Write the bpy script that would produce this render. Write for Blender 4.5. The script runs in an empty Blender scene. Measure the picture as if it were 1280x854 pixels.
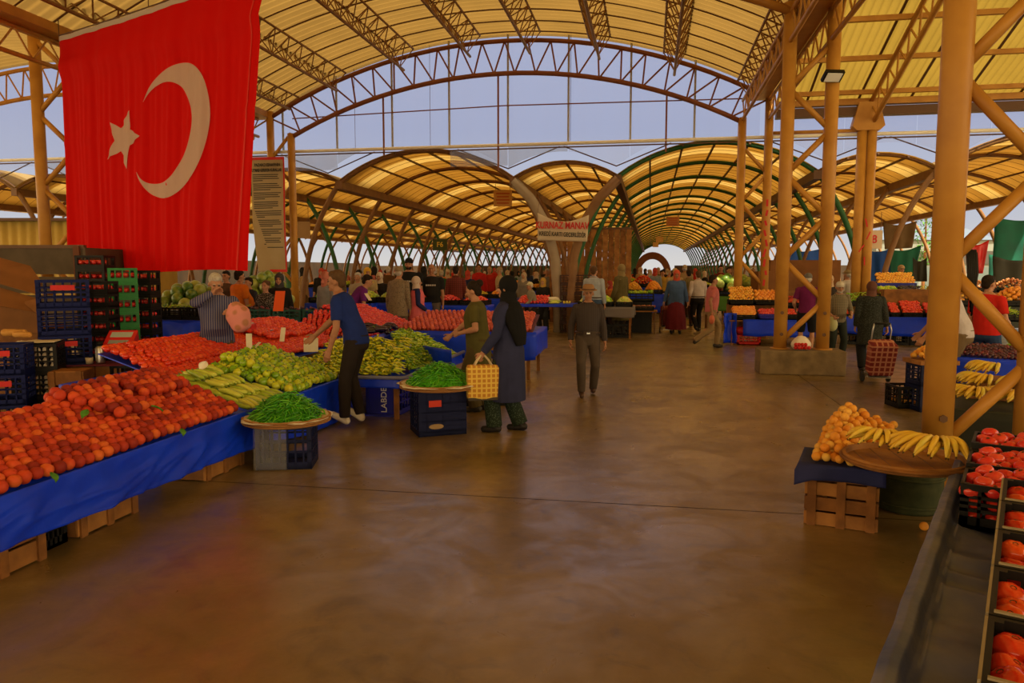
import bpy, bmesh, math, random
from mathutils import Vector, Matrix, Euler, noise
COL = bpy.context.scene.collection
rnd = random.Random(11)
PI = math.pi
V = Vector

# ---------------------------------------------------------------- camera
F_PX, CAM_H = 940.0, 1.68
PIT = math.atan((427 - 338) / F_PX)
YAW = math.radians(10.4)
_cp, _sp, _cy, _sy = math.cos(PIT), math.sin(PIT), math.cos(YAW), math.sin(YAW)

def ray(px, py):
    u = (px - 640) / F_PX; v = -(py - 427) / F_PX
    f = _cp + v * _sp; z = -_sp + v * _cp
    return V((u * _cy - f * _sy, u * _sy + f * _cy, z))

def G(px, py, z=0.0):
    r = ray(px, py); t = (z - CAM_H) / r.z
    return V((r.x * t, r.y * t, z))

def PZ(px, d, z=0.0):
    """ground position seen in column px at forward distance d"""
    u = (px - 640) / F_PX * d
    return V((u * _cy - d * _sy, u * _sy + d * _cy, z))

def PY(px, py, y):
    r = ray(px, py); t = y / r.y
    return V((r.x * t, y, CAM_H + r.z * t))

def cam_dist(p):
    return math.hypot(p[0], p[1])

cam_d = bpy.data.cameras.new('camera'); cam = bpy.data.objects.new('camera', cam_d); COL.objects.link(cam)
cam.location = (0, 0, CAM_H); cam.rotation_euler = (PI / 2 - PIT, 0, YAW)
cam_d.sensor_width = 36.0; cam_d.lens = F_PX / 1280 * 36.0; cam_d.clip_end = 500; cam_d.clip_start = 0.05
bpy.context.scene.camera = cam

# ---------------------------------------------------------------- materials
_mats = {}
def _nodes(name):
    m = bpy.data.materials.new(name); m.use_nodes = True
    nt = m.node_tree; b = nt.nodes['Principled BSDF']
    return m, nt, b

def lin(c):
    return tuple(c) + (1.0,) if len(c) == 3 else tuple(c)

def ramp(nt, fac, cols):
    r = nt.nodes.new('ShaderNodeValToRGB')
    e = r.color_ramp.elements
    while len(e) < len(cols): e.new(0.5)
    for i, c in enumerate(cols):
        p, cc = c if isinstance(c[0], float) and not isinstance(c[1], float) else (i / max(1, len(cols) - 1), c)
        e[i].position = p; e[i].color = lin(cc)
    nt.links.new(fac, r.inputs[0])
    return r.outputs[0]

def mat(name, c, rough=0.6, metal=0.0, c2=None, scale=6.0, detail=4.0, bump=0.0, spec=0.28, bscale=None, trans=0.0, coat=0.0):
    """plain surface with an optional noise blend to a second colour"""
    if name in _mats: return _mats[name]
    m, nt, b = _nodes(name)
    b.inputs['Base Color'].default_value = lin(c); b.inputs['Roughness'].default_value = rough
    b.inputs['Metallic'].default_value = metal; b.inputs['Specular IOR Level'].default_value = spec
    b.inputs['Coat Weight'].default_value = coat
    if c2 is not None or bump:
        tc = nt.nodes.new('ShaderNodeTexCoord'); n = nt.nodes.new('ShaderNodeTexNoise')
        n.inputs['Scale'].default_value = scale; n.inputs['Detail'].default_value = detail
        nt.links.new(tc.outputs['Object'], n.inputs['Vector'])
        if c2 is not None:
            nt.links.new(ramp(nt, n.outputs['Fac'], [(0.32, c), (0.68, c2)]), b.inputs['Base Color'])
        if bump:
            n2 = nt.nodes.new('ShaderNodeTexNoise'); n2.inputs['Scale'].default_value = bscale or scale * 3
            n2.inputs['Detail'].default_value = 6
            nt.links.new(tc.outputs['Object'], n2.inputs['Vector'])
            bp = nt.nodes.new('ShaderNodeBump'); bp.inputs['Strength'].default_value = bump; bp.inputs['Distance'].default_value = 0.02
            nt.links.new(n2.outputs['Fac'], bp.inputs['Height']); nt.links.new(bp.outputs[0], b.inputs['Normal'])
    if trans:
        out = nt.nodes['Material Output']; tr = nt.nodes.new('ShaderNodeBsdfTranslucent'); tr.inputs[0].default_value = lin(c)
        mx = nt.nodes.new('ShaderNodeMixShader'); mx.inputs[0].default_value = trans
        nt.links.new(b.outputs[0], mx.inputs[1]); nt.links.new(tr.outputs[0], mx.inputs[2]); nt.links.new(mx.outputs[0], out.inputs[0])
    _mats[name] = m
    return m

def fruit_mat(name, cols, rough=0.35, nscale=14.0, namt=0.35, spec=0.5):
    """colour varies from fruit to fruit and a little over each skin"""
    if name in _mats: return _mats[name]
    m, nt, b = _nodes(name)
    oi = nt.nodes.new('ShaderNodeObjectInfo'); ge = nt.nodes.new('ShaderNodeNewGeometry')
    ad = nt.nodes.new('ShaderNodeMath'); ad.operation = 'ADD'
    nt.links.new(oi.outputs['Random'], ad.inputs[0]); nt.links.new(ge.outputs['Random Per Island'], ad.inputs[1])
    fr = nt.nodes.new('ShaderNodeMath'); fr.operation = 'FRACT'; nt.links.new(ad.outputs[0], fr.inputs[0])
    tc = nt.nodes.new('ShaderNodeTexCoord'); n = nt.nodes.new('ShaderNodeTexNoise'); n.inputs['Scale'].default_value = nscale
    nt.links.new(tc.outputs['Object'], n.inputs['Vector'])
    ml = nt.nodes.new('ShaderNodeMath'); ml.operation = 'MULTIPLY_ADD'; ml.inputs[1].default_value = namt * 2; 
    sb = nt.nodes.new('ShaderNodeMath'); sb.operation = 'SUBTRACT'; sb.inputs[1].default_value = 0.5
    nt.links.new(n.outputs['Fac'], sb.inputs[0]); nt.links.new(sb.outputs[0], ml.inputs[0]); nt.links.new(fr.outputs[0], ml.inputs[2])
    nt.links.new(ramp(nt, ml.outputs[0], cols), b.inputs['Base Color'])
    b.inputs['Roughness'].default_value = rough; b.inputs['Specular IOR Level'].default_value = spec
    _mats[name] = m
    return m

def pattern_mat(name, kind, c1, c2, scale=40.0, c3=None, rough=0.8):
    """woven stripes, checks, dots or prints"""
    if name in _mats: return _mats[name]
    m, nt, b = _nodes(name); b.inputs['Roughness'].default_value = rough
    b.inputs['Specular IOR Level'].default_value = 0.2
    tc = nt.nodes.new('ShaderNodeTexCoord')
    def wave(d):
        w = nt.nodes.new('ShaderNodeTexWave'); w.wave_type = 'BANDS'; w.bands_direction = d
        w.inputs['Scale'].default_value = scale / 6.283; w.inputs['Distortion'].default_value = 0.3
        nt.links.new(tc.outputs['Object'], w.inputs['Vector'])
        return w.outputs['Fac']
    if kind == 'stripe':
        o = ramp(nt, wave('X'), [(0.4, c1), (0.6, c2)])
    elif kind == 'hstripe':
        o = ramp(nt, wave('Z'), [(0.45, c1), (0.55, c2)])
    elif kind == 'plaid':
        mx = nt.nodes.new('ShaderNodeMath'); mx.operation = 'MAXIMUM'
        nt.links.new(wave('X'), mx.inputs[0]); nt.links.new(wave('Z'), mx.inputs[1])
        dv = nt.nodes.new('ShaderNodeMath'); dv.operation = 'MULTIPLY'; dv.inputs[1].default_value = 1.0
        nt.links.new(mx.outputs[0], dv.inputs[0])
        o = ramp(nt, dv.outputs[0], [(0.60, c1), (0.74, c3 or c1), (0.92, c2)])
    else:
        v = nt.nodes.new('ShaderNodeTexVoronoi'); v.inputs['Scale'].default_value = scale
        nt.links.new(tc.outputs['Object'], v.inputs['Vector'])
        o = ramp(nt, v.outputs['Distance'], [(0.25, c2), (0.4, c1)])
    nt.links.new(o, b.inputs['Base Color'])
    _mats[name] = m
    return m

def cloth_mat(c, key=None):
    name = key or 'cloth_%.3f_%.3f_%.3f' % tuple(c)
    return mat(name, c, rough=0.85, c2=tuple(x * 0.8 for x in c), scale=9, bump=0.25, bscale=16, spec=0.15)

# ---------------------------------------------------------------- mesh builder
class MB:
    def __init__(s): s.v = []; s.f = []; s.m = []
    def add(s, vs, fs, mi=0):
        o = len(s.v); s.v.extend([tuple(p) for p in vs])
        s.f.extend([tuple(i + o for i in f) for f in fs]); s.m.extend([mi] * len(fs))
        return s
    def box(s, c, d, R=None, mi=0, taper=1.0):
        hx, hy, hz = d[0] / 2, d[1] / 2, d[2] / 2
        ps = [V((x * hx * (taper if z < 0 else 1), y * hy * (taper if z < 0 else 1), z * hz)) for z in (-1, 1) for y in (-1, 1) for x in (-1, 1)]
        if R is not None: ps = [R @ p for p in ps]
        c = V(c)
        return s.add([p + c for p in ps], [(0, 2, 3, 1), (4, 5, 7, 6), (0, 1, 5, 4), (2, 6, 7, 3), (1, 3, 7, 5), (0, 4, 6, 2)], mi)
    def beam(s, p0, p1, w, h, mi=0):
        p0 = V(p0); p1 = V(p1); d = p1 - p0; L = d.length
        return s.box((p0 + p1) / 2, (w, L, h), d.to_track_quat('Y', 'Z').to_matrix(), mi)
    def tube(s, pts, r, n=8, cap=True, mi=0, sq=None):
        pts = [V(p) for p in pts]; rs = r if isinstance(r, (list, tuple)) else [r] * len(pts)
        vs = []; fs = []; up = None
        for i, p in enumerate(pts):
            t = (pts[min(i + 1, len(pts) - 1)] - pts[max(i - 1, 0)]).normalized()
            if up is None:
                up = V((0, 0, 1)) if abs(t.z) < 0.9 else V((0, 1, 0))
            a = t.cross(up).normalized(); b = a.cross(t).normalized(); up = b
            for k in range(n):
                an = 2 * PI * (k + 0.5) / n
                vs.append(p + (a * math.cos(an) + b * math.sin(an)) * rs[i])
        for i in range(len(pts) - 1):
            for k in range(n):
                k2 = (k + 1) % n
                fs.append((i * n + k, i * n + k2, (i + 1) * n + k2, (i + 1) * n + k))
        if cap:
            fs.append(tuple(range(n - 1, -1, -1))); fs.append(tuple(range((len(pts) - 1) * n, len(pts) * n)))
        return s.add(vs, fs, mi)
    def sphere(s, c, r, nu=12, nv=8, R=None, mi=0, fn=None):
        if not isinstance(r, (list, tuple)): r = (r, r, r)
        vs = []; c = V(c)
        for j in range(nv + 1):
            th = PI * j / nv
            for i in range(nu if 0 < j < nv else 1):
                ph = 2 * PI * i / nu
                d = V((math.sin(th) * math.cos(ph), math.sin(th) * math.sin(ph), math.cos(th)))
                if fn: d = fn(d, th, ph)
                p = V((d.x * r[0], d.y * r[1], d.z * r[2]))
                if R is not None: p = R @ p
                vs.append(p + c)
        fs = []
        for i in range(nu):
            fs.append((0, 1 + i, 1 + (i + 1) % nu))
        for j in range(nv - 2):
            for i in range(nu):
                a = 1 + j * nu + i; b = 1 + j * nu + (i + 1) % nu
                fs.append((a, a + nu, b + nu, b))
        l = len(vs) - 1; o = 1 + (nv - 2) * nu
        for i in range(nu): fs.append((l, o + (i + 1) % nu, o + i))
        return s.add(vs, fs, mi)
    def cap(s, a, b, ra, rb, n=10, mi=0):
        """tapered capsule"""
        a = V(a); b = V(b); s.tube([a, b], [ra, rb], n, True, mi); s.sphere(a, ra, n, 6, mi=mi); s.sphere(b, rb, n, 6, mi=mi)
        return s
    def loft(s, rings, mi=0, closed=True, cap=True):
        n = len(rings[0]); vs = [p for r in rings for p in r]; fs = []
        for i in range(len(rings) - 1):
            for k in range(n if closed else n - 1):
                k2 = (k + 1) % n
                fs.append((i * n + k, i * n + k2, (i + 1) * n + k2, (i + 1) * n + k))
        if cap and closed:
            fs.append(tuple(range(n - 1, -1, -1))); fs.append(tuple(range((len(rings) - 1) * n, len(rings) * n)))
        return s.add(vs, fs, mi)
    def lathe(s, prof, n=24, c=(0, 0, 0), mi=0, cap=False):
        c = V(c)
        return s.loft([[c + V((r * math.cos(2 * PI * k / n), r * math.sin(2 * PI * k / n), z)) for k in range(n)] for r, z in prof], mi, True, cap)
    def grid(s, nu, nv, f, mi=0):
        vs = [f(i / nu, j / nv) for j in range(nv + 1) for i in range(nu + 1)]
        fs = [(j * (nu + 1) + i, j * (nu + 1) + i + 1, (j + 1) * (nu + 1) + i + 1, (j + 1) * (nu + 1) + i) for j in range(nv) for i in range(nu)]
        return s.add(vs, fs, mi)
    def mesh(s, name, mats, smooth=False):
        me = bpy.data.meshes.new(name); me.from_pydata(s.v, [], s.f)
        ms = mats if isinstance(mats, (list, tuple)) else [mats]
        for m in ms: me.materials.append(m)
        if len(ms) > 1: me.polygons.foreach_set('material_index', s.m)
        if smooth: me.polygons.foreach_set('use_smooth', [True] * len(me.polygons))
        me.update()
        return me
    def build(s, name, mats, parent=None, smooth=False, loc=None, rz=0.0):
        return link(name, s.mesh(name, mats, smooth), parent, loc, rz)

def link(name, me, parent=None, loc=None, rz=0.0):
    o = bpy.data.objects.new(name, me); COL.objects.link(o)
    if parent is not None: o.parent = parent
    if loc is not None: o.location = loc
    if rz: o.rotation_euler = (0, 0, rz)
    return o

def tag(o, label, cat, group=None, kind=None):
    o['label'] = label; o['category'] = cat
    if group: o['group'] = group
    if kind: o['kind'] = kind
    return o

def struct(o, label=None):
    o['kind'] = 'structure'
    if label: o['label'] = label
    return o

def thing(name, label, cat, loc=(0, 0, 0), rz=0.0, group=None):
    o = bpy.data.objects.new(name, None); COL.objects.link(o); o.location = loc; o.rotation_euler = (0, 0, rz)
    o.empty_display_size = 0.1
    return tag(o, label, cat, group)

def dup(root, loc, rz=None, label=None, group=None):
    r = root.copy(); COL.objects.link(r); r.location = loc
    if rz is not None: r.rotation_euler = (0, 0, rz)
    if label: r['label'] = label
    if group: r['group'] = group
    for ch in list(root.children):
        c = ch.copy(); COL.objects.link(c); c.parent = r
        for g in list(ch.children):
            d = g.copy(); COL.objects.link(d); d.parent = c
    return r

def thick(o, t, off=0.0):
    m = o.modifiers.new('thickness', 'SOLIDIFY'); m.thickness = t; m.offset = off
    return o

def bevel(o, w, seg=2):
    m = o.modifiers.new('bevel', 'BEVEL'); m.width = w; m.segments = seg; m.limit_method = 'ANGLE'
    return o

def text_obj(name, body, size, m, parent=None, loc=(0, 0, 0), rot=(PI / 2, 0, 0), ext=0.003, sx=1.0, align='CENTER', bold=0.0):
    cu = bpy.data.curves.new(name, 'FONT'); cu.body = body; cu.size = size; cu.extrude = ext; cu.align_x = align; cu.align_y = 'CENTER'
    cu.offset = bold
    t = bpy.data.objects.new(name, cu); COL.objects.link(t)
    dg = bpy.context.evaluated_depsgraph_get()
    me = bpy.data.meshes.new_from_object(t.evaluated_get(dg))
    bpy.data.objects.remove(t); bpy.data.curves.remove(cu)
    me.materials.clear(); me.materials.append(m)
    o = link(name, me, parent, loc); o.rotation_euler = rot; o.scale = (sx, 1, 1)
    return o

# ---------------------------------------------------------------- palette
STEEL = mat('painted_steel', (0.52, 0.26, 0.045), 0.42, 0.0, c2=(0.40, 0.18, 0.03), scale=3, bump=0.08)
GIRDER_BACKLIT = mat('girder_steel_backlit', (0.30, 0.155, 0.04), 0.5, c2=(0.22, 0.11, 0.03), scale=3)  # steel colour darkened to carry the shade of the backlit roof girders
STEEL_RED = mat('primer_steel', (0.24, 0.085, 0.035), 0.5, 0.0, c2=(0.18, 0.06, 0.03), scale=3)
STEEL_DARK = mat('dark_steel', (0.12, 0.06, 0.03), 0.5)
RIB_BROWN = mat('rib_brown', (0.23, 0.115, 0.04), 0.5, c2=(0.17, 0.08, 0.03), scale=4)
RIB_GREEN = mat('rib_green', (0.02, 0.12, 0.035), 0.45, c2=(0.03, 0.085, 0.03), scale=4)
WHITE_PIPE = mat('white_pipe', (0.75, 0.72, 0.62), 0.4)
WOOD = mat('crate_wood', (0.28, 0.115, 0.028), 0.75, c2=(0.14, 0.056, 0.016), scale=7, bump=0.3)
WOOD2 = mat('worn_board', (0.38, 0.17, 0.042), 0.7, c2=(0.20, 0.082, 0.022), scale=5, bump=0.3)
WICKER = pattern_mat('wicker', 'hstripe', (0.34, 0.17, 0.06), (0.22, 0.10, 0.03), 160)
BLUE_TARP = mat('blue_tarpaulin', (0.004, 0.045, 0.82), 0.36, c2=(0.003, 0.03, 0.62), scale=3, bump=0.25, bscale=7)
GREY_TARP = mat('worn_blue_tarpaulin', (0.06, 0.085, 0.26), 0.36, c2=(0.15, 0.165, 0.30), scale=5, bump=0.35, bscale=9)
NAVY_PLASTIC = mat('navy_plastic', (0.006, 0.010, 0.05), 0.4, c2=(0.010, 0.014, 0.06), scale=6, spec=0.14)
BLUE_PLASTIC = mat('blue_plastic', (0.02, 0.02, 0.42), 0.4, c2=(0.02, 0.025, 0.24), scale=6)
BLACK_PLASTIC = mat('black_plastic', (0.007, 0.007, 0.007), 0.42, c2=(0.014, 0.013, 0.012), scale=6, spec=0.14)
GREEN_PLASTIC = mat('green_plastic', (0.012, 0.20, 0.03), 0.4, c2=(0.01, 0.15, 0.03), scale=6)
TEAL_PLASTIC = mat('teal_plastic', (0.01, 0.09, 0.065), 0.4, c2=(0.01, 0.07, 0.05), scale=6)
RED_PLASTIC = mat('red_plastic', (0.5, 0.015, 0.015), 0.35)
WHITE_PAINT = mat('white_print', (0.8, 0.78, 0.72), 0.5)
RED_PAINT = mat('red_print', (0.55, 0.02, 0.02), 0.5)
BLACK_PAINT = mat('black_print', (0.02, 0.02, 0.02), 0.5)
PAPER = mat('paper', (0.62, 0.56, 0.43), 0.8, c2=(0.55, 0.48, 0.36), scale=9)
CARDBOARD = mat('cardboard', (0.24, 0.10, 0.03), 0.85, c2=(0.17, 0.07, 0.022), scale=3)
METAL = mat('brushed_metal', (0.5, 0.5, 0.5), 0.32, 0.85)
RUBBER = mat('rubber', (0.02, 0.02, 0.02), 0.7)
# ================================================================ SETTING
sc = bpy.context.scene
sc.view_settings.view_transform = 'Standard'; sc.view_settings.look = 'None'
sc.view_settings.gamma = 1.0; sc.view_settings.use_curve_mapping = False
sc.view_settings.exposure = 0.42
try:
    sc.cycles.max_bounces = 8; sc.cycles.diffuse_bounces = 4; sc.cycles.transparent_max_bounces = 12
    sc.cycles.use_denoising = True
    sc.cycles.sample_clamp_indirect = 6.0
except Exception: pass

# sky: hazy, blue ahead and above, warmer and brighter low down and behind
w = bpy.data.worlds.new('sky'); sc.world = w; w.use_nodes = True
nt = w.node_tree; bg = nt.nodes['Background']
tc = nt.nodes.new('ShaderNodeTexCoord'); sx = nt.nodes.new('ShaderNodeSeparateXYZ'); nt.links.new(tc.outputs['Generated'], sx.inputs[0])
hz = ramp(nt, sx.outputs['Z'], [(0.0, (0.52, 0.50, 0.47)), (0.06, (0.40, 0.41, 0.46)), (0.18, (0.30, 0.33, 0.45)), (0.7, (0.34, 0.38, 0.52))])
mr = nt.nodes.new('ShaderNodeMapRange'); nt.links.new(sx.outputs['Y'], mr.inputs[0])
mr.inputs[1].default_value = 0.62; mr.inputs[2].default_value = 0.05
mixw = nt.nodes.new('ShaderNodeMix'); mixw.data_type = 'RGBA'
nt.links.new(mr.outputs[0], mixw.inputs[0]); nt.links.new(hz, mixw.inputs[6]); mixw.inputs[7].default_value = (2.5, 1.85, 1.0, 1)
nt.links.new(mixw.outputs[2], bg.inputs[0]); bg.inputs[1].default_value = 1.0

sd = bpy.data.lights.new('sun', 'SUN'); so = bpy.data.objects.new('sun', sd); COL.objects.link(so)
sd.energy = 7.0; sd.angle = math.radians(2); sd.color = (1.0, 0.88, 0.64); so.rotation_euler = (math.radians(28), math.radians(20), 0)

# ---- floor
m, nt, b = _nodes('polished_concrete')
tc = nt.nodes.new('ShaderNodeTexCoord')
def nz(sc_, det, rough=0.55, dist=0.0):
    n = nt.nodes.new('ShaderNodeTexNoise'); n.inputs['Scale'].default_value = sc_; n.inputs['Detail'].default_value = det
    n.inputs['Roughness'].default_value = rough; n.inputs['Distortion'].default_value = dist
    nt.links.new(tc.outputs['Object'], n.inputs['Vector']); return n.outputs['Fac']
big = nz(0.55, 6, 0.6, 0.6); fine = nz(7, 9, 0.65); mid = nz(3.2, 9, 0.66, 1.2)
base = ramp(nt, big, [(0.32, (0.135, 0.082, 0.024)), (0.52, (0.19, 0.124, 0.042)), (0.70, (0.30, 0.21, 0.092))])
st = ramp(nt, mid, [(0.30, (0.52, 0.47, 0.42)), (0.46, (1, 1, 1)), (0.62, (1.0, 1.0, 1.0)), (0.75, (1.22, 1.22, 1.22))])
m1 = nt.nodes.new('ShaderNodeMix'); m1.data_type = 'RGBA'; m1.blend_type = 'MULTIPLY'; m1.inputs[0].default_value = 0.85
nt.links.new(base, m1.inputs[6]); nt.links.new(st, m1.inputs[7])
fg = ramp(nt, fine, [(0.3, (0.8, 0.8, 0.8)), (0.7, (1.12, 1.12, 1.12))])
m2 = nt.nodes.new('ShaderNodeMix'); m2.data_type = 'RGBA'; m2.blend_type = 'MULTIPLY'; m2.inputs[0].default_value = 0.7
nt.links.new(m1.outputs[2], m2.inputs[6]); nt.links.new(fg, m2.inputs[7])
nt.links.new(m2.outputs[2], b.inputs['Base Color'])
rr = ramp(nt, mid, [(0.3, (0.30,) * 3), (0.5, (0.40,) * 3), (0.68, (0.26,) * 3)])
cw = ramp(nt, nz(1.7, 10, 0.7, 0.8), [(0.40, (0.05,) * 3), (0.60, (1.0,) * 3)])
nt.links.new(cw, b.inputs['Coat Weight']); b.inputs['Coat Roughness'].default_value = 0.24
nt.links.new(rr, b.inputs['Roughness']); b.inputs['Specular IOR Level'].default_value = 0.6
bp = nt.nodes.new('ShaderNodeBump'); bp.inputs['Strength'].default_value = 0.2; bp.inputs['Distance'].default_value = 0.01
nt.links.new(fine, bp.inputs['Height']); nt.links.new(bp.outputs[0], b.inputs['Normal'])
FLOOR = m
# slab surface with real saw-cut joints: panels separated by narrow gaps over a darker bed
JX = [-60, -26, -19.5, -13, -6.5, G(1030, 492).x, 8.5, 15, 30, 60]; JY = [-14, -1.2, 5.35, 12.0, 18.6, 25, 38, 60, 140]
mb = MB(); g = 0.006
for i in range(len(JX) - 1):
    for j in range(len(JY) - 1):
        mb.add([(JX[i] + g, JY[j] + g, 0), (JX[i + 1] - g, JY[j] + g, 0), (JX[i + 1] - g, JY[j + 1] - g, 0), (JX[i] + g, JY[j + 1] - g, 0)], [(0, 1, 2, 3)])
fl = mb.build('floor', FLOOR); struct(fl)
mb = MB(); mb.box((0, 60, -0.03), (150, 180, 0.04)); o = mb.build('joint_filler', mat('joint_filler', (0.05, 0.035, 0.025), 0.9), fl)

# ---- roofing sheets
def roof_mat(name, c, clear=None, per=8.0, wid=0.12, axis='Y', rough=0.5, transl=0.72):
    m, nt, b = _nodes(name)
    out = nt.nodes['Material Output']
    tc = nt.nodes.new('ShaderNodeTexCoord'); n = nt.nodes.new('ShaderNodeTexNoise'); n.inputs['Scale'].default_value = 0.8; n.inputs['Detail'].default_value = 5
    nt.links.new(tc.outputs['Object'], n.inputs['Vector'])
    col = ramp(nt, n.outputs['Fac'], [(0.3, tuple(x * 0.82 for x in c)), (0.7, c)])
    if clear:
        sp = nt.nodes.new('ShaderNodeSeparateXYZ'); nt.links.new(tc.outputs['Object'], sp.inputs[0])
        dv = nt.nodes.new('ShaderNodeMath'); dv.operation = 'DIVIDE'; dv.inputs[1].default_value = per; nt.links.new(sp.outputs[axis], dv.inputs[0])
        fr = nt.nodes.new('ShaderNodeMath'); fr.operation = 'FRACT'; nt.links.new(dv.outputs[0], fr.inputs[0])
        lt = nt.nodes.new('ShaderNodeMath'); lt.operation = 'LESS_THAN'; lt.inputs[1].default_value = wid; nt.links.new(fr.outputs[0], lt.inputs[0])
        mx = nt.nodes.new('ShaderNodeMix'); mx.data_type = 'RGBA'; nt.links.new(lt.outputs[0], mx.inputs[0]); nt.links.new(col, mx.inputs[6]); mx.inputs[7].default_value = lin(clear)
        col = mx.outputs[2]
    nt.links.new(col, b.inputs['Base Color']); b.inputs['Roughness'].default_value = rough
    tr = nt.nodes.new('ShaderNodeBsdfTranslucent'); nt.links.new(col, tr.inputs[0])
    mx = nt.nodes.new('ShaderNodeMixShader'); mx.inputs[0].default_value = transl
    nt.links.new(b.outputs[0], mx.inputs[1]); nt.links.new(tr.outputs[0], mx.inputs[2]); nt.links.new(mx.outputs[0], out.inputs[0])
    return m
ROOF = roof_mat('hall_roof_sheet', (0.185, 0.112, 0.030))
ROOF_R = roof_mat('yellow_roof_sheet', (0.22, 0.145, 0.024))
VAULT = roof_mat('vault_roof_sheet', (0.50, 0.345, 0.125), clear=(0.62, 0.50, 0.26), per=7.2, wid=0.13)

def arc(x0, x1, zs, rise):
    """circular arc over x0..x1 -> z(x)"""
    c = (x0 + x1) / 2; hw = (x1 - x0) / 2; R = (hw * hw + rise * rise) / (2 * rise); zc = zs + rise - R
    return lambda x: zc + math.sqrt(max(0, R * R - (x - c) ** 2))

YG = 19.3
XR, XR2, XL, XL2 = 2.12, 2.74, -9.6, -10.2
roof_z = arc(-10.35, 2.9, 5.92, 1.76)
top_z = arc(XL2, XR2, 5.78, 1.68)
bot_z = arc(XL, XR, 5.25, 1.41)
bot2_z = arc(XL, XR, 5.75, 1.15)

def corr(u, wave=0.02): return wave * math.sin(u)
# main hall ceiling, corrugated around the vault
def hall_roof(x0, x1, zf, y0, y1, name, m, per=0.24, label=None):
    mb = MB(); ny = int((y1 - y0) / per * 4); nx = 36
    def f(u, v):
        x = x0 + (x1 - x0) * u; y = y0 + (y1 - y0) * v
        return V((x, y, zf(x) + 0.034 * math.sin(2 * PI * y / per)))
    mb.grid(nx, ny, f)
    o = mb.build(name, m, None, True); return struct(o, label)
ceil = hall_roof(-10.35, 2.9, roof_z, -18.0, 19.6, 'ceiling', ROOF)
# seams of the sheets
yy = 19.2
while yy > 2:
    mb = MB(); mb.tube([(x, yy, roof_z(x) - 0.03) for x in [-10.3 + 13.1 * k / 30 for k in range(31)]], 0.018, 5)
    mb.build('seam', STEEL_DARK, ceil); yy -= 0.82
# left neighbouring bay
roofl_z = arc(-23.6, -10.35, 5.92, 1.76)
hall_roof(-23.6, -10.35, roofl_z, -18.0, 19.6, 'ceiling_left', ROOF)

def lattice(name, top, bot, n, label, r1, r2, rw, m, group=None, width=0.0, cat='truss', alt=True):
    """truss from point lists top(t), bot(t)"""
    t = thing(name, label, cat, (0, 0, 0), 0, group)
    N = 28
    if width:
        for sgn in (-1, 1):
            mb = MB(); mb.tube([V(top(k / N)) + V((sgn * width, 0, 0)) for k in range(N + 1)], r1, 7); mb.build('top_chord', m, t, True)
    else:
        mb = MB(); mb.tube([top(k / N) for k in range(N + 1)], r1, 8); mb.build('top_chord', m, t, True)
    mb = MB(); mb.tube([bot(k / N) for k in range(N + 1)], r2, 8); mb.build('bottom_chord', m, t, True)
    mb = MB()
    for k in range(n):
        a, b_ = k / n, (k + 1) / n; mid_ = (a + b_) / 2
        for sgn in ((-1, 1) if width else (0,)):
            o_ = V((sgn * width, 0, 0))
            mb.tube([V(top(a)) + o_, bot(mid_)], rw, 5); mb.tube([bot(mid_), V(top(b_)) + o_], rw, 5)
        if width:
            mb.tube([V(top(a)) + V((-width, 0, 0)), V(top(b_)) + V((width, 0, 0))], rw, 5)
    mb.build('web_bars', m, t)
    return t

# arch trusses
lattice('arch_truss', lambda t: (XL2 + (XR2 - XL2) * t, YG, top_z(XL2 + (XR2 - XL2) * t)),
        lambda t: (XL + (XR - XL) * t, YG, bot_z(XL + (XR - XL) * t)), 22,
        'wide reddish arched lattice truss in front of the glazed gable', 0.055, 0.06, 0.024, STEEL_RED)
for yv, lab in ((12.9, 'arched roof truss springing from the plinth columns, above the hall'), (6.0, 'arched roof truss springing from the near thick column, overhead')):
    lattice('arch_truss', lambda t: (XL2 + (XR2 - XL2) * t, yv, roof_z(XL2 + (XR2 - XL2) * t) - 0.12),
            lambda t: (XL + (XR - XL) * t, yv, bot2_z(XL + (XR - XL) * t)), 22, lab, 0.055, 0.07, 0.028, STEEL)
lattice('arch_truss', lambda t: (-23 + 12.8 * t, YG, arc(-23, -10.2, 5.78, 1.68)(-23 + 12.8 * t)),
        lambda t: (-22.4 + 11.7 * t, YG, arc(-22.4, -10.7, 5.25, 1.41)(-22.4 + 11.7 * t)), 22,
        'arched lattice truss of the neighbouring bay, left of the red flag', 0.055, 0.06, 0.024, STEEL)
# lengthwise roof trusses
pxs = [(361, 134), (420, 113), (504, 87), (587, 70), (662, 66), (749, 73), (843, 93), (936, 127)]
ords = ['first', 'second', 'third', 'fourth', 'fifth', 'sixth', 'seventh', 'eighth']
for k, (a, b_) in enumerate(pxs):
    p = PY(a, b_, 19.15); x = p.x
    tz = roof_z(x) - 0.06; bz = min(p.z, tz - 0.3)
    lattice('roof_girder', lambda t: (x, 19.2 - 17 * t, tz), lambda t: (x, 19.2 - 17 * t, bz), 27,
            'lengthwise lattice girder under the hall roof, %s from the left at the gable' % ords[k], 0.026, 0.036, 0.014, GIRDER_BACKLIT, 'lengthwise girders of the hall roof', width=0.26)

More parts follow.
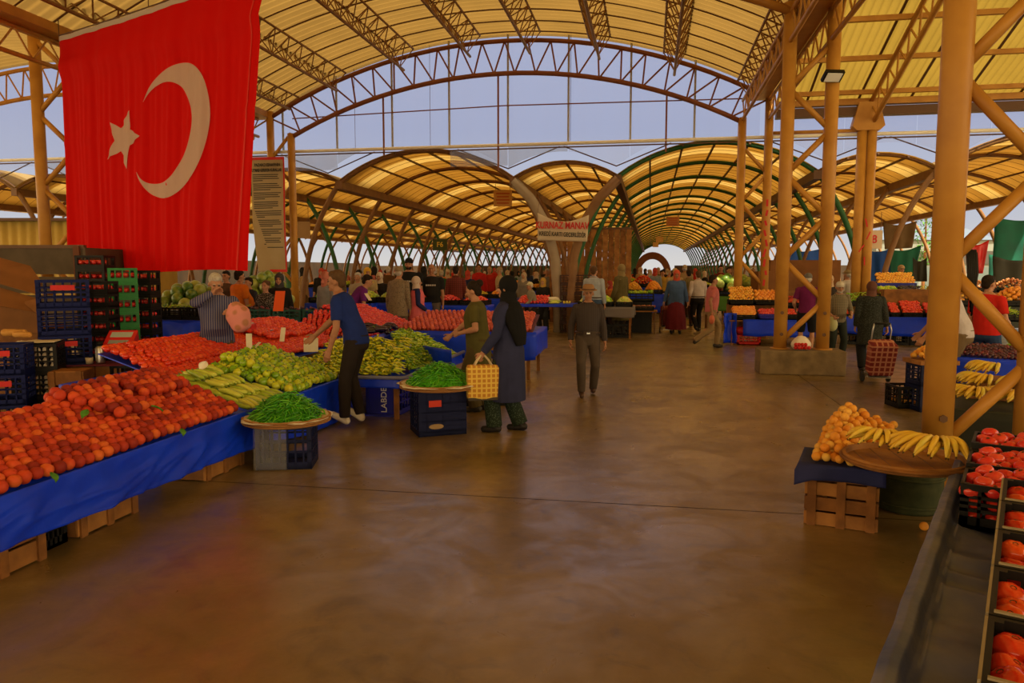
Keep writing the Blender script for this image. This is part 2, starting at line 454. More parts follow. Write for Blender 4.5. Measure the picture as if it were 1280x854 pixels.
# eaves gutter and beams along column lines
def bar(name, label, p0, p1, w, h, m, cat='beam', group=None):
    mb = MB(); c = (V(p0) + V(p1)) / 2; mb.beam(V(p0) - c, V(p1) - c, w, h)
    return tag(mb.build(name, m, None, False, c), label, cat, group)
bar('eaves_beam', 'long gutter beam over the right row of twin columns', (2.45, -3, 5.86), (2.45, 19.5, 5.86), 0.5, 0.16, STEEL)
bar('eaves_beam', 'long gutter beam over the left row of columns behind the flag', (-10.5, -3, 5.86), (-10.5, 19.5, 5.86), 0.6, 0.16, STEEL)
for xx, nm in ((XR, 'inner'), (XR2, 'outer')):
    lattice('side_girder', lambda t: (xx, 19.3 - 16 * t, 5.75), lambda t: (xx, 19.3 - 16 * t, 5.3), 22,
            'lattice girder joining the %s posts of the right twin columns' % nm, 0.035, 0.04, 0.018, STEEL)
lattice('side_girder', lambda t: (XL2 - .35, 19.3 - 16 * t, 5.75), lambda t: (XL2 - .35, 19.3 - 16 * t, 5.3), 22,
        'lattice girder joining the left columns behind the flag', 0.035, 0.04, 0.018, STEEL)

# twin columns laced with zigzag braces
def twin(label, x0, x1, y, r, ztop0, ztop1, zb=0.0, first=0.52, step=0.68, red=False):
    t = thing('twin_column', label, 'column', (x0, y, zb))
    for x, zt in ((x0, ztop0), (x1, ztop1)):
        mb = MB(); mb.tube([(x - x0, 0, 0), (x - x0, 0, zt - zb)], r, 20)
        mb.lathe([(r * 1.02, 0), (r * 1.5, 0), (r * 1.5, 0.02), (r * 1.02, 0.02)], 12, (x - x0, 0, 0))
        o = mb.build('post', STEEL, t, False)
        o.data.polygons.foreach_set('use_smooth', [len(p.vertices) == 4 and abs(p.normal.z) < 0.5 for p in o.data.polygons])
        bolts = MB()
        for zz in (0.25, 0.6):
            bolts.tube([(x - x0, -r - 0.012, zz), (x - x0, -r + 0.01, zz)], 0.03, 6)
        bolts.build('bolt_plate', STEEL_DARK, t)
        if red and x == x1:
            mk = MB()
            for q in range(11):
                zc = 0.9 + q * 0.24
                mk.box((x - x0 + rnd.uniform(-.03, .03), -r * 0.97, zc), (0.05, 0.03, rnd.uniform(.1, .2)), Matrix.Rotation(rnd.uniform(-.3, .3), 3, 'Y'))
            mk.build('painted_mark', RED_PAINT, t)
    z = first; side = 0
    while z + step < ztop0:
        a = (x0, x1)[side] - x0; b2 = (x0, x1)[1 - side] - x0
        mb = MB(); mb.tube([(a, 0, z - zb), (b2, 0, z + step - zb)], r * 0.45, 10); mb.build('brace', STEEL, t, True)
        z += step; side = 1 - side
    return t
twin('thick yellow twin column beside the round banana tray', XR, XR2, 6.0, 0.105, 6.0, 6.2, 0.0, 0.36)
twin('yellow twin column standing on the concrete plinth', XR, XR2 + 0.04, 12.95, 0.105, 5.9, 6.3, 0.39, 0.5)
twin('yellow twin column at the gable, one post marked with red paint', XR, XR2, YG, 0.10, 5.35, 5.95, 0.0, 0.6, red=True)
twin('yellow twin column at the gable beside the hanging rules banner', XL2, XL, YG, 0.10, 5.95, 5.35, 0.0, 0.6)
p = PY(47, 130, 12.6)
twin('yellow twin column left of the red flag, behind the truck', p.x, p.x + 0.75, 12.6, 0.105, 6.1, 6.1)
# boxy twin head column on the right carrying the rafter truss
p = PY(1075, 372, YG); XB = p.x
t = thing('boxed_column', 'square yellow column with a flared head under the right rafter truss', 'column', (XB, YG, 0))
for dx in (-0.11, 0.11):
    mb = MB(); mb.tube([(dx, 0, 0), (dx, 0, 5.0)], 0.11, 16); mb.build('post', STEEL, t, True)
mb = MB(); mb.loft([[V((sx_ * a, sy_ * 0.12, z)) for sx_, sy_ in ((-1, -1), (1, -1), (1, 1), (-1, 1))] for a, z in ((0.26, 4.95), (0.36, 5.05), (0.22, 5.6))]); mb.build('column_head', STEEL, t)
mb = MB()
for q in range(4): mb.box((0.1 * rnd.uniform(-1, 1), -0.115, 1.9 + q * 0.3), (0.03, 0.01, 0.2), Matrix.Rotation(rnd.uniform(-.6, .6), 3, 'Y'))
mb.build('painted_mark', RED_PAINT, t)

# right bay: sloped roof rising towards the viewer
SL = 0.35
zr = PY(1130, 118, YG).z
def rz_(y): return zr + SL * (YG - y)
mb = MB(); per = 0.16; nx = int(17 / per * 4)
mb.grid(nx, 34, lambda u, v: V((2.9 + 17 * u, -18.0 + 37.6 * v, (rz_(max(2.0, -18.0 + 37.6 * v)) - .30 * max(0, 2.0 - (-18.0 + 37.6 * v))) + 0.03 * math.sin(2 * PI * 17 * u / per))))
cr = struct(mb.build('ceiling_right', ROOF_R, None, True))
for k in range(8):
    y = 19.0 - k * 1.25
    bar('roof_purlin', 'purlin across the yellow right bay roof, %s from the gutter' % ords[k], (2.9, y, rz_(y) - 0.08), (19, y, rz_(y) - 0.08), 0.09, 0.10, STEEL, 'purlin', 'purlins of the right bay roof')
for k in range(7):
    x = 3.6 + k * 1.15
    mb = MB(); mb.beam((x, 19.4, rz_(19.4) - 0.03), (x, 6, rz_(6) - 0.03), 0.05, 0.03); mb.build('sheet_lap', STEEL_DARK, cr)
bar('eaves_beam', 'gutter beam along the low edge of the yellow right bay roof', (2.9, YG + 0.05, zr - 0.13), (19, YG + 0.05, zr - 0.13), 0.2, 0.14, STEEL)
bar('gutter_box', 'dark gutter trough under the right bay roof edge', (2.9, YG + 0.1, zr - 0.34), (19, YG + 0.1, zr - 0.34), 0.25, 0.2, STEEL_DARK, 'gutter')
lattice('rafter_truss', lambda t: (XB + 0.05, YG - 11 * t, rz_(YG - 11 * t) - 0.15), lambda t: (XB + 0.12, YG - 11 * t, rz_(YG - 11 * t) - 0.62), 17,
        'sloping lattice rafter rising from the square column on the right', 0.05, 0.055, 0.022, STEEL)
mb = MB(); mb.tube([(0, 0, 0), (2.1, 0, 0), (2.25, 0, -0.2), (2.25, 0, -0.45)], 0.045, 8)
tag(mb.build('drain_pipe', STEEL, None, True, (2.8, YG + 0.1, 4.98)), 'bent drain pipe running between the gable column and the square column', 'pipe')

# floodlight on the plinth column
p = PY(1040, 96, 12.8)
t = thing('floodlight', 'small white floodlight clamped to the post above the plinth', 'floodlight', (p.x, 12.75, p.z))
R = Euler((math.radians(-35), 0, math.radians(15))).to_matrix()
mb = MB(); mb.box((0, 0, 0), (0.30, 0.20, 0.06), R); mb.build('housing', BLACK_PLASTIC, t)
mb = MB(); mb.box(R @ V((0, 0, -0.035)), (0.24, 0.16, 0.012), R); mb.build('lens', mat('lamp_lens', (0.85, 0.9, 0.9), 0.15), t)
mb = MB(); mb.tube([(0, 0, 0), (-0.16, 0.05, -0.02)], 0.015, 6); mb.build('bracket', BLACK_PLASTIC, t)

# ---- gable glazing
PER = 7.8
def vault_z(x):
    """top of the market roofs at x"""
    u = (x - 1.6 + PER / 2) % PER - PER / 2
    if abs(u) <= 2.5: return arc(-2.5, 2.5, 4.2, 0.82)(u)
    w_ = abs(u) - PER / 2
    return arc(-1.4, 1.4, 4.2, 0.40)(w_)
def glaze(name, a, tint, milk):
    m, nt, b = _nodes(name); out = nt.nodes['Material Output']
    tr = nt.nodes.new('ShaderNodeBsdfTransparent'); tr.inputs[0].default_value = lin(tint)
    tc = nt.nodes.new('ShaderNodeTexCoord'); mp = nt.nodes.new('ShaderNodeMapping'); mp.inputs['Scale'].default_value = (1.6, 1, 0.12)
    n = nt.nodes.new('ShaderNodeTexNoise'); n.inputs['Scale'].default_value = 1.5; n.inputs['Detail'].default_value = 3
    nt.links.new(tc.outputs['Object'], mp.inputs[0]); nt.links.new(mp.outputs[0], n.inputs['Vector'])
    mr = nt.nodes.new('ShaderNodeMapRange'); mr.inputs[3].default_value = a * 0.5; mr.inputs[4].default_value = a * 1.5; nt.links.new(n.outputs['Fac'], mr.inputs[0])
    tl = nt.nodes.new('ShaderNodeBsdfTranslucent'); tl.inputs[0].default_value = lin(milk)
    mx = nt.nodes.new('ShaderNodeMixShader'); nt.links.new(mr.outputs[0], mx.inputs[0])
    nt.links.new(tr.outputs[0], mx.inputs[1]); nt.links.new(tl.outputs[0], mx.inputs[2]); nt.links.new(mx.outputs[0], out.inputs[0])
    return m
GL_A = glaze('gable_sheet', 0.05, (0.95, 0.96, 0.99), (0.8, 0.8, 0.8))
GL_B = glaze('gable_sheet_milky', 0.08, (0.97, 0.97, 0.98), (0.9, 0.9, 0.88))
GL_C = glaze('gable_sheet_dusty', 0.15, (0.88, 0.87, 0.85), (0.7, 0.68, 0.64))
zp = PY(650, 181, YG + 0.1).z     # height of the white rail
xs = [-22.4 + 1.56 * k for k in range(17)]
wi = 1
def pane(x0, x1, zlo, zhi, m, n=8, y=YG + 0.16):
    global wi
    mb = MB()
    lo = [V((x0 + (x1 - x0) * k / n, y, zlo(x0 + (x1 - x0) * k / n))) for k in range(n + 1)]
    hi = [V((x0 + (x1 - x0) * k / n, y, max(zlo(x0 + (x1 - x0) * k / n) + 0.01, zhi(x0 + (x1 - x0) * k / n)))) for k in range(n + 1)]
    mb.add(lo + hi, [(k, k + 1, n + 2 + k, n + 1 + k) for k in range(n)])
    o = thick(mb.build('window_%d' % wi, m), 0.004); wi += 1
    return struct(o)
def gtop(x):
    if x < -10.35: return roofl_z(x)
    if x > 2.9: return zr - 0.25
    return roof_z(x)
for k in range(16):
    x0, x1 = xs[k] + 0.012, xs[k + 1] - 0.012
    pane(x0, x1, lambda x: zp, gtop, GL_A)
    pane(x0, x1, lambda x: min(zp - 0.02, vault_z(x) + 0.10), lambda x: zp - 0.01, GL_B if k % 3 else GL_C)
    if k in (7, 8, 11): pane(x0, x1, lambda x: zp - 0.5, lambda x: zp - 0.08, GL_C, 1, YG + 0.20)
for k in range(10):
    x0, x1 = 2.9 + 1.6 * k, 2.9 + 1.6 * (k + 1) - 0.02
    pane(x0, x1, lambda x: zp, gtop, GL_A, 2)
    pane(x0, x1, lambda x: min(zp - 0.02, vault_z(x) + 0.10), lambda x: zp - 0.01, GL_B)
ti = 1
def trim(mb, m, smooth=False):
    global ti
    o = mb.build('trim_%d' % ti, m, None, smooth); ti += 1
    return struct(o)
mb = MB(); mb.tube([(-24, YG + 0.1, zp), (19, YG + 0.1, zp)], 0.045, 8); trim(mb, WHITE_PIPE, True)
mb = MB(); mb.tube([(-24, YG + 0.05, zp - 0.10), (19, YG + 0.05, zp - 0.10)], 0.018, 6); trim(mb, STEEL_DARK)
zq = PY(630, 131, YG).z
mb = MB(); mb.tube([(XL, YG + 0.1, zq - .12), (-3.75, YG + 0.1, zq), (XR, YG + 0.1, zq - .06)], 0.016, 6); trim(mb, STEEL_RED)
for px in (440, 712, 535):
    x = PY(px, 150, YG).x; mb = MB(); mb.tube([(x, YG + 0.2, zp), (x, YG + 0.2, gtop(x))], 0.006, 5); trim(mb, STEEL_DARK)
for px, zlo in ((478, 4.7), (622, 4.25), (833, 4.6)):
    x = PY(px, 150, YG).x; mb = MB(); mb.tube([(x, YG + 0.08, zlo), (x, YG + 0.08, bot_z(x))], 0.026, 6); trim(mb, STEEL_RED)
for k in range(17):
    x = xs[k]
    if x < 2.2:
        mb = MB(); mb.box((x, YG + 0.18, (zp + gtop(x)) / 2), (0.05, 0.03, gtop(x) - zp)); trim(mb, mat('mullion', (0.42, 0.42, 0.42), 0.5))
# V braces above the valleys
for c in range(-3, 3):
    for sgn in (-1, 1):
        xv = 1.6 + PER * c + sgn * 2.5
        mb = MB(); mb.tube([(xv - 1.35, YG + 0.3, 4.85), (xv, YG + 0.3, 4.32), (xv + 1.35, YG + 0.3, 4.85)], 0.018, 5); trim(mb, STEEL_DARK)

# ---- market vaults
Y0, Y1 = 20.3, 98.0
def vault(c, half, rise, name, y0, y1, nx, m):
    zf = arc(c - half, c + half, 4.2, rise); mb = MB()
    mb.grid(nx, int((y1 - y0) / 1.2), lambda u, v: V((c - half + 2 * half * u, y0 + (y1 - y0) * v, zf(c - half + 2 * half * u))))
    o = struct(thick(mb.build(name, m, None, True), 0.012))
    # lengthwise purlins and close ribbing of the sheets
    for q in range(1, 6 if half > 2 else 4):
        x = c - half + 2 * half * q / (6 if half > 2 else 4)
        pb = MB(); pb.box((x, (y0 + y1) / 2, zf(x) - 0.035), (0.05, y1 - y0, 0.05)); pb.build('purlin', STEEL_DARK, o)
    nl = MB(); y = y0 + 0.45
    while y < min(y1, y0 + 34):
        nl.tube([(c - half + 2 * half * k / 14, y, zf(c - half + 2 * half * k / 14) - 0.012) for k in range(15)], 0.006, 4, False); y += 0.6
    nl.build('sheet_joint', STEEL_DARK, o)
    return o
def rib(c, y, m, label, group):
    zf = arc(-2.5, 2.5, 4.15, 0.82); foot = PER / 2 - 0.13
    pts = []
    def leg(s):
        out = []
        for k in range(11):
            t = k / 11.0
            a, b_, d = V((foot, 0, 0)), V((foot - 0.05, 0, 2.6)), V((2.5, 0, 4.15))
            p = a * (1 - t) ** 2 + b_ * 2 * t * (1 - t) + d * t * t
            out.append(V((s * p.x, 0, p.z)))
        return out
    pts = leg(-1) + [V((-2.5 + 5 * k / 16, 0, zf(-2.5 + 5 * k / 16))) for k in range(17)] + leg(1)[::-1]
    mb = MB(); mb.tube(pts, 0.072, 6)
    return tag(mb.build('vault_rib', m, None, True, (c, y, 0)), label, 'rib', group)
names = {0: 'ceiling_centre', -1: 'ceiling_centre_left', -2: 'ceiling_far_left', -3: 'ceiling_outer_left', 1: 'ceiling_centre_right'}
where = {0: 'wide central vault over the aisle', -1: 'wide vault left of the hanging shop sign', -2: 'wide vault behind the rules banner', -3: 'wide vault at the far left behind the flag', 1: 'wide vault at the far right'}
rcol = {0: RIB_GREEN, -1: RIB_BROWN, -2: RIB_GREEN, -3: RIB_BROWN, 1: RIB_BROWN}
for c in (-3, -2, -1, 0, 1):
    cx = 1.6 + PER * c; y1 = Y1
    vault(cx, 2.5, 0.82, names[c], Y0, y1, 20, VAULT)
    y = Y0 + 0.1; k = 0
    while y < y1:
        rib(cx, y, rcol[c] if c or k % 1 == 0 else RIB_BROWN, 'curved steel rib of the %s' % where[c], 'ribs of the %s' % where[c]); y += 3.6; k += 1
for c in (-3, -2, -1, 0, 1):
    cx = 1.6 + PER * c - PER / 2; y1 = Y1
    vault(cx, 1.4, 0.40, 'ceiling_narrow' if c == -3 else 'ceiling_narrow.%03d' % (c + 3), Y0, y1, 10, VAULT)
    y = Y0 + 0.1
    zf = arc(-1.4, 1.4, 4.15, 0.40)
    lab = 'shallow steel arch over the narrow roof bay %s' % {0: 'behind the hanging shop sign', -1: 'left of the rules banner', -2: 'far left behind the truck', -3: 'outermost on the left', 1: 'on the right of the aisle'}[c]
    while y < y1:
        nl = MB(); nl.tube([(-1.4 + 2.8 * k / 10, 0, zf(-1.4 + 2.8 * k / 10)) for k in range(11)], 0.045, 6)
        tag(nl.build('roof_arch', RIB_BROWN, None, True, (cx, y, 0)), lab, 'rib', lab.replace('shallow steel arch', 'arches')); y += 3.6
for c in range(-3, 2):
    for sgn in (-1, 1):
        xv = 1.6 + PER * c + sgn * 2.5
        bar('valley_beam', 'valley beam, %s edge of the %s' % ('left' if sgn < 0 else 'right', where[c]), (xv, Y0, 4.08), (xv, Y1, 4.08), 0.20, 0.22, RIB_BROWN if c else STEEL_DARK)

# ---- far end wall with arched opening
BRICK = mat('brick_end', (0.20, 0.08, 0.035), 0.8, c2=(0.15, 0.06, 0.03), scale=4)
mb = MB(); yb = Y1 + 0.2; n = 20
xc = 0.2
inn = [V((xc + 1.6 * math.cos(PI * k / n), yb, 1.0 + 2.1 * math.sin(PI * k / n))) for k in range(n + 1)]
out_ = [V((xc + 2.4 * math.cos(PI * k / n), yb, 1.0 + 3.0 * math.sin(PI * k / n))) for k in range(n + 1)]
mb.add(inn + out_, [(k, k + 1, n + 2 + k, n + 1 + k) for k in range(n)])
mb.add([V((xc - 1.6, yb, 0)), V((xc - 1.6, yb, 1)), V((xc - 2.4, yb, 1)), V((xc - 2.4, yb, 0))], [(0, 1, 2, 3)])
mb.add([V((xc + 1.6, yb, 0)), V((xc + 1.6, yb, 1)), V((xc + 2.4, yb, 1)), V((xc + 2.4, yb, 0))], [(0, 1, 2, 3)])
struct(thick(mb.build('wall_back', BRICK), 0.4))

mb = MB(); mb.box((-31.5, Y1 + 1.2, 1.15), (58, .3, 2.3)); mb.box((34, Y1 + 1.2, 1.15), (62, .3, 2.3)); struct(mb.build('wall_front_added', mat('added_far_wall', (.06, .035, .018), .85, c2=(.03, .02, .012), scale=.7)))  # added dark wall, blocks the bright low sky beyond the vaults
# tree-like column where two vaults meet, behind the shop sign
t = thing('tree_column', 'thick tree-like column of two curved legs below the hanging shop sign', 'column', (1.6 - PER / 2, Y0 + .1, 0))
for s_, m_ in ((-1, mat('column_grey_brown', (.26, .19, .12), .7, c2=(.34, .27, .19), scale=2)), (1, RIB_BROWN)):
    mb = MB(); mb.tube([(s_ * (.16 + .02 * 0), 0, 0), (s_ * .17, 0, 1.0), (s_ * .26, 0, 2.0), (s_ * .50, 0, 2.9), (s_ * .92, 0, 3.6), (s_ * 1.4, 0, 4.1)], .14, 10); mb.build('leg', m_, t, True)

for nm, x in (('wall_left_added', -38.0), ('wall_right_added', 46.0)):  # added side walls, hide bright sky near the horizon and darken the background
    mb = MB(); mb.box((x, 60, 1.3), (.3, 84, 2.6)); struct(mb.build(nm, mat('added_far_wall', (.06, .035, .018))))
# ================================================================ PEOPLE
SKIN = mat('skin', (0.42, 0.21, 0.12), 0.55, c2=(0.36, 0.17, 0.10), scale=12, spec=0.3)
SKIN2 = mat('skin_tanned', (0.34, 0.16, 0.085), 0.55, c2=(0.29, 0.13, 0.07), scale=12, spec=0.3)
EYE = mat('eye_dark', (0.03, 0.02, 0.015), 0.3)
LIP = mat('lip', (0.28, 0.085, 0.06), 0.5)
HAIR_D = mat('hair_dark', (0.012, 0.008, 0.006), 0.7, c2=(0.026, 0.016, 0.010), scale=30, bump=0.4, bscale=60, spec=.1)
HAIR_B = mat('hair_brown', (0.075, 0.04, 0.02), 0.6, c2=(0.10, 0.055, 0.025), scale=30, bump=0.4, bscale=60, spec=.1)
HAIR_G = mat('hair_grey', (0.48, 0.45, 0.40), 0.7, c2=(0.33, 0.30, 0.27), scale=30, bump=0.4, bscale=60)
_tmp = bpy.data.meshes.new('tmp'); _tmpo = bpy.data.objects.new('tmp', _tmp); COL.objects.link(_tmpo)

def blob(mb, voxel, it=3, fac=0.5):
    """fuse overlapping pieces into one continuous surface"""
    me0 = mb.mesh('pieces', [])
    _tmpo.data = me0; _tmpo.modifiers.clear()
    m = _tmpo.modifiers.new('r', 'REMESH'); m.mode = 'VOXEL'; m.voxel_size = voxel; m.use_smooth_shade = True
    if it:
        s = _tmpo.modifiers.new('s', 'SMOOTH'); s.factor = fac; s.iterations = it
    bpy.context.view_layer.update()
    me = bpy.data.meshes.new_from_object(_tmpo.evaluated_get(bpy.context.evaluated_depsgraph_get()))
    _tmpo.data = _tmp; bpy.data.meshes.remove(me0)
    return me

def put_mesh(name, me, m, parent, label=None):
    me.materials.clear(); me.materials.append(m)
    o = link(name, me, parent)
    if label: o['label'] = label
    return o

def ik(a, c, l1, l2, pole):
    d = c - a; L = d.length
    if L > (l1 + l2) * 0.995: c = a + d * ((l1 + l2) * 0.995 / L); d = c - a; L = d.length
    x = (l1 * l1 - l2 * l2 + L * L) / (2 * L); h = math.sqrt(max(0.0, l1 * l1 - x * x))
    u = d.normalized(); p = V(pole); p = (p - u * p.dot(u))
    p = p.normalized() if p.length > 1e-5 else V((0, 1, 0))
    return a + u * x + p * h, c

def sstep(t): t = max(0, min(1, t)); return t * t * (3 - 2 * t)

def person(label, loc, rz, H=1.70, lean=0.0, side=0.0, hp=0.0, hy=0.0, lh=None, rh=None, lf=None, rf=None, lfp=0.0, rfp=0.0,
           pz=0.0, px=0.0, py=0.0, hem2=None, sex='m', belly=0.0, top=None, bottom=None, head=None, shoes=(0.03, 0.025, 0.02), skin=None, vox=0.014,
           group=None, curl=0.5, sleeve='short', hem=None, lpole=None, rpole=None, build=1.0, glasses=False, belt=False, beard=None, mustache=None, twist=0.0):
    """a standing, walking or leaning figure facing local +Y"""
    s = H / 1.75; fem = sex == 'f'
    root = thing('person', label, 'person', loc, rz, group); root.scale = (s, s, s)
    skin = skin or SKIN
    sw = (0.160 if fem else 0.176) * build
    hipw = 0.09
    pel = V((px, py, 0.93 + pz))
    def T(p):
        p = V(p); k = sstep((p.z - 0.93) / 0.28); q = V((p.x, p.y, p.z - 0.93))
        if twist: q = Matrix.Rotation(twist * k, 3, 'Z') @ q
        q = Matrix.Rotation(side * k, 3, 'Y') @ (Matrix.Rotation(-lean * k, 3, 'X') @ q)
        return pel + q
    def ell(z, rx, ry, yo=0.0, n=16, f=1.0):
        return [T((rx * f * math.cos(2 * PI * k / n), yo + ry * f * math.sin(2 * PI * k / n), z)) for k in range(n)]
    # torso sections: z, half width, half depth, forward offset
    if fem: TS = [(0.84, .165, .125, -.01), (0.93, .175, .13, -.01), (1.05, .145, .11 + belly * .6, .005 + belly * .3), (1.15, .14, .11 + belly * .6, .01 + belly * .3), (1.27, .155, .125, .025), (1.36, .16, .11, .01), (1.43, .13, .075, 0), (1.48, .07, .06, 0)]
    else: TS = [(0.84, .16, .115, -.005), (0.93, .168, .12, -.005), (1.05, .148, .110 + belly, .005 + belly * .6), (1.17, .154, .115 + belly * .7, .012 + belly * .4), (1.30, .176, .122, .012), (1.38, .166, .108, .004), (1.44, .12, .078, 0), (1.49, .07, .06, 0)]
    TS = [(z, a * build, b_ * build, c) for z, a, b_, c in TS]
    S = {-1: T((-sw, 0, 1.38)), 1: T((sw, 0, 1.38))}
    dl = lh if lh is not None else (-0.25, 0.06, 0.84); dr = rh if rh is not None else (0.25, 0.06, 0.84)
    HND = {-1: V(dl), 1: V(dr)}; POL = {-1: V(lpole or (-0.5, -1, -0.3)), 1: V(rpole or (0.5, -1, -0.3))}
    ELB = {}
    for d in (-1, 1):
        ELB[d], HND[d] = ik(S[d], HND[d], 0.29, 0.255, POL[d])
    FT = {-1: V(lf or (-0.11, 0, 0.085)), 1: V(rf or (0.11, 0, 0.085))}; FP = {-1: lfp, 1: rfp}
    HIP = {-1: pel + V((-hipw, 0, -0.02)), 1: pel + V((hipw, 0, -0.02))}; KNE = {}
    for d in (-1, 1):
        KNE[d], FT[d] = ik(HIP[d], FT[d], 0.435, 0.43, (d * 0.15, 1, 0.1))
    # head frame
    nb = T((0, 0.0, 1.46)); nt_ = T((0, 0.012, 1.50))
    HR = Matrix.Rotation(hy, 3, 'Z') @ Matrix.Rotation(-hp, 3, 'X')
    def hd(p): return nt_ + HR @ V(p)
    mb = MB()
    mb.loft([ell(*t) for t in TS])
    mb.tube([nb - V((0, 0, .03)), hd((0, 0.0, 0.06))], [.058, .05], 12)
    mb.sphere(hd((0, -.008, .135)), (.074, .094, .098), 16, 10, HR)
    mb.sphere(hd((0, .026, .072)), (.056, .064, .072), 14, 8, HR)
    mb.sphere(hd((0, .072, .022)), (.024, .02, .018), 8, 6, HR)
    mb.sphere(hd((0, .070, .134)), (.05, .022, .014), 10, 6, HR)
    mb.cap(hd((0, .088, .118)), hd((0, .108, .083)), .009, .0145, 8)
    for d in (-1, 1):
        mb.sphere(hd((d * .077, -.005, .10)), (.011, .022, .032), 8, 6, HR)
        mb.sphere(hd((d * .036, .060, .085)), (.022, .026, .022), 8, 6, HR)
        mb.sphere(S[d] + V((0, 0, -.005)), .054 * build, 10, 8)
        mb.cap(S[d], ELB[d], .050 * build, .039, 10); mb.cap(ELB[d], HND[d], .039, .0265, 10)
        mb.cap(ELB[d], ELB[d].lerp(HND[d], .35), .040, .041, 10)
        mb.cap(HIP[d], KNE[d], .088 * build, .056, 12); mb.cap(KNE[d], FT[d], .054, .038, 10)
        cm = KNE[d].lerp(FT[d], .3) + V((0, -.012, 0)); mb.sphere(cm, (.056, .056, .09), 10, 8)
        f0 = FT[d]; fr = Matrix.Rotation(-FP[d], 3, 'X')
        mb.cap(f0 + fr @ V((0, -.045, -.045)), f0 + fr @ V((0, .12, -.06)), .034, .026, 8)
        # hand: palm, four fingers with two bends, thumb from the side of the palm
        u = (HND[d] - ELB[d]).normalized()
        nrm = V((d, 0, 0)) - u * u.x * d
        nrm = nrm.normalized() if nrm.length > .3 else V((0, 0, 1))     # back of the hand
        ac = u.cross(nrm).normalized()                                  # across the palm
        if ac.y < 0: ac = -ac
        w0 = HND[d]
        for q in (-1, 0, 1):
            mb.cap(w0 + ac * q * .012, w0 + u * .085 + ac * q * .024, .016, .014, 8)
        for q, (ln, of) in enumerate(((.042, .082), (.047, .088), (.044, .086), (.034, .078))):
            b0 = w0 + u * of + ac * (.033 - .022 * q)
            cu = curl * (1.0 + .12 * q)
            d1 = (u * math.cos(cu) - nrm * math.sin(cu)); d2 = (u * math.cos(cu * 2.1) - nrm * math.sin(cu * 2.1))
            b1 = b0 + d1 * ln; b2 = b1 + d2 * ln * .85
            mb.cap(b0, b1, .0092, .0084, 8); mb.cap(b1, b2, .0084, .007, 8)
        t0 = w0 + u * .028 + ac * .030; t1 = t0 + (u * .7 + ac * .6 - nrm * .35).normalized() * .042; t2 = t1 + (u * .9 + ac * .1 - nrm * .4).normalized() * .032
        mb.cap(t0, t1, .0125, .0105, 8); mb.cap(t1, t2, .0105, .0085, 8)
    put_mesh('body', blob(mb, vox, 2, 0.45), skin, root)
    # face
    if vox < 0.02:
        for d in (-1, 1):
            e = MB(); e.sphere(hd((d * .030, .085, .116)), (.012, .008, .007), 8, 6, HR); e.build('eye', EYE, root, True)
            e = MB(); e.cap(hd((d * .016, .094, .136)), hd((d * .046, .083, .137)), .0045, .003, 6); e.build('eyebrow', HAIR_D if head and head[0] != 'grey' else HAIR_G, root, True)
        e = MB(); e.cap(hd((-.020, .089, .050)), hd((.020, .089, .050)), .0065, .0065, 8); e.build('mouth', LIP, root, True)
        if mustache:
            e = MB(); e.cap(hd((-.024, .090, .062)), hd((.024, .090, .062)), .009, .009, 8); e.build('moustache', mustache, root, True)
        if beard:
            e = MB(); e.sphere(hd((0, .03, .04)), (.06, .066, .05), 12, 8, HR); e.build('beard', beard, root, True)
    cv = max(vox * 1.05, 0.011)
    # lower clothes
    kind, bc = bottom; bm = bc if not isinstance(bc, tuple) else cloth_mat(bc)
    zsk = None
    if kind in ('trousers', 'shorts', 'wide'):
        mb = MB(); rr = [ell(z, a + .016, b_ + .016, c) for z, a, b_, c in (((1.03, TS[2][1], TS[2][2], TS[2][3]) if belt else (.98, TS[1][1] - .006, TS[1][2] - .006, TS[1][3])), TS[1], TS[0], (.80, .14 * build, .10, 0))]
        mb.loft(rr)
        wd = 1.25 if kind == 'wide' else 1.0
        for d in (-1, 1):
            k_ = KNE[d]; a_ = FT[d] + V((0, 0, 0.0))
            mb.cap(HIP[d], k_, .105 * build, .073 * wd, 12)
            if kind == 'shorts': mb.tube([HIP[d], HIP[d].lerp(k_, 1.05)], [.11, .092], 12)
            else: mb.sphere(k_, .073 * wd, 10, 8); mb.tube([k_, k_.lerp(a_, .4), a_ + (a_ - k_).normalized() * .015], [.073 * wd, .074 * wd, .060 * wd * (1 if wd == 1 else 1.2)], 12)
        put_mesh(kind if kind != 'wide' else 'trousers', blob(mb, cv, 2, .4), bm, root)
    elif kind == 'skirt':
        zh = hem2 or hem or 0.22; fx = (FT[-1] + FT[1]) / 2
        def sk(z, rx, ry):
            t = (0.93 - z) / (0.93 - .1); c = pel.lerp(V((fx.x, fx.y, 0)), max(0, t)); spread = abs(FT[1].y - FT[-1].y) * .35 * max(0, t)
            return [V((c.x + rx * math.cos(2 * PI * k / 28) * (1 + .05 * math.sin(k * 2 * PI / 28 * 9) * max(0, t)), c.y + (ry + spread) * math.sin(2 * PI * k / 28) * (1 + .05 * math.sin(k * 2 * PI / 28 * 9) * max(0, t)), z + pz * (1 - t))) for k in range(28)]
        mb = MB(); mb.loft([sk(1.04, .17, .14), sk(.93, .20, .17), sk(.75, .225, .21), sk(.5, .25, .25), sk(zh, .285, .265)])
        put_mesh('skirt', blob(mb, cv, 2, .4), bm, root)
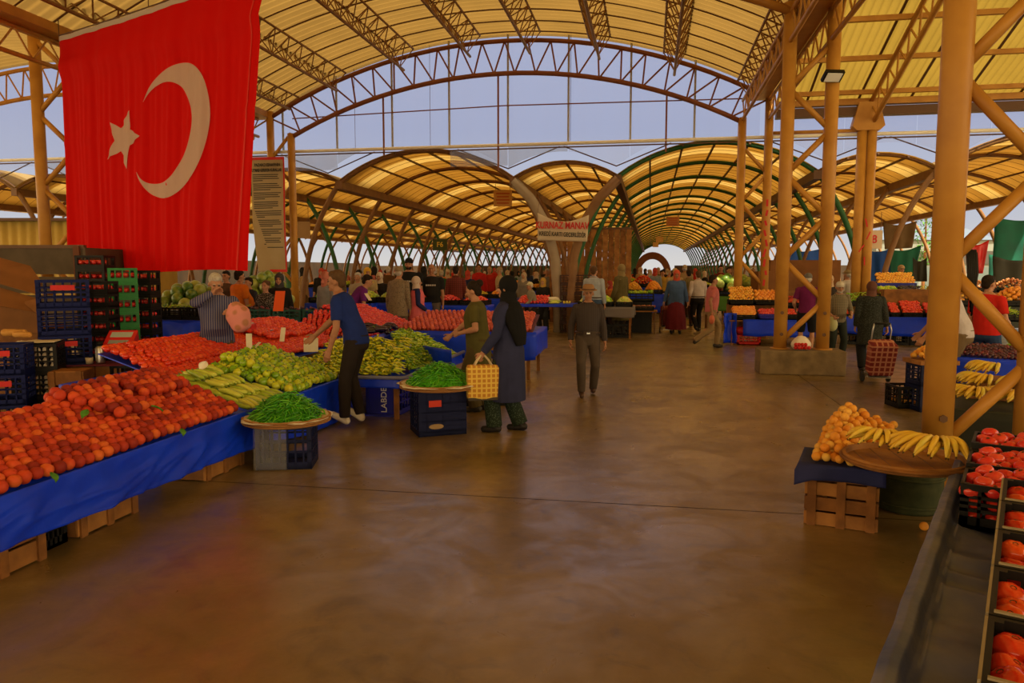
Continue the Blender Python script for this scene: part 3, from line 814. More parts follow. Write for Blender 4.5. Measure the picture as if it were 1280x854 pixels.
    # upper clothes
    if top:
        kind, tc_ = top; tm = tc_ if not isinstance(tc_, tuple) else cloth_mat(tc_)
        o_ = .020 if kind != 'coat' else .034
        mb = MB()
        zlo = {'tshirt': .88, 'shirt': .98 if belt else .86, 'coat': None, 'tunic': None, 'vest': .82}[kind]
        base = [ell(z, a + o_, b_ + o_, c) for z, a, b_, c in TS[2:7]]
        base.append(ell(1.475, .078, .068, 0))
        if zlo is not None:
            base = [ell(zlo, TS[1][1] + o_ + .004, TS[1][2] + o_ + .004, 0), ell(.95, TS[1][1] + o_, TS[1][2] + o_, 0)][(1 if belt else 0):] + base
            mb.loft(base)
        else:
            zh = hem or .42; fx = (FT[-1] + FT[1]) / 2; fl = .235 if kind == 'coat' else .205
            def sk(z, rx, ry):
                t = max(0, (0.93 - z) / .83); c = pel.lerp(V((fx.x, fx.y, 0)), t * .8)
                return [V((c.x + rx * math.cos(2 * PI * k / 16), c.y + ry * math.sin(2 * PI * k / 16), z + pz * (1 - t))) for k in range(16)]
            lo = [sk(zh, fl, fl * .85), sk((zh + .93) / 2, fl * .93 + .005, fl * .80), sk(.93, TS[1][1] + o_ + .006, TS[1][2] + o_ + .006)]
            mb.loft(lo + base)
        if kind != 'vest':
            for d in (-1, 1):
                mb.sphere(S[d], .067 * build, 10, 8)
                if sleeve == 'short':
                    e_ = S[d].lerp(ELB[d], .72); mb.tube([S[d], e_], [.070 * build, .062], 12)
                else:
                    ex = .05 if sleeve == 'long' else .0
                    wr = ELB[d].lerp(HND[d], .93 if sleeve == 'long' else .35)
                    mb.cap(S[d], ELB[d], .066 * build, .056, 12); mb.tube([ELB[d], ELB[d].lerp(wr, .5), wr], [.058, .053, .045], 12)
        else:
            for d in (-1, 1): mb.sphere(S[d] * .97 + nb * .03, .066, 10, 8)
        put_mesh({'tshirt': 't_shirt', 'vest': 'vest'}.get(kind, kind), blob(mb, cv, 2, .4), tm, root)
        if kind == 'shirt' and vox < .02:
            mb = MB(); mb.tube([T((.075 * math.cos(a), .07 * math.sin(a), 1.475 - .02 * math.sin(a))) for a in [PI / 2 + .3 + (2 * PI - .6) * k / 16 for k in range(17)]], .015, 6); mb.build('collar', tm, root, True)
        if belt:
            mb = MB(); z = 1.0; mb.tube([T(((TS[1][1] + .024) * math.cos(2 * PI * k / 24), (TS[1][2] + .024) * math.sin(2 * PI * k / 24), z)) for k in range(25)], .014, 6, False); bl = mb.build('belt', mat('belt_leather', (.05, .03, .02), .4), root, True)
            mb = MB(); mb.box(T((0, TS[1][2] + .04, z)), (.05, .012, .035)); mb.build('buckle', METAL, bl)
    # shoes
    if shoes:
        sm = shoes if not isinstance(shoes, tuple) else mat('shoe_%.3f_%.3f_%.3f' % shoes, shoes, .5)
        for d in (-1, 1):
            f0 = FT[d]; fr = Matrix.Rotation(-FP[d], 3, 'X'); mb = MB()
            mb.cap(f0 + fr @ V((0, -.045, -.038)), f0 + fr @ V((0, .125, -.052)), .045, .035, 10)
            mb.tube([f0 + fr @ V((0, -.012, -.02)), f0 + fr @ V((0, -.012, .01))], .047, 10)
            mb.cap(f0 + fr @ V((0, -.04, -.067)), f0 + fr @ V((0, .14, -.071)), .018, .016, 8)
            mb.cap(f0 + fr @ V((-.016, .05, -.067)), f0 + fr @ V((-.012, .13, -.071)), .018, .016, 8); mb.cap(f0 + fr @ V((.016, .05, -.067)), f0 + fr @ V((.012, .13, -.071)), .018, .016, 8)
            put_mesh('shoe', blob(mb, max(.009, vox * .8), 2, .4), sm, root)
    # head wear and hair
    hv = max(.009, vox * .8)
    if head:
        hk, hc = head; hm = hc if not isinstance(hc, tuple) else cloth_mat(hc)
        mb = MB()
        if hk in ('hair', 'grey'):
            mb.sphere(hd((0, -.024, .158)), (.083, .092, .090), 14, 10, HR); mb.sphere(hd((0, -.058, .105)), (.068, .055, .07), 12, 8, HR)
            mb.sphere(hd((0, .035, .195)), (.062, .05, .042), 10, 8, HR)
            put_mesh('hair', blob(mb, hv, 1, .4), hm, root)
        elif hk == 'bald':
            mb.sphere(hd((0, -.05, .105)), (.078, .060, .05), 12, 8, HR); put_mesh('hair', blob(mb, hv, 1, .4), hm, root)
        elif hk == 'bun':
            mb.sphere(hd((0, -.024, .155)), (.086, .098, .094), 14, 10, HR); mb.sphere(hd((0, -.06, .10)), (.07, .06, .08), 12, 8, HR); mb.sphere(hd((0, -.115, .19)), (.055, .05, .05), 12, 8, HR)
            put_mesh('hair', blob(mb, hv, 1, .4), hm, root)
        elif hk in ('hijab', 'longhijab', 'scarf'):
            mb.sphere(hd((0, -.022, .135)), (.095, .108, .118), 16, 10, HR)
            mb.sphere(hd((0, -.01, .03)), (.082, .085, .075), 14, 8, HR)
            mb.tube([hd((0, -.02, .06)), nb + V((0, -.005, -.02)), T((0, 0, 1.38))], [.085, .10, .13 if hk != 'scarf' else .10], 16)
            if hk == 'longhijab':
                mb.loft([[T((rx * math.cos(2 * PI * k / 16), yo + ry * math.sin(2 * PI * k / 16), z)) for k in range(16)] for z, rx, ry, yo in ((1.46, .11, .10, -.02), (1.38, .205, .14, -.02), (1.25, .215, .11, -.07), (1.10, .19, .07, -.12), (.98, .14, .04, -.14))])
            elif hk == 'hijab':
                mb.loft([[T((rx * math.cos(2 * PI * k / 16), yo + ry * math.sin(2 * PI * k / 16), z)) for k in range(16)] for z, rx, ry, yo in ((1.46, .10, .09, 0), (1.37, .19, .13, .0), (1.30, .17, .14, .01))])
            else:
                mb.sphere(hd((0, -.10, .02)), (.035, .05, .06), 8, 6, HR)
            put_mesh('headscarf', blob(mb, hv, 2, .45), hm, root)
        elif hk in ('cap', 'skullcap', 'hat'):
            h2 = MB(); h2.sphere(hd((0, -.045, .105)), (.079, .063, .062), 12, 8, HR); put_mesh('hair', blob(h2, hv, 1, .4), HAIR_G, root)
            if hk == 'hat':
                mb.lathe([(.001, .252), (.06, .25), (.082, .235), (.092, .195), (.095, .17), (.10, .168), (.135, .166), (.136, .160), (.094, .158)], 24)
                mb.v = [tuple(hd((p[0], p[1] - .002, p[2]))) for p in mb.v]; put_mesh('hat', mb.mesh('hat', [], True), hm, root)
                b2 = MB(); b2.tube([hd((.096 * math.cos(2 * PI * k / 24), .096 * math.sin(2 * PI * k / 24), .18)) for k in range(25)], .010, 6, False); b2.build('hat_band', mat('hat_band', (.10, .05, .03), .7), root, True)
            else:
                mb.sphere(hd((0, -.008, .168)), (.086, .102, .082), 16, 10, HR)
                if hk == 'cap': mb.loft([[hd((x, y, z)) for x, y, z in ((-.06, .075, z0), (-.045, .135, z0 - .012), (0, .155, z0 - .016), (.045, .135, z0 - .012), (.06, .075, z0))] for z0 in (.175, .163)])
                put_mesh('cap', blob(mb, hv, 1, .4), hm, root)
    root['_h'] = 0; del root['_h']
    return root, HND, ELB, T
# ================================================================ THE PEOPLE IN THE HALL
def who(label, px, d, a, ytop, **kw):
    """stand a figure on the ground in column px at distance d; a: 0 away, 90 left, 180 towards the viewer, -90 right"""
    loc = PZ(px, d)
    H = kw.pop('H', None) or (CAM_H + (338 - ytop) / F_PX * d) * kw.pop('hs', 1.0)
    return person(label, loc, YAW + math.radians(a), H=H, **kw), loc, H
def local(root, p):
    s = root.scale.x; return Matrix.Rotation(root.rotation_euler.z, 3, 'Z') @ (V(p) * s) + root.location
def G_d(y): return F_PX * CAM_H / (y - 338.0)

TROUS_BLACK = (.012, .010, .010)
HV = .0075
# man in blue T-shirt leaning over the peppers, up on his toes
(man, Hn, El, T_), loc, H = who('man in a blue T-shirt leaning over the pepper stall on tiptoe', 437, 8.0, 84, 342, H=1.66, lean=.36, pz=.075, py=-.07,
    lh=(-.24, .16, .90), rh=(.14, .52, .96), lf=(-.07, .06, .135), rf=(.09, -.07, .145), lfp=-.5, rfp=-.62, top=('tshirt', (.012, .028, .17)), bottom=('trousers', (.022, .016, .014)),
    head=('hair', HAIR_B), shoes=(.60, .56, .50), skin=SKIN2, vox=HV, hp=.05, curl=.35, sleeve='short')
# woman in olive tunic
who('woman in an olive tunic with dark hair tied up, reaching to the onion stand', 598, 8.9, 78, 350, sex='f', lh=(-.22, .20, 1.06), rh=(.15, .46, .96), lean=.06,
    lf=(-.09, .02, .085), rf=(.09, -.04, .085), top=('tunic', (.085, .075, .020)), hem=.62, bottom=('wide', (.075, .055, .020)), head=('bun', HAIR_D), vox=HV, belly=.03, hp=.25, curl=.8, build=1.08)
# woman in navy coat with long black headscarf and a yellow bag
(wo, Hn, El, T_), loc, H = who('woman in a long navy coat and black headscarf carrying a yellow bag', 636, 7.75, 72, 344, sex='f', lh=(-.24, .22, .90), rh=(.22, .12, .86), lean=.02,
    lf=(-.10, .14, .085), rf=(.10, -.10, .085), top=('coat', (.028, .032, .085)), hem=.36, sleeve='long', bottom=('wide', pattern_mat('green_print', 'dots', (.012, .022, .014), (.06, .09, .06), 60)),
    head=('longhijab', (.008, .008, .009)), shoes=(.015, .012, .012), vox=HV, curl=1.0, hp=.05)
hp_ = local(wo, Hn[-1])
t = thing('shopping_bag', 'yellow woven shopping bag with a grid pattern held by the woman in the navy coat', 'bag', hp_ + V((0, 0, -.47)), YAW + math.radians(12))
BAGM = pattern_mat('bag_grid', 'plaid', (.46, .20, .03), (.68, .48, .09), 40, (.58, .34, .06))
mb = MB(); mb.loft([[V((x * w_, y * dp_, z)) for x, y in ((-1, -1), (0, -1.25), (1, -1), (1, 1), (0, 1.25), (-1, 1))] for w_, dp_, z in ((.155, .05, 0), (.165, .06, .03), (.165, .06, .32), (.155, .045, .355))]); bevel(mb.build('sack', BAGM, t), .012)
mb = MB(); mb.box((0, 0, .012), (.32, .13, .03)); mb.build('base', mat('bag_base', (.05, .04, .03), .6), t)
for sgn in (-1, 1):
    mb = MB(); mb.tube([(-.09, sgn * .035, .345), (-.06, sgn * .02, .40), (-.012, 0, .455), (.012, 0, .455), (.06, sgn * .02, .40), (.09, sgn * .035, .345)], .010, 6); mb.build('handle', mat('bag_handle', (.55, .45, .28), .6), t, True)
# man with hat walking towards the viewer
who('elderly man in a tan hat and dark shirt walking towards the viewer', 735, 10.05, 178, 355, lh=(-.27, .04, .83), rh=(.27, .03, .86), lean=.06, lf=(-.10, -.10, .10), rf=(.10, .17, .10), lfp=-.25, rfp=.12,
    top=('shirt', pattern_mat('dark_stripe', 'stripe', (.030, .022, .022), (.055, .042, .038), 90)), sleeve='long', belt=True, bottom=('trousers', (.075, .055, .042)), head=('hat', (.30, .16, .07)),
    shoes=(.06, .03, .02), skin=SKIN2, vox=HV, belly=.03, hp=.12, build=1.02, mustache=None)
# woman in denim cardigan with shopping trolley
(wo2, Hn, El, T_), loc, H = who('woman in a blue denim cardigan and burgundy skirt with a red headscarf', 845, 20.0, 172, 337, sex='f', lh=(-.30, .05, .84), rh=(.33, -.02, .80), lean=.08, top=('coat', (.055, .10, .22)), hem=.50, hem2=.12, sleeve='long',
    bottom=('skirt', (.12, .012, .020)), head=('scarf', (.55, .09, .05)), skin=SKIN2, vox=.011, belly=.05, build=1.1)
def trolley(label, loc, rz, m, H=1.0, tilt=.35):
    t = thing('shopping_trolley', label, 'shopping trolley', loc, rz)
    R = Matrix.Rotation(tilt, 3, 'X')
    def q(p): return R @ V(p) + V((0, 0, .08))
    mb = MB(); mb.loft([[q((x * w_, y * dp_ + .10, z)) for x, y in ((-1, -1), (1, -1), (1, 1), (-1, 1))] for w_, dp_, z in ((.15, .09, .10), (.17, .11, .14), (.18, .12, .50), (.17, .11, .58))]); b_ = mb.build('sack', m, t); bevel(b_, .02)
    mb = MB(); mb.loft([[q((x * w_, y * dp_ + .10, z)) for x, y in ((-1, -1), (1, -1), (1, 1), (-1, 1))] for w_, dp_, z in ((.185, .125, .55), (.17, .12, .60), (.12, .06, .63))]); bevel(mb.build('flap', m, t), .015)
    for sx_ in (-1, 1):
        mb = MB(); mb.tube([q((sx_ * .13, -.03, 0)), q((sx_ * .13, -.03, .75)), q((sx_ * .11, -.06, .84))], .010, 6); mb.build('frame_tube', METAL, t, True)
    mb = MB(); mb.tube([q((-.11, -.06, .84)), q((.11, -.06, .84))], .016, 8); mb.build('handle', BLACK_PLASTIC, t, True)
    mb = MB(); mb.box(q((0, .09, .075)), (.30, .20, .02), R); mb.build('foot_rack', METAL, t)
    mb = MB(); mb.tube([q((-.17, -.02, 0)), q((.17, -.02, 0))], .008, 6); mb.build('axle', METAL, t)
    for sx_ in (-1, 1):
        mb = MB(); mb.lathe([(.001, -.015), (.03, -.018), (.078, -.015), (.08, 0), (.078, .015), (.03, .018), (.001, .015)], 18); w_ = mb.build('wheel', RUBBER, t, True); w_.location = q((sx_ * .185, -.02, 0)); w_.rotation_euler = (0, PI / 2, 0)
    return t
trolley('dark red shopping trolley pulled behind the woman in the denim cardigan', PZ(834, 20.4), YAW + math.radians(-10), mat('trolley_red_brown', (.14, .02, .015), .7))
# man in pink shirt striding right
(pk, Hn, El, T_), loc, H = who('man in a pink shirt and khaki trousers striding to the right', 889, 16.3, -84, 341, lean=.05, lh=(-.23, .16, .83), rh=(.22, -.06, .86), lf=(-.08, .18, .085), rf=(.08, -.40, .20), rfp=-.75,
    top=('tshirt', (.46, .13, .13)), bottom=('trousers', (.25, .17, .085)), head=('hair', HAIR_D), shoes=(.02, .015, .012), skin=SKIN2, vox=.010, belly=.02, pz=-.035, curl=.8)
hp_ = local(pk, Hn[1])
t = thing('plastic_bag', 'small reddish bag carried by the man in the pink shirt', 'bag', hp_ + V((0, 0, -.26)), 0)
mb = MB(); mb.sphere((0, 0, .09), (.06, .09, .10), 10, 8, fn=lambda d, th, ph: d * (1 + .08 * math.sin(4 * ph))); mb.build('bag', mat('bag_orange', (.55, .15, .08), .4), t, True)
mb = MB(); mb.tube([(0, -.03, .17), (0, 0, .25), (0, .03, .17)], .006, 5); mb.build('handle', mat('bag_orange', (.55, .15, .08)), t)
who('man in a white shirt and black trousers walking away, hands at his sides', 872, 20.8, 8, 338, lh=(-.26, .0, .86), rh=(.24, .06, .84), lf=(-.09, -.16, .13), rf=(.09, .10, .085), lfp=-.4, top=('shirt', (.50, .43, .40)), sleeve='elbow', belt=True, bottom=('trousers', TROUS_BLACK), head=('grey', HAIR_B), vox=.011, build=1.05)
who('man in a green-striped shirt standing with hands behind his back', 860, 22.6, 5, 337, lh=(-.10, -.20, 1.0), rh=(.10, -.20, .98), lpole=(-1, -.3, .2), rpole=(1, -.3, .2), top=('shirt', pattern_mat('olive_stripe', 'stripe', (.20, .15, .05), (.10, .08, .03), 40)), bottom=('trousers', (.05, .025, .015)), head=('hair', HAIR_D), vox=.013)
who('man in a cream shirt facing away behind the denim cardigan', 843, 24.5, 2, 335, top=('shirt', (.40, .30, .15)), bottom=('trousers', (.10, .06, .03)), head=('cap', (.48, .38, .20)), vox=.013, build=1.1)
who('broad man in a beige vest over a red shirt, back turned', 855, 27.0, -4, 331, top=('shirt', (.36, .26, .14)), bottom=('trousers', (.06, .03, .02)), head=('skullcap', (.45, .36, .22)), vox=.014, build=1.15)
# around the plinth column
who('man in a magenta T-shirt and black shorts with a grey cap, seen from behind', 1009, 15.2, -22, 341, top=('tshirt', (.14, .012, .085)), bottom=('shorts', (.012, .012, .014)), head=('cap', (.16, .15, .14)), skin=SKIN, vox=.011, lh=(-.24, .15, .95), rh=(.26, .22, 1.0), shoes=(.05, .04, .03))
(pl_, Hn, El, T_), loc, H = who('old man in a checked shirt and white skullcap behind the plinth', 1047, 13.75, 176, 351, hp=.2, lean=.10, lh=(-.20, .28, 1.02), rh=(.18, .26, 1.0), top=('shirt', pattern_mat('grey_check', 'plaid', (.10, .085, .055), (.22, .18, .12), 55, (.06, .05, .035))), sleeve='elbow', bottom=('trousers', (.022, .028, .022)), head=('skullcap', (.55, .50, .42)), beard=HAIR_G, vox=.009, belly=.05, curl=.8)
hp_ = local(pl_, Hn[1])
mb = MB(); mb.sphere((0, 0, -.12), (.09, .07, .12), 12, 8, fn=lambda d, th, ph: d * (1 + .07 * math.sin(5 * ph) + .4 * max(0, math.cos(th)) ** 8)); tag(mb.build('plastic_bag', mat('pale_green_bag', (.42, .42, .20), .4), None, True, hp_ + V((0, 0, -.03))), 'pale green bag held by the old man in the checked shirt', 'bag')
(la, Hn, El, T_), loc, H = who('woman in a black coat and brown headscarf pulling a checked trolley', 1089, 12.5, -6, 351, sex='f', lh=(-.25, .08, .86), rh=(.28, -.10, .82), top=('coat', pattern_mat('black_dots', 'dots', (.014, .016, .014), (.05, .06, .05), 50)), hem=.52, sleeve='long', bottom=('wide', (.014, .014, .016)), head=('hijab', (.13, .055, .04)), vox=.010, build=1.22, lean=.04, belly=.03)
hp_ = local(la, Hn[1])
tl = trolley('red checked shopping trolley pulled by the woman in black', hp_ + V((.12, -.42, 0)) * 1.0, YAW + math.radians(-12), pattern_mat('red_check', 'plaid', (.17, .02, .02), (.42, .18, .11), 26, (.22, .04, .03)), tilt=-.30)
tl.location = G(1094, 478); tl.rotation_euler = (0, 0, YAW + PI + math.radians(-8))
who('person with a pale headscarf behind the old man in the checked shirt', 1036, 16.5, 170, 343, sex='f', top=('coat', (.03, .025, .025)), hem=.4, sleeve='long', bottom=('wide', (.02, .02, .02)), head=('hijab', (.48, .34, .22)), vox=.013)
who('man in a white T-shirt standing left of the square column', 1058, 19.6, 30, 337, top=('tshirt', (.55, .50, .44)), bottom=('trousers', (.10, .07, .04)), head=('cap', (.30, .22, .10)), vox=.013)
who('seller in a beige shirt behind the top shelf of mandarins', 1124, 22.0, 178, 331, top=('shirt', (.36, .27, .16)), bottom=('trousers', (.05, .04, .03)), head=('cap', (.40, .30, .18)), vox=.013, build=1.1)
who('seller with dark hair behind the left end of the top shelf', 1096, 23.5, 178, 342, top=('tshirt', (.03, .05, .12)), bottom=('trousers', (.05, .04, .03)), head=('hair', HAIR_D), vox=.014)
who('woman in a red patterned dress sitting behind the bean crate', 1160, 21.0, 140, 358, H=1.25, sex='f', top=('coat', pattern_mat('red_print', 'dots', (.22, .03, .03), (.40, .18, .12), 50)), hem=.3, sleeve='long', bottom=('wide', (.10, .02, .02)), head=('scarf', (.35, .10, .06)), vox=.013)
# right: red shirt, leaning white top
(rm, Hn, El, T_), loc, H = who('man in a red T-shirt and jeans turned right behind the plum table', 1234, 10.1, -66, 343, lh=(-.25, .05, .84), rh=(.24, .20, .98), top=('tshirt', (.52, .018, .012)), bottom=('trousers', (.025, .055, .13)), head=('hair', HAIR_D), skin=SKIN, vox=.008, belly=.06, build=1.1, hy=-.1)
who('person in a white top bending down behind the near thick post', 1204, 9.3, 60, 360, H=1.70, lean=.36, lh=(-.26, .46, .78), rh=(.22, .50, .84), top=('tshirt', (.50, .46, .50)), bottom=('trousers', (.16, .11, .06)), head=('hair', HAIR_B), skin=SKIN2, vox=.009, hp=.5)
# ================================================================ LEFT SIDE
(se, Hn, El, T_), loc, H = who('grey-haired seller in a blue striped shirt with a hand at his mouth', 270, 8.95, -162, 343, H=1.66, rh=(.02, .20, 1.50), lh=(-.20, .32, 1.24), rpole=(1, .2, -.6), top=('shirt', pattern_mat('blue_stripe', 'stripe', (.025, .032, .12), (.16, .15, .21), 75)), sleeve='long', bottom=('trousers', (.10, .065, .03)), head=('grey', HAIR_G), skin=SKIN, vox=.008, belly=.07, hp=.35, hy=.2, build=1.12, curl=.9)
hp_ = local(se, Hn[-1])
mb = MB(); mb.sphere((0, 0, -.02), (.14, .10, .18), 18, 14, fn=lambda d, th, ph: d * (1 + .08 * math.sin(5 * ph) * math.sin(th) + .05 * math.sin(6 * th)))
o = mb.build('plastic_bag', pattern_mat('pink_bag', 'dots', (.62, .24, .22), (.42, .18, .10), 8), None, True, hp_ + V((.10, -.05, -.02))); o.rotation_euler = (0, -.35, 0); tag(o, 'pink and white carrier bag held up by the striped seller', 'bag')
who('heavy man in an orange T-shirt behind the seller', 300, 14.5, -40, 337, top=('tshirt', (.66, .17, .012)), bottom=('trousers', (.05, .04, .03)), head=('hair', HAIR_D), vox=.011, belly=.09, build=1.15)
who('dark-haired man whose head shows just behind the seller', 284, 15.8, 170, 338, top=('tshirt', (.10, .06, .04)), bottom=('trousers', (.05, .04, .03)), head=('hair', HAIR_D), vox=.013)
who('child standing right of the man in the orange T-shirt', 312, 15.2, 150, 346, top=('tshirt', (.03, .03, .05)), bottom=('trousers', (.05, .04, .03)), head=('hair', HAIR_D), vox=.013)
who('woman in a black headscarf and black coat behind the green crates', 350, 14.2, 185, 341, sex='f', top=('coat', (.014, .012, .012)), hem=.3, sleeve='long', bottom=('wide', (.02, .02, .02)), head=('hijab', (.05, .05, .055)), vox=.011)
who('woman with brown hair in a spotted blouse left of the black-coated woman', 333, 13.9, 170, 350, sex='f', top=('tunic', pattern_mat('dot_blouse', 'dots', (.02, .015, .015), (.30, .25, .20), 45)), hem=.6, bottom=('wide', (.02, .02, .02)), head=('bun', HAIR_B), vox=.013)
who('woman in a light blue-grey blouse and pink scarf left of the purple T-shirt', 408, 15.2, -30, 339, sex='f', top=('tunic', (.26, .28, .30)), hem=.6, sleeve='long', bottom=('wide', (.04, .03, .03)), head=('scarf', (.50, .18, .13)), vox=.012)
who('man in a purple T-shirt bending over the tomatoes', 436, 14.6, -70, 343, H=1.72, lean=.62, lh=(-.22, .52, .86), rh=(.22, .48, .92), hp=.3, top=('tshirt', (.12, .015, .16)), bottom=('trousers', (.03, .025, .025)), head=('hair', HAIR_D), vox=.011)
who('white-haired man between the purple T-shirt and the yellow headscarf', 448, 17.8, 165, 340, top=('shirt', (.33, .28, .22)), bottom=('trousers', (.05, .04, .03)), head=('grey', HAIR_G), vox=.012)
who('woman in a yellow headscarf and cream blouse left of the white headscarf', 460, 18.6, 200, 334, sex='f', top=('tunic', (.42, .32, .16)), hem=.5, bottom=('wide', (.05, .04, .03)), head=('hijab', (.60, .36, .04)), vox=.012)
who('woman in a white headscarf and black top at the back of the left stalls', 475, 18.8, 170, 340, sex='f', top=('coat', (.015, .013, .013)), hem=.4, sleeve='long', bottom=('wide', (.02, .02, .02)), head=('hijab', (.55, .46, .36)), vox=.012)
who('old man in a grey patterned jacket and cap walking left of the pink vest', 497, 15.6, -20, 332, lean=.12, top=('coat', pattern_mat('grey_print', 'dots', (.20, .15, .10), (.08, .06, .045), 40)), hem=.72, sleeve='long', bottom=('trousers', (.18, .13, .09)), head=('cap', (.26, .20, .13)), vox=.011)
(bk, Hn, El, T_), loc, H = who('tall man in a black T-shirt with a pale chest print and dark cap', 512, 17.2, 176, 322, top=('tshirt', (.012, .012, .013)), bottom=('trousers', (.018, .018, .02)), head=('cap', (.012, .012, .012)), beard=HAIR_D, vox=.011, build=1.15)
def chest_print(root, H, z=1.27, y=.155):
    mb = MB()
    for k in range(5): mb.box((-.09 + .045 * k, y, z), (.034, .03, .035))
    mb.build('chest_print', mat('pale_print', (.42, .40, .38), .7), root)
chest_print(bk, H, 1.27, .172)
(pv, Hn, El, T_), loc, H = who('woman in a pink vest, navy sleeves and a white headscarf', 521, 15.7, -75, 345, sex='f', lh=(-.24, .12, .9), rh=(.22, .2, .95), top=('coat', (.015, .022, .09)), hem=.6, sleeve='long', bottom=('wide', (.04, .03, .03)), head=('hijab', (.52, .42, .36)), vox=.010)
# pink vest over the navy dress
mbv = MB(); mbv.loft([[V((a * math.cos(2 * PI * k / 20), .01 + b_ * math.sin(2 * PI * k / 20), z)) for k in range(20)] for z, a, b_ in ((.62, .27, .225), (.80, .255, .215), (.95, .235, .19), (1.1, .20, .165), (1.28, .205, .18), (1.40, .19, .14), (1.46, .10, .085))]); put_mesh('vest', blob(mbv, .012, 3), cloth_mat((.62, .13, .16)), pv)
(bk2, Hn, El, T_), loc, H = who('bald man in a black T-shirt with a pale chest print beside the pink vest', 540, 17.4, 178, 329, top=('tshirt', (.014, .013, .014)), bottom=('trousers', (.10, .08, .07)), head=('bald', HAIR_D), skin=SKIN2, vox=.011, belly=.04, build=1.1)
chest_print(bk2, H, 1.27, .172)
who('man in a maroon checked shirt facing away behind the onions', 570, 19.0, 0, 332, top=('shirt', pattern_mat('maroon_check', 'plaid', (.14, .025, .02), (.07, .015, .012), 40)), sleeve='elbow', bottom=('trousers', (.06, .04, .02)), head=('hair', HAIR_D), vox=.012)
who('woman in a bright red jacket deep in the left market', 599, 26.5, 175, 330, sex='f', top=('coat', (.46, .02, .02)), hem=.6, sleeve='long', bottom=('wide', (.03, .03, .03)), head=('bun', HAIR_D), vox=.014)
who('seated man in a white cap and grey shirt behind the middle table', 668, 19.6, 100, 352, H=1.40, lean=.25, lh=(-.2, .4, .95), rh=(.2, .35, .95), top=('shirt', (.22, .20, .15)), sleeve='long', bottom=('trousers', (.05, .04, .03)), head=('cap', (.50, .45, .28)), vox=.012)
who('woman in a yellow headscarf and black coat right of the seated man', 679, 20.6, 160, 349, H=1.48, sex='f', top=('coat', (.015, .013, .013)), hem=.4, sleeve='long', bottom=('wide', (.03, .03, .03)), head=('hijab', (.50, .30, .06)), vox=.012)
who('man in a light blue shirt and jeans seen from behind past the hatted man', 742, 18.2, -25, 332, top=('shirt', (.32, .36, .42)), sleeve='long', belt=True, bottom=('trousers', (.04, .07, .14)), head=('hair', HAIR_B), vox=.011, build=1.08)
(om, Hn, El, T_), loc, H = who('person in a long olive coat with a bag standing left of the aisle', 776, 19.8, 40, 330, sex='f', top=('coat', (.10, .08, .03)), hem=.35, sleeve='long', bottom=('wide', (.04, .03, .02)), head=('hijab', (.22, .16, .07)), vox=.011, lh=(-.24, .1, .86), rh=(.26, .1, .86))
mb = MB(); mb.sphere((0, 0, -.16), (.15, .12, .17), 12, 8, fn=lambda d, th, ph: d * (1 + .06 * math.sin(5 * ph) + .4 * max(0, math.cos(th)) ** 8)); tag(mb.build('plastic_bag', mat('pale_green_bag', (.42, .42, .20)), None, True, local(om, Hn[1]) + V((-.05, -.06, -.02))), 'bulging pale bag hanging from the person in the olive coat', 'bag')
who('woman in an orange and red blouse sitting low behind the olive coat', 762, 21.0, 120, 350, H=1.4, sex='f', top=('coat', pattern_mat('orange_print', 'dots', (.50, .16, .03), (.40, .03, .03), 14)), hem=.4, sleeve='long', bottom=('wide', (.05, .03, .03)), head=('scarf', (.35, .05, .04)), vox=.013)
who('seller in a green shirt behind the watermelons, right of the pink-shirted man', 910, 25.0, 200, 333, top=('tshirt', (.16, .26, .06)), bottom=('trousers', (.04, .03, .03)), head=('hair', HAIR_D), vox=.013)
who('man in a grey shirt seen between the gable column posts', 940, 27.0, 180, 334, top=('shirt', (.18, .19, .19)), bottom=('trousers', (.04, .03, .03)), head=('grey', HAIR_G), vox=.014)
who('dark-haired man in an orange-brown shirt right of the red-marked post', 966, 25.0, 180, 333, top=('tshirt', (.40, .17, .05)), bottom=('trousers', (.04, .03, .03)), head=('hair', HAIR_D), vox=.014)
who('man in a dark red shirt left of the green-shirted seller', 900, 28.0, 170, 331, top=('shirt', (.16, .02, .02)), bottom=('trousers', (.04, .03, .03)), head=('hair', HAIR_D), vox=.014)
# crowd down the aisle and in the halls: everyone in a colour of their own
CN = [('red', (.42, .025, .018)), ('orange', (.58, .16, .02)), ('mustard', (.42, .27, .04)), ('cream', (.48, .38, .24)), ('olive', (.12, .10, .03)), ('dark green', (.02, .08, .03)), ('navy', (.02, .03, .09)), ('light blue', (.22, .28, .36)), ('burgundy', (.12, .015, .02)), ('black', (.015, .013, .013)), ('brown', (.12, .06, .025)), ('grey', (.20, .18, .16)), ('pink', (.48, .16, .16)), ('tan', (.34, .22, .11))]
BN = [('dark', (.03, .025, .025)), ('brown', (.10, .06, .03)), ('blue', (.04, .06, .12))]
HN = [('hair', HAIR_D, 'dark hair'), ('cap', (.36, .28, .18), 'a beige cap'), ('hijab', (.50, .40, .30), 'a pale headscarf'), ('hijab', (.02, .02, .02), 'a black headscarf'), ('grey', HAIR_G, 'grey hair'), ('scarf', (.45, .06, .04), 'a red headscarf')]
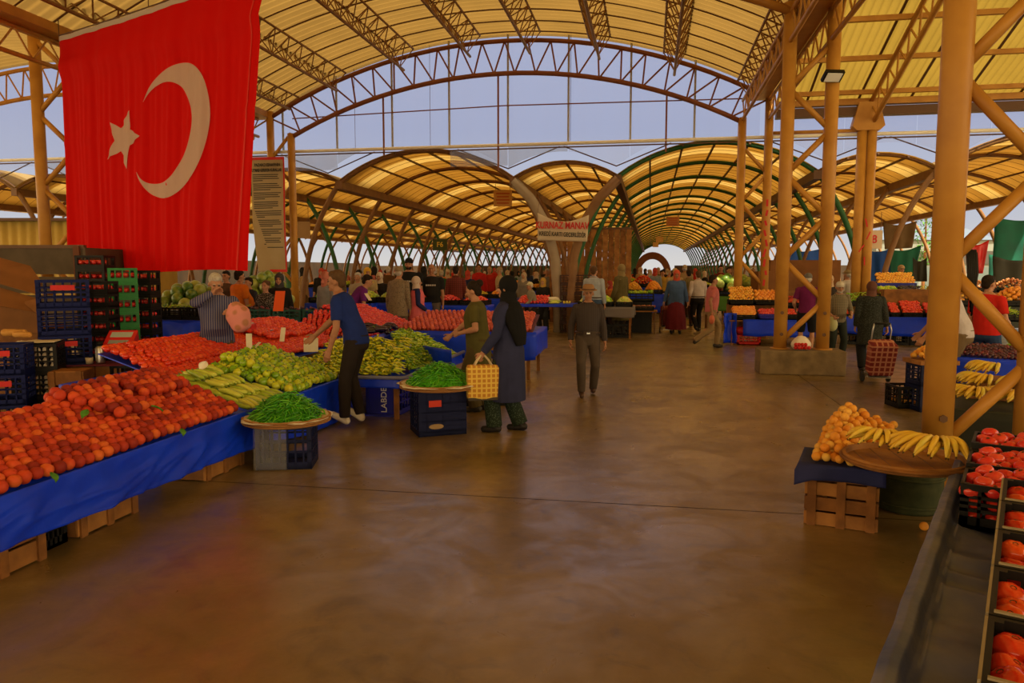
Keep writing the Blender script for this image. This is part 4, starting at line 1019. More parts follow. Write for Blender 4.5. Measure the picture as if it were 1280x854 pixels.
crowd = [(818, 29), (827, 29.5), (822, 33), (835, 31), (812, 36), (806, 40), (829, 38), (840, 36), (818, 44), (800, 34), (793, 38), (786, 33), (778, 36), (768, 31), (760, 34), (848, 33), (858, 36), (868, 40), (880, 34), (833, 46), (810, 52), (824, 56), (798, 48), (780, 45),
         (450, 24), (468, 26), (486, 25), (500, 28), (530, 23), (552, 25), (560, 29), (585, 24), (612, 28), (625, 25), (640, 31), (408, 40), (436, 48), (460, 42), (482, 50), (506, 45), (528, 52), (548, 46), (566, 55), (586, 50), (600, 58), (618, 49), (636, 56), (654, 50), (668, 44), (680, 58), (495, 62), (540, 66), (625, 66), (450, 58), (655, 24), (670, 30), (540, 33), (515, 36), (590, 36), (606, 40), (634, 38), (660, 36), (684, 26), (697, 33), (425, 27), (403, 23), (380, 25), (476, 34), (575, 42), (648, 44), (1000, 28), (1020, 24), (985, 30)]
combo = [(a, b_, c) for c in range(len(HN)) for a in range(len(CN)) for b_ in range(len(BN))]
rnd.shuffle(combo); seen = set()
zone = lambda px: 'central aisle' if 760 < px < 890 else ('left market hall' if px < 700 else 'right of the aisle')
ci = 0
for px, d in crowd:
    while True:
        a, b_, c = combo[ci]; ci += 1
        if (a, c, zone(px)) not in seen: break
    seen.add((a, c, zone(px))); hk, hc, hn = HN[c]; fem = hk in ('hijab', 'scarf')
    lab = 'distant %s, %s top, %s trousers, %s, %s' % ('woman' if fem else 'man', CN[a][0], BN[b_][0], hn, zone(px))
    who(lab, px, d, rnd.choice([0, 20, -20, 180, 160, 200, 90, -90]), 338, H=rnd.uniform(1.62, 1.84), sex='f' if fem else 'm', top=('tunic' if fem else rnd.choice(['shirt', 'tshirt']), CN[a][1]), hem=.5, sleeve=rnd.choice(['long', 'elbow']),
        bottom=('wide' if fem else 'trousers', BN[b_][1]), head=(hk, hc), vox=.022, build=rnd.uniform(.98, 1.14), lf=(-.11, rnd.uniform(-.1, .12), .085), rf=(.11, rnd.uniform(-.1, .12), .085))
bpy.data.objects.remove(_tmpo)
# ================================================================ PRODUCE
def dimple(depth, wid=0.5, ribs=0, ramt=0.0, bottom=0.4, groove=0.0):
    def fn(d, th, ph):
        r = 1 - depth * math.exp(-(th / wid) ** 2) - depth * bottom * math.exp(-((PI - th) / wid) ** 2)
        if ribs: r *= 1 + ramt * math.cos(ribs * ph) * math.sin(th) ** 0.7
        if groove: r *= 1 - groove * math.exp(-((ph - PI) / .22) ** 2) * math.sin(th)
        return d * r
    return fn
FM = {
 'peach': fruit_mat('peach_skin', [(0.0, (0.22, 0.018, 0.012)), (0.4, (0.42, 0.035, 0.014)), (0.75, (0.58, 0.065, 0.018)), (1.0, (0.64, 0.13, 0.025))], 0.62, 9, 0.45, 0.25),
 'tomato': fruit_mat('tomato_skin', [(0.0, (0.55, 0.022, 0.008)), (0.6, (0.68, 0.045, 0.012)), (1.0, (0.72, 0.085, 0.016))], 0.16, 5, 0.15),
 'pink_tomato': fruit_mat('pink_tomato_skin', [(0.0, (0.50, 0.018, 0.016)), (0.6, (0.62, 0.032, 0.026)), (1.0, (0.66, 0.07, 0.04))], 0.16, 5, 0.15),
 'mandarin': fruit_mat('mandarin_skin', [(0.0, (0.72, 0.30, 0.02)), (1.0, (0.80, 0.46, 0.05))], 0.4, 40, 0.1),
 'apricot': fruit_mat('apricot_skin', [(0.0, (0.64, 0.23, 0.02)), (0.6, (0.72, 0.33, 0.04)), (1.0, (0.70, 0.42, 0.08))], 0.55, 9, 0.3, 0.25),
 'orange': fruit_mat('orange_skin', [(0.0, (0.72, 0.22, 0.015)), (1.0, (0.76, 0.34, 0.03))], 0.38, 60, 0.1),
 'bell': fruit_mat('bell_pepper_skin', [(0.0, (0.14, 0.32, 0.008)), (0.5, (0.36, 0.50, 0.015)), (1.0, (0.56, 0.56, 0.025))], 0.2, 6, 0.25),
 'zucchini': fruit_mat('zucchini_skin', [(0.0, (0.30, 0.44, 0.03)), (1.0, (0.60, 0.64, 0.09))], 0.35, 22, 0.5),
 'chili': fruit_mat('chili_skin', [(0.0, (0.02, 0.18, 0.006)), (0.6, (0.06, 0.34, 0.01)), (1.0, (0.14, 0.45, 0.015))], 0.25, 6, 0.2),
 'yellow_pepper': fruit_mat('yellow_pepper_skin', [(0.0, (0.28, 0.42, 0.012)), (0.4, (0.55, 0.58, 0.018)), (1.0, (0.74, 0.66, 0.03))], 0.25, 6, 0.2),
 'lime_pepper': fruit_mat('lime_pepper_skin', [(0.0, (0.14, 0.32, 0.01)), (0.6, (0.34, 0.50, 0.018)), (1.0, (0.50, 0.58, 0.03))], 0.25, 6, 0.2),
 'melon': fruit_mat('watermelon_skin', [(0.0, (0.05, 0.16, 0.02)), (0.45, (0.24, 0.34, 0.05)), (1.0, (0.38, 0.44, 0.10))], 0.35, 12, 0.7),
 'plum': fruit_mat('plum_skin', [(0.0, (0.03, 0.008, 0.02)), (0.7, (0.09, 0.015, 0.03)), (1.0, (0.20, 0.02, 0.03))], 0.35, 8, 0.3),
 'eggplant': fruit_mat('aubergine_skin', [(0.0, (0.012, 0.006, 0.014)), (1.0, (0.03, 0.012, 0.03))], 0.18, 8, 0.1),
 'onion': fruit_mat('onion_skin', [(0.0, (0.42, 0.10, 0.03)), (1.0, (0.62, 0.30, 0.10))], 0.45, 9, 0.3),
 'garlic': fruit_mat('garlic_skin', [(0.0, (0.55, 0.45, 0.36)), (1.0, (0.70, 0.62, 0.50))], 0.6, 9, 0.3),
 'lemon': fruit_mat('lemon_skin', [(0.0, (0.70, 0.55, 0.05)), (1.0, (0.78, 0.66, 0.08))], 0.35, 40, 0.1),
 'apple': fruit_mat('apple_skin', [(0.0, (0.30, 0.40, 0.05)), (0.7, (0.55, 0.55, 0.10)), (1.0, (0.60, 0.30, 0.06))], 0.25, 9, 0.3),
}
BANANA = fruit_mat('banana_skin', [(0.0, (0.66, 0.40, 0.03)), (0.7, (0.74, 0.50, 0.05)), (1.0, (0.60, 0.52, 0.08))], 0.45, 16, 0.35)
STEM = mat('green_stem', (0.10, 0.20, 0.03), 0.6)
STEMD = mat('brown_stem', (0.07, 0.05, 0.02), 0.8)
LEAF = mat('leaf_green', (0.05, 0.19, 0.02), 0.55, c2=(0.09, 0.26, 0.03), scale=30)

def round_mesh(kind, r, nu, nv, m=None, **kw):
    mb = MB(); sq = kw.pop('sq', (1, 1, 1))
    mb.sphere((0, 0, 0), (r * sq[0], r * sq[1], r * sq[2]), nu, nv, fn=dimple(**kw))
    return mb.mesh(kind, m, True)
def curved(pts, rs, n, m, stem=None):
    mb = MB(); mb.tube(pts, rs, n)
    return mb.mesh('x', m, True)
def pod(L, r, bend, n=7, seg=7, m=None, blunt=0.4, stem=0.012):
    mb = MB(); pts = []; rs = []
    for k in range(seg + 1):
        t = k / seg; pts.append((L * (t - .5), bend * math.sin(t * PI) * L, bend * .6 * math.sin(t * PI * 1.5) * L))
        rs.append(r * (0.55 + .45 * min(1, t * 5)) * (1 - (1 - blunt) * max(0, (t - .35) / .65)) * (1.0 if k < seg else .35))
    mb.tube(pts, rs, n)
    if stem: mb.tube([(-.5 * L - stem * 1.6, 0, stem * .5), (-.5 * L, 0, 0)], [r * .2, r * .38], 5, mi=1)
    return mb.mesh('pod', [m, STEM], True)
def bell_mesh(r):
    mb = MB(); mb.sphere((0, 0, 0), (r, r, r * 1.15), 12, 8, fn=dimple(0.22, 0.45, 4, 0.09)); mb.tube([(0, 0, r * .8), (r * .1, 0, r * 1.3)], [r * .16, r * .12], 5, mi=1)
    return mb.mesh('bell_pepper', [FM['bell'], STEM], True)

K = {}   # kind -> (name, list of meshes, radius)
K['peach'] = ('peach', [round_mesh('peach', .041, 14, 10, FM['peach'], depth=.16, wid=.4, groove=.07)], .041)
K['tomato'] = ('tomato', [round_mesh('tomato', .037, 12, 8, FM['tomato'], depth=.16, wid=.45, sq=(1, 1, .88))], .037)
K['pink_tomato'] = ('tomato', [round_mesh('tomato', .04, 10, 7, FM['pink_tomato'], depth=.14, wid=.45, sq=(1, 1, .88))], .04)
K['tray_tomato'] = ('tomato', [round_mesh('tomato', .036, 8, 6, FM['pink_tomato'], depth=.1, wid=.45, sq=(1, 1, .9))], .036)
K['mandarin'] = ('mandarin', [round_mesh('mandarin', .036, 10, 7, FM['mandarin'], depth=.1, wid=.4, sq=(1, 1, .85))], .036)
K['apricot'] = ('apricot', [round_mesh('apricot', .030, 14, 10, FM['apricot'], depth=.12, wid=.4, groove=.05)], .030)
K['orange'] = ('orange', [round_mesh('orange', .048, 12, 8, FM['orange'], depth=.06, wid=.3)], .048)
K['bell'] = ('bell_pepper', [bell_mesh(.040), bell_mesh(.045)], .041)
K['zucchini'] = ('zucchini', [pod(.22, .026, .04, 8, 8, FM['zucchini'], .8, .02), pod(.19, .024, -.03, 8, 8, FM['zucchini'], .85, .02)], .025)
K['chili'] = ('green_chili', [pod(.17, .0075, b_, 5, 7, FM['chili'], .35, .02) for b_ in (.16, -.12, .05, .25)], .008)
K['yellow_pepper'] = ('long_pepper', [pod(.17, .015, b_, 6, 6, FM['yellow_pepper'], .35, .02) for b_ in (.10, -.08, .03, .16)], .013)
K['lime_pepper'] = ('long_pepper', [pod(.17, .014, b_, 6, 6, FM['lime_pepper'], .35, .02) for b_ in (.10, -.08, .03, .16)], .013)
K['bean'] = ('green_bean', [pod(.13, .007, b_, 5, 5, FM['lime_pepper'], .5, .01) for b_ in (.10, -.08, .2)], .008)
K['melon'] = ('watermelon', [round_mesh('watermelon', .125, 14, 10, FM['melon'], depth=.03, wid=.3, ribs=10, ramt=.012, sq=(1, 1, 1.05))], .125)
K['plum'] = ('plum', [round_mesh('plum', .024, 8, 6, FM['plum'], depth=.1, wid=.4)], .024)
K['eggplant'] = ('aubergine', [pod(.22, .034, .08, 8, 7, FM['eggplant'], 1.2, .02)], .034)
K['onion'] = ('onion', [round_mesh('onion', .036, 10, 7, FM['onion'], depth=-.15, wid=.3)], .036)
K['garlic'] = ('garlic_bulb', [round_mesh('garlic_bulb', .027, 8, 6, FM['garlic'], depth=-.25, wid=.35, ribs=6, ramt=.05)], .027)
K['lemon'] = ('lemon', [round_mesh('lemon', .036, 10, 7, FM['lemon'], depth=-.12, wid=.3, sq=(.85, .85, 1.1))], .036)
K['apple'] = ('apple', [round_mesh('apple', .038, 10, 7, FM['apple'], depth=.18, wid=.4)], .036)
for k_, (n_, ms_, r_) in K.items():
    for me in ms_: me.name = n_

QUEUE = {}   # produce name -> list of pieces, set out at the end: the largest in view singly
def fruit(kind, p, label, group, rot=None, sc_=1.0, cat=None, hidden=False):
    name, ms, r = K[kind]
    rot = rot if rot is not None else (rnd.uniform(-.7, .7), rnd.uniform(-.7, .7), rnd.uniform(0, 6.28))
    enqueue(name, ms[rnd.randrange(len(ms))], p, rot, sc_ * rnd.uniform(.92, 1.06), label, group, cat or name.replace('_', ' '), r, hidden)
def enqueue(name, me, p, rot, s, label, group, cat, r, hidden=False, part=None):
    QUEUE.setdefault(name, []).append((r * s / max(.5, cam_dist(p)) * (.05 if hidden else 1), me, tuple(p), rot, s, label, group, cat, part))
def set_out(limit=300):
    for name, L in QUEUE.items():
        L.sort(key=lambda q: -q[0])
        for sz, me, p, rot, s, label, group, cat, part in L[:limit]:
            o = bpy.data.objects.new(name, me); COL.objects.link(o); o.location = p; o.rotation_euler = rot; o.scale = (s, s, s)
            tag(o, label, cat, group)
            if part: link(part.name, part, o)
        rest = L[limit:]
        if rest:
            mats = []; mb = MB()
            for sz, me, p, rot, s, label, group, cat, part in rest:
                R = Euler(rot).to_matrix(); pv = V(p); ix = []
                for m in me.materials:
                    if m not in mats: mats.append(m)
                    ix.append(mats.index(m))
                mb.add([R @ (v.co * s) + pv for v in me.vertices], [tuple(f.vertices) for f in me.polygons])
                mb.m[-len(me.polygons):] = [ix[f.material_index] for f in me.polygons]
            nm = name.replace('_', ' ')
            tag(mb.build(name + '_heap', mats, None, True), 'all the remaining smaller-looking pieces of %s on the stalls and in the crates' % nm, nm, None, 'stuff')
def scatter(kind, plist, label, group, restname=None, restlabel=None, cap_=300, rotf=None, cat=None):
    for p in plist: fruit(kind, p, label, group, rotf(p) if rotf else None, 1.0, cat)

def slope_points(a, b, c, d, du, dv, jit=0.004, keep=None, bump=0.0):
    """hexagonal rows on the quad a(front start) b(front end) c(back end) d(back start)"""
    a, b, c, d = V(a), V(b), V(c), V(d); nv = int(((d - a).length) / dv); out = []
    for j in range(nv + 1):
        t = j / nv; p0 = a.lerp(d, t); p1 = b.lerp(c, t); n = int((p1 - p0).length / du)
        for i in range(n):
            u = (i + (0.5 if j % 2 else 0)) / n
            p = p0.lerp(p1, u) + V((rnd.uniform(-jit, jit), rnd.uniform(-jit, jit), rnd.uniform(-jit, jit)))
            if bump: p.z += bump * (noise.noise(V((p.x * 2.2, p.y * 2.2, 3.1))) + .2)
            if keep is None or keep(u, t, p): out.append(p)
    return out

def mound_points(c, rx, ry, h, n, layers=1, r=0.01, rz=0.0):
    out = []; ga = PI * (3 - math.sqrt(5))
    for l in range(layers):
        f = 1 - l * 0.16
        for i in range(n):
            q = math.sqrt((i + .5) / n); an = i * ga + l
            x, y = rx * f * q * math.cos(an), ry * f * q * math.sin(an)
            z = h * f * (1 - q ** 1.8) + r
            out.append(V(c) + V((x * math.cos(rz) - y * math.sin(rz), x * math.sin(rz) + y * math.cos(rz), z)))
    return out

def banana_bunch(label, loc, rz, n=8, L=0.20, group=None):
    """a hand of bananas lying fanned out from one crown, tips sweeping down and round"""
    t = thing('banana_bunch', label, 'bananas', loc, rz, group); rb = random.Random(n * 7)
    for row in range(2):
        nn_ = n if row == 0 else n - 2
        for k in range(nn_):
            a0 = -PI / 2 + (k / (nn_ - 1) - .5) * 1.9 + rb.uniform(-.06, .06); mb = MB(); pts = []; rs = []
            p = V((.022 * (k - nn_ / 2) * .5, 0, .125 - .05 * row)); st_ = L / 9 * rb.uniform(.92, 1.05)
            bend = -.75 + rb.uniform(-.1, .1)
            for j in range(10):
                u = j / 9; pts.append(p.copy())
                rs.append((.0065, .009, .0145, .0175, .019, .019, .0185, .017, .012, .005)[j])
                an = a0 + bend * (u - .3); el = .50 - 1.55 * u + .15 * row
                p = p + V((math.cos(an) * math.cos(el), math.sin(an) * math.cos(el), math.sin(el))) * st_
                p.z = max(p.z, .022)
            mb.tube(pts, rs, 6); mb.tube([pts[-1], pts[-1] + (pts[-1] - pts[-2]) * .35], [.0055, .004], 5, mi=1)
            mb.build('banana', [BANANA, STEMD], t, True)
    mb = MB(); mb.cap((-.022, .012, .112), (.022, .012, .115), .020, .020, 8); mb.build('crown', mat('banana_crown', (.28, .20, .03), .7), t, True)
    return t

# ---------------------------------------------------------------- containers
def crate_mesh(w, d, h, m, rows=3, cols=6, wall=.012, name='plastic_crate', solid_end=False):
    """open crate: slatted walls between corner posts, rim and floor"""
    mb = MB()
    mb.box((0, 0, .01), (w, d, .02))
    for sx_ in (-1, 1):
        for sy_ in (-1, 1):
            mb.box((sx_ * (w / 2 - .018), sy_ * (d / 2 - .018), h / 2), (.036, .036, h))
    for sy_ in (-1, 1):
        y = sy_ * (d / 2 - wall / 2)
        mb.box((0, y, h - .015), (w, wall * 1.3, .03)); mb.box((0, y, .03), (w, wall, .06))
        for r in range(1, rows): mb.box((0, y, .06 + (h - .09) * r / rows), (w, wall, .016))
        for c in range(1, cols): mb.box((-w / 2 + w * c / cols, y, h / 2), (.014, wall, h * .96))
    for sx_ in (-1, 1):
        x = sx_ * (w / 2 - wall / 2)
        mb.box((x, 0, h - .015), (wall * 1.3, d, .03)); mb.box((x, 0, .03), (wall, d, .06))
        if solid_end: mb.box((x, 0, h * .42), (wall, d, h * .84))
        for r in range(1, rows): mb.box((x, 0, .06 + (h - .09) * r / rows), (wall, d, .016))
        cc = max(3, int(cols * d / w))
        for c in range(1, cc): mb.box((x, -d / 2 + d * c / cc, h / 2), (wall, .014, h * .96))
    return mb.mesh(name, m)
_crates = {}
def crate(label, loc, rz, w, d, h, m, rows=3, cols=6, group=None, solid_end=False, cat='crate'):
    key = (w, d, h, m.name, rows, cols, solid_end)
    if key not in _crates: _crates[key] = crate_mesh(w, d, h, m, rows, cols, solid_end=solid_end)
    o = link('plastic_crate', _crates[key], None, loc, rz)
    return tag(o, label, cat, group)

def wood_crate(label, loc, rz, w, d, h, slats=3, posts=2, group=None):
    """nailed board crate with corner battens"""
    t = thing('wooden_crate', label, 'crate', loc, rz, group)
    hs = h / slats
    for k in range(slats):
        for sy_ in (-1, 1):
            mb = MB(); mb.box((0, sy_ * (d / 2 - .012), hs * (k + .5) + rnd.uniform(-.004, .004)), (w - .01, .012, hs * .86)); mb.build('slat', WOOD2 if (k + sy_) % 2 else WOOD, t)
        for sx_ in (-1, 1):
            mb = MB(); mb.box((sx_ * (w / 2 - .012), 0, hs * (k + .5)), (.012, d - .04, hs * .86)); mb.build('slat', WOOD, t)
    for k in range(posts + 1):
        x = -w / 2 + .05 + (w - .1) * k / posts
        for sy_ in (-1, 1):
            mb = MB(); mb.box((x, sy_ * (d / 2), h / 2), (.055, .016, h)); mb.build('batten', WOOD, t)
    mb = MB(); mb.box((0, 0, h - .008), (w - .03, d - .03, .012)); mb.build('lid_board', WOOD2, t)
    return t

def tarp(name, label, f, nu, nv, m, t=0.004, cat='tarpaulin', loc=None):
    mb = MB(); mb.grid(nu, nv, f)
    o = mb.build(name, m, None, True); thick(o, t, 1.0)
    return tag(o, label, cat)

def drape(label, x0, x1, y0, y1, z, drops, m, wob=0.012, seed=0.0, cat='tarpaulin', name='tarpaulin', rz=0.0):
    """sheet over a table top, hanging over the edges given in drops {'-y':h,'+y':h,'-x':h,'+x':h}"""
    mb = MB(); nu = max(6, int((x1 - x0) / .1)); nv = max(6, int((y1 - y0) / .1))
    def wr(p, n, k): 
        return p + V(n) * wob * k * (noise.noise(V((p.x * 3 + seed, p.y * 3, p.z * 2))) + .4)
    mb.grid(nu, nv, lambda u, v: V((x0 + (x1 - x0) * u, y0 + (y1 - y0) * v, z)))
    for key, h in drops.items():
        n = {'-y': (0, -1, 0), '+y': (0, 1, 0), '-x': (-1, 0, 0), '+x': (1, 0, 0)}[key]
        def f(u, v):
            if key[1] == 'y': p = V((x0 + (x1 - x0) * u, y0 if key[0] == '-' else y1, z))
            else: p = V((x0 if key[0] == '-' else x1, y0 + (y1 - y0) * u, z))
            hh = h * (1 + .12 * noise.noise(V((u * 5 + seed, 1.3, seed))))
            p.z -= hh * v
            return wr(p, n, v * 2.2 + .1)
        mb.grid(nu if key[1] == 'y' else nv, 6, f)
    c = V(((x0 + x1) / 2, (y0 + y1) / 2, z)); mb.v = [tuple(V(p) - c) for p in mb.v]
    o = mb.build(name, m, None, True, c, rz); thick(o, .004, 1.0)
    return tag(o, label, cat)

def table(label, x0, x1, y0, y1, z, name='stall_table', m=None, leg=.05, rz=0.0):
    t = thing(name, label, 'table', ((x0 + x1) / 2, (y0 + y1) / 2, 0), rz); m = m or WOOD
    w, d = x1 - x0, y1 - y0
    mb = MB(); mb.box((0, 0, z - .018), (w - .02, d - .02, .028)); mb.build('table_top', WOOD2, t)
    for sx_ in (-1, 1):
        for sy_ in (-1, 1):
            mb = MB(); mb.box((sx_ * (w / 2 - .08), sy_ * (d / 2 - .08), (z - .032) / 2), (leg, leg, z - .032)); mb.build('leg', m, t)
    return t
def board(label, a, b, c, d, m=None):
    """sloping display board under a heap"""
    a, b, c, d = V(a), V(b), V(c), V(d); o_ = (a + b + c + d) / 4; mb = MB()
    mb.add([a - o_, b - o_, c - o_, d - o_], [(0, 1, 2, 3)])
    # front and back ledges carry it
    x = mb.build('display_board', m or BLUE_TARP, None, False, o_); thick(x, .012, -1.0)
    return tag(x, label, 'board')
def price_card(label, p, rz, h=.16, w=.07, tilt=0.25, stick=.12, m=None, group=None):
    t = thing('price_card', label, 'price card', p, rz, group)
    mb = MB(); mb.tube([(0, 0, 0), (0, 0.0, stick)], .004, 5); mb.build('stick', WOOD, t)
    mb = MB(); mb.box((0, 0, 0), (w, .003, h)); c = mb.build('card', m or PAPER, t); c.location = (0, -.005, stick + h / 2 - .02); c.rotation_euler = (-tilt, 0, 0)
    return t
# ================================================================ LEFT FRONT STALL
XF = -3.42
def hem(y):   # bottom of the blue sheet along the front
    return 0.20 - 0.02 * (y - 3.4) if y < 6 else max(.03, .148 - .12 * (y - 6))
table('low trestle table carrying the peaches, zucchini and green peppers', -4.5, XF + .01, 1.3, 8.05, .44)
def front(u, v):
    y = 1.2 + 6.9 * u; k = v * v
    z = .475 - (.475 - hem(y)) * v
    x = XF + .015 + .05 * v + .045 * v * noise.noise(V((y * 2.1, v * 1.2, 0))) + .03 * v * noise.noise(V((y * 5 + v * 2, v * 2, 5))) + .022 * min(1, v * 2) * (1 - abs(noise.noise(V((y * 3.2 + v * 2.5, v * 1.5, 9))))) ** 6
    return V((x, y, z))
tarp('tarpaulin', 'long blue tarpaulin hanging down the front of the peach stall', front, 260, 22, BLUE_TARP)
def endflap(u, v):
    x = XF + .02 - 1.1 * u
    return V((x, 8.1 + .05 * v + .03 * v * noise.noise(V((x * 4, v * 2, 2))), .475 - .43 * v))
tarp('tarpaulin', 'blue tarpaulin flap closing the far end of the pepper stall behind the blue-shirted man', endflap, 16, 8, BLUE_TARP)
tarp('tarpaulin', 'blue tarpaulin laid flat behind and under the peach heap', lambda u, v: V((-4.62 + 1.2 * u, 1.2 + 6.9 * v, .45 + .004 * noise.noise(V((u * 9, v * 30, 0))))), 12, 40, BLUE_TARP, .003)

board('sloping board under the peach heap', (XF - .02, 1.4, .455), (XF - .02, 5.92, .455), (-4.36, 6.15, .70), (-4.36, 1.4, .70))
r = K['peach'][2]
pp = slope_points((XF - .05, 1.9, .50), (XF - .05, 5.88, .50), (-4.33, 6.1, .745), (-4.33, 1.9, .745), .080, .066, .005,
                  keep=lambda u, t, p: not (t > .86 and p.y < 4.7), bump=.025)
# second layer crowning the heap
pp += slope_points((-3.75, 4.75, .665), (-3.75, 5.1, .665), (-4.26, 5.25, .80), (-4.26, 4.7, .80), .082, .07, .006)
pp += slope_points((-3.95, 5.3, .71), (-3.95, 5.9, .71), (-4.3, 6.0, .80), (-4.3, 5.3, .80), .084, .07, .006)
scatter('peach', pp, 'red-blushed peach in the long heap at the front of the left blue stall', 'peaches on the left front stall',
        'peach_heap', 'farther peaches at the back and far end of the heap on the left front stall')
# peach leaves
def leaf(label, p, rz, L=.09):
    mb = MB(); mb.loft([[V((.26 * L * math.sin(PI * min(.98, t + .02)) * s_, L * (t - .5), .10 * L * math.sin(PI * t) - .12 * L * (1 - abs(s_)) * 1)) for s_ in (-1, -.5, 0, .5, 1)] for t in [q / 8 for q in range(9)]], closed=False, cap=False)
    o = mb.build('leaf', LEAF, None, True, p, rz); o.rotation_euler = (.5, .3, rz); thick(o, .001)
    return tag(o, label, 'leaf')
for lab, px, py, z, rz in (('green peach leaf lying on the crest of the peach heap', 106, 517, .79, .4), ('green peach leaf at the bottom edge of the peach heap above the tarpaulin', 67, 596, .54, 1.2),
                           ('green peach leaf in the middle of the peach heap', 197, 510, .70, 2.0), ('green peach leaf tucked among the far peaches', 228, 540, .53, .9)):
    leaf(lab, G(px, py, z), rz)

# zucchini
board('sloping board under the zucchini', (XF - .02, 5.98, .455), (XF - .02, 6.72, .455), (-4.36, 6.78, .62), (-4.36, 6.2, .62))
zz = slope_points((XF - .10, 6.02, .49), (XF - .10, 6.70, .49), (-4.25, 6.76, .66), (-4.25, 6.22, .66), .058, .17, .008, bump=.03)
zz += slope_points((XF - .3, 6.15, .57), (XF - .3, 6.6, .57), (-4.15, 6.68, .71), (-4.15, 6.3, .71), .06, .17, .008)
for p in zz: fruit('zucchini', p, 'pale green zucchini lying between the peaches and the bell peppers', 'zucchini on the left front stall', (rnd.uniform(-.1, .1), .22, rnd.uniform(-.35, .1)))
# bell peppers
board('sloping board under the green bell peppers', (XF - .02, 6.78, .455), (XF - .02, 8.03, .455), (-4.36, 8.03, .66), (-4.36, 6.82, .66))
bb = slope_points((XF - .06, 6.82, .50), (XF - .06, 8.02, .50), (-4.34, 8.02, .72), (-4.34, 6.84, .72), .082, .07, .01, bump=.05)
bb += slope_points((XF - .22, 6.95, .585), (XF - .22, 7.95, .585), (-4.28, 7.95, .80), (-4.28, 6.98, .80), .084, .074, .012, bump=.05)
scatter('bell', bb, 'light green bell pepper heaped in front of the blue-shirted man', 'bell peppers on the left front stall', 'bell_pepper_heap', 'farther bell peppers at the back of the heap on the left front stall')
leaf('white paper scrap tucked over the tops of the zucchini', V((-4.2, 6.5, .77)), .3, .16).data.materials[0] = WHITE_PAINT

# wooden crates under the stall
wood_crate('worn wooden crate under the tarpaulin at the bottom left corner', (-3.66, 3.42, 0), PI / 2, .62, .4, .27, 2)
wood_crate('worn wooden crate under the tarpaulin, second from the bottom left corner', (-3.70, 4.30, 0), PI / 2, .58, .4, .27, 2)
wood_crate('worn wooden crate under the tarpaulin beside the plastic-wrapped crate', (-3.66, 5.62, 0), PI / 2, .60, .4, .26, 2)
crate('dark crate under the tarpaulin between two wooden crates', (-3.74, 3.86, 0), PI / 2, .22, .4, .25, BLACK_PLASTIC)

# ================================================================ TOMATO BANK
table('long trestle table under the bank of red tomatoes', -5.55, -4.45, 6.35, 10.6, .56)
drape('blue sheet over the tomato table behind the peaches', -5.62, -4.42, 6.3, 10.6, .575, {'-y': .32, '-x': .45}, BLUE_TARP, seed=3)
board('long wooden board at the near end of the tomato bank', (-5.3, 6.28, .60), (-4.35, 6.28, .60), (-4.35, 6.42, .62), (-5.3, 6.42, .62), WOOD2)
A, B_, C_, D_ = (-4.48, 6.45, .60), (-4.48, 10.5, .60), (-5.5, 10.5, .84), (-5.5, 6.7, .84)
board('sloping board under the bank of red tomatoes', A, B_, C_, D_)
r = K['tomato'][2]
tt = slope_points((-4.50, 6.47, .64), (-4.50, 10.45, .64), (-5.46, 10.45, .885), (-5.46, 6.72, .885), .073, .064, .004, bump=.03)
tt += slope_points((-4.75, 6.75, .75), (-4.75, 8.3, .75), (-5.35, 8.3, .91), (-5.35, 6.95, .91), .074, .066, .005)
tt += slope_points((-4.85, 9.0, .80), (-4.85, 10.4, .80), (-5.42, 10.4, .96), (-5.42, 9.0, .96), .074, .066, .005, bump=.06)
scatter('tomato', tt, 'glossy red tomato in the bank behind the peaches and zucchini', 'tomatoes in the left bank', 'tomato_bank', 'farther tomatoes in the long bank behind the bell peppers', 300)
price_card('tall blank price card standing in the tomato bank in front of the seller', G(312, 440, .80), .2, .20, .065, .0, .02)
price_card('second price card lying tilted on the tomato bank below the tall one', G(318, 448, .72), -.5, .20, .05, .9, .03)
price_card('price card near the right end of the tomato bank by the blue-shirted man', G(354, 428, .86), -.3, .16, .07, .2, .03)
price_card('cream price card beside the hand of the blue-shirted man', G(389, 440, .76), .3, .16, .16, .2, .02)
price_card('white price card between the bell peppers and the red tomato mound', G(432, 435, .76), .5, .22, .06, .5, .02)

# ================================================================ BASKETS OF CHILI ON CRATES
def basket(label, loc, R, rz=0.0):
    t = thing('wicker_tray', label, 'basket', loc, rz)
    mb = MB(); mb.lathe([(.001, .0), (R * .9, .0), (R, .03), (R * 1.03, .055), (R * .99, .062), (R * .93, .03), (R * .86, .018), (.001, .016)], 36); mb.build('tray', WICKER, t, True)
    for k in range(3):
        mb = MB(); mb.tube([((R * 1.015) * math.cos(2 * PI * q / 40), (R * 1.015) * math.sin(2 * PI * q / 40), .018 + k * .018) for q in range(41)], .009, 6, False); mb.build('hoop', WICKER, t, True)
    return t
def paper_liner(label, loc, R, z=.05):
    mb = MB(); n = 40
    rings = []
    for k, (q, zz_) in enumerate(((.55, .0), (.85, .01), (1.0, .03), (1.12, .02))):
        rings.append([V((R * (q + .07 * k * noise.noise(V((math.cos(2 * PI * i / n) * 3, math.sin(2 * PI * i / n) * 3, k)))) * math.cos(2 * PI * i / n), R * (q + .07 * k * noise.noise(V((math.cos(2 * PI * i / n) * 3, math.sin(2 * PI * i / n) * 3, k)))) * math.sin(2 * PI * i / n), z + zz_ + .02 * k / 3 * noise.noise(V((i * .9, k, 0))))) for i in range(n)])
    mb.loft(rings, cap=False); o = mb.build('paper_liner', PAPER, None, True, loc); thick(o, .002)
    return tag(o, label, 'paper')
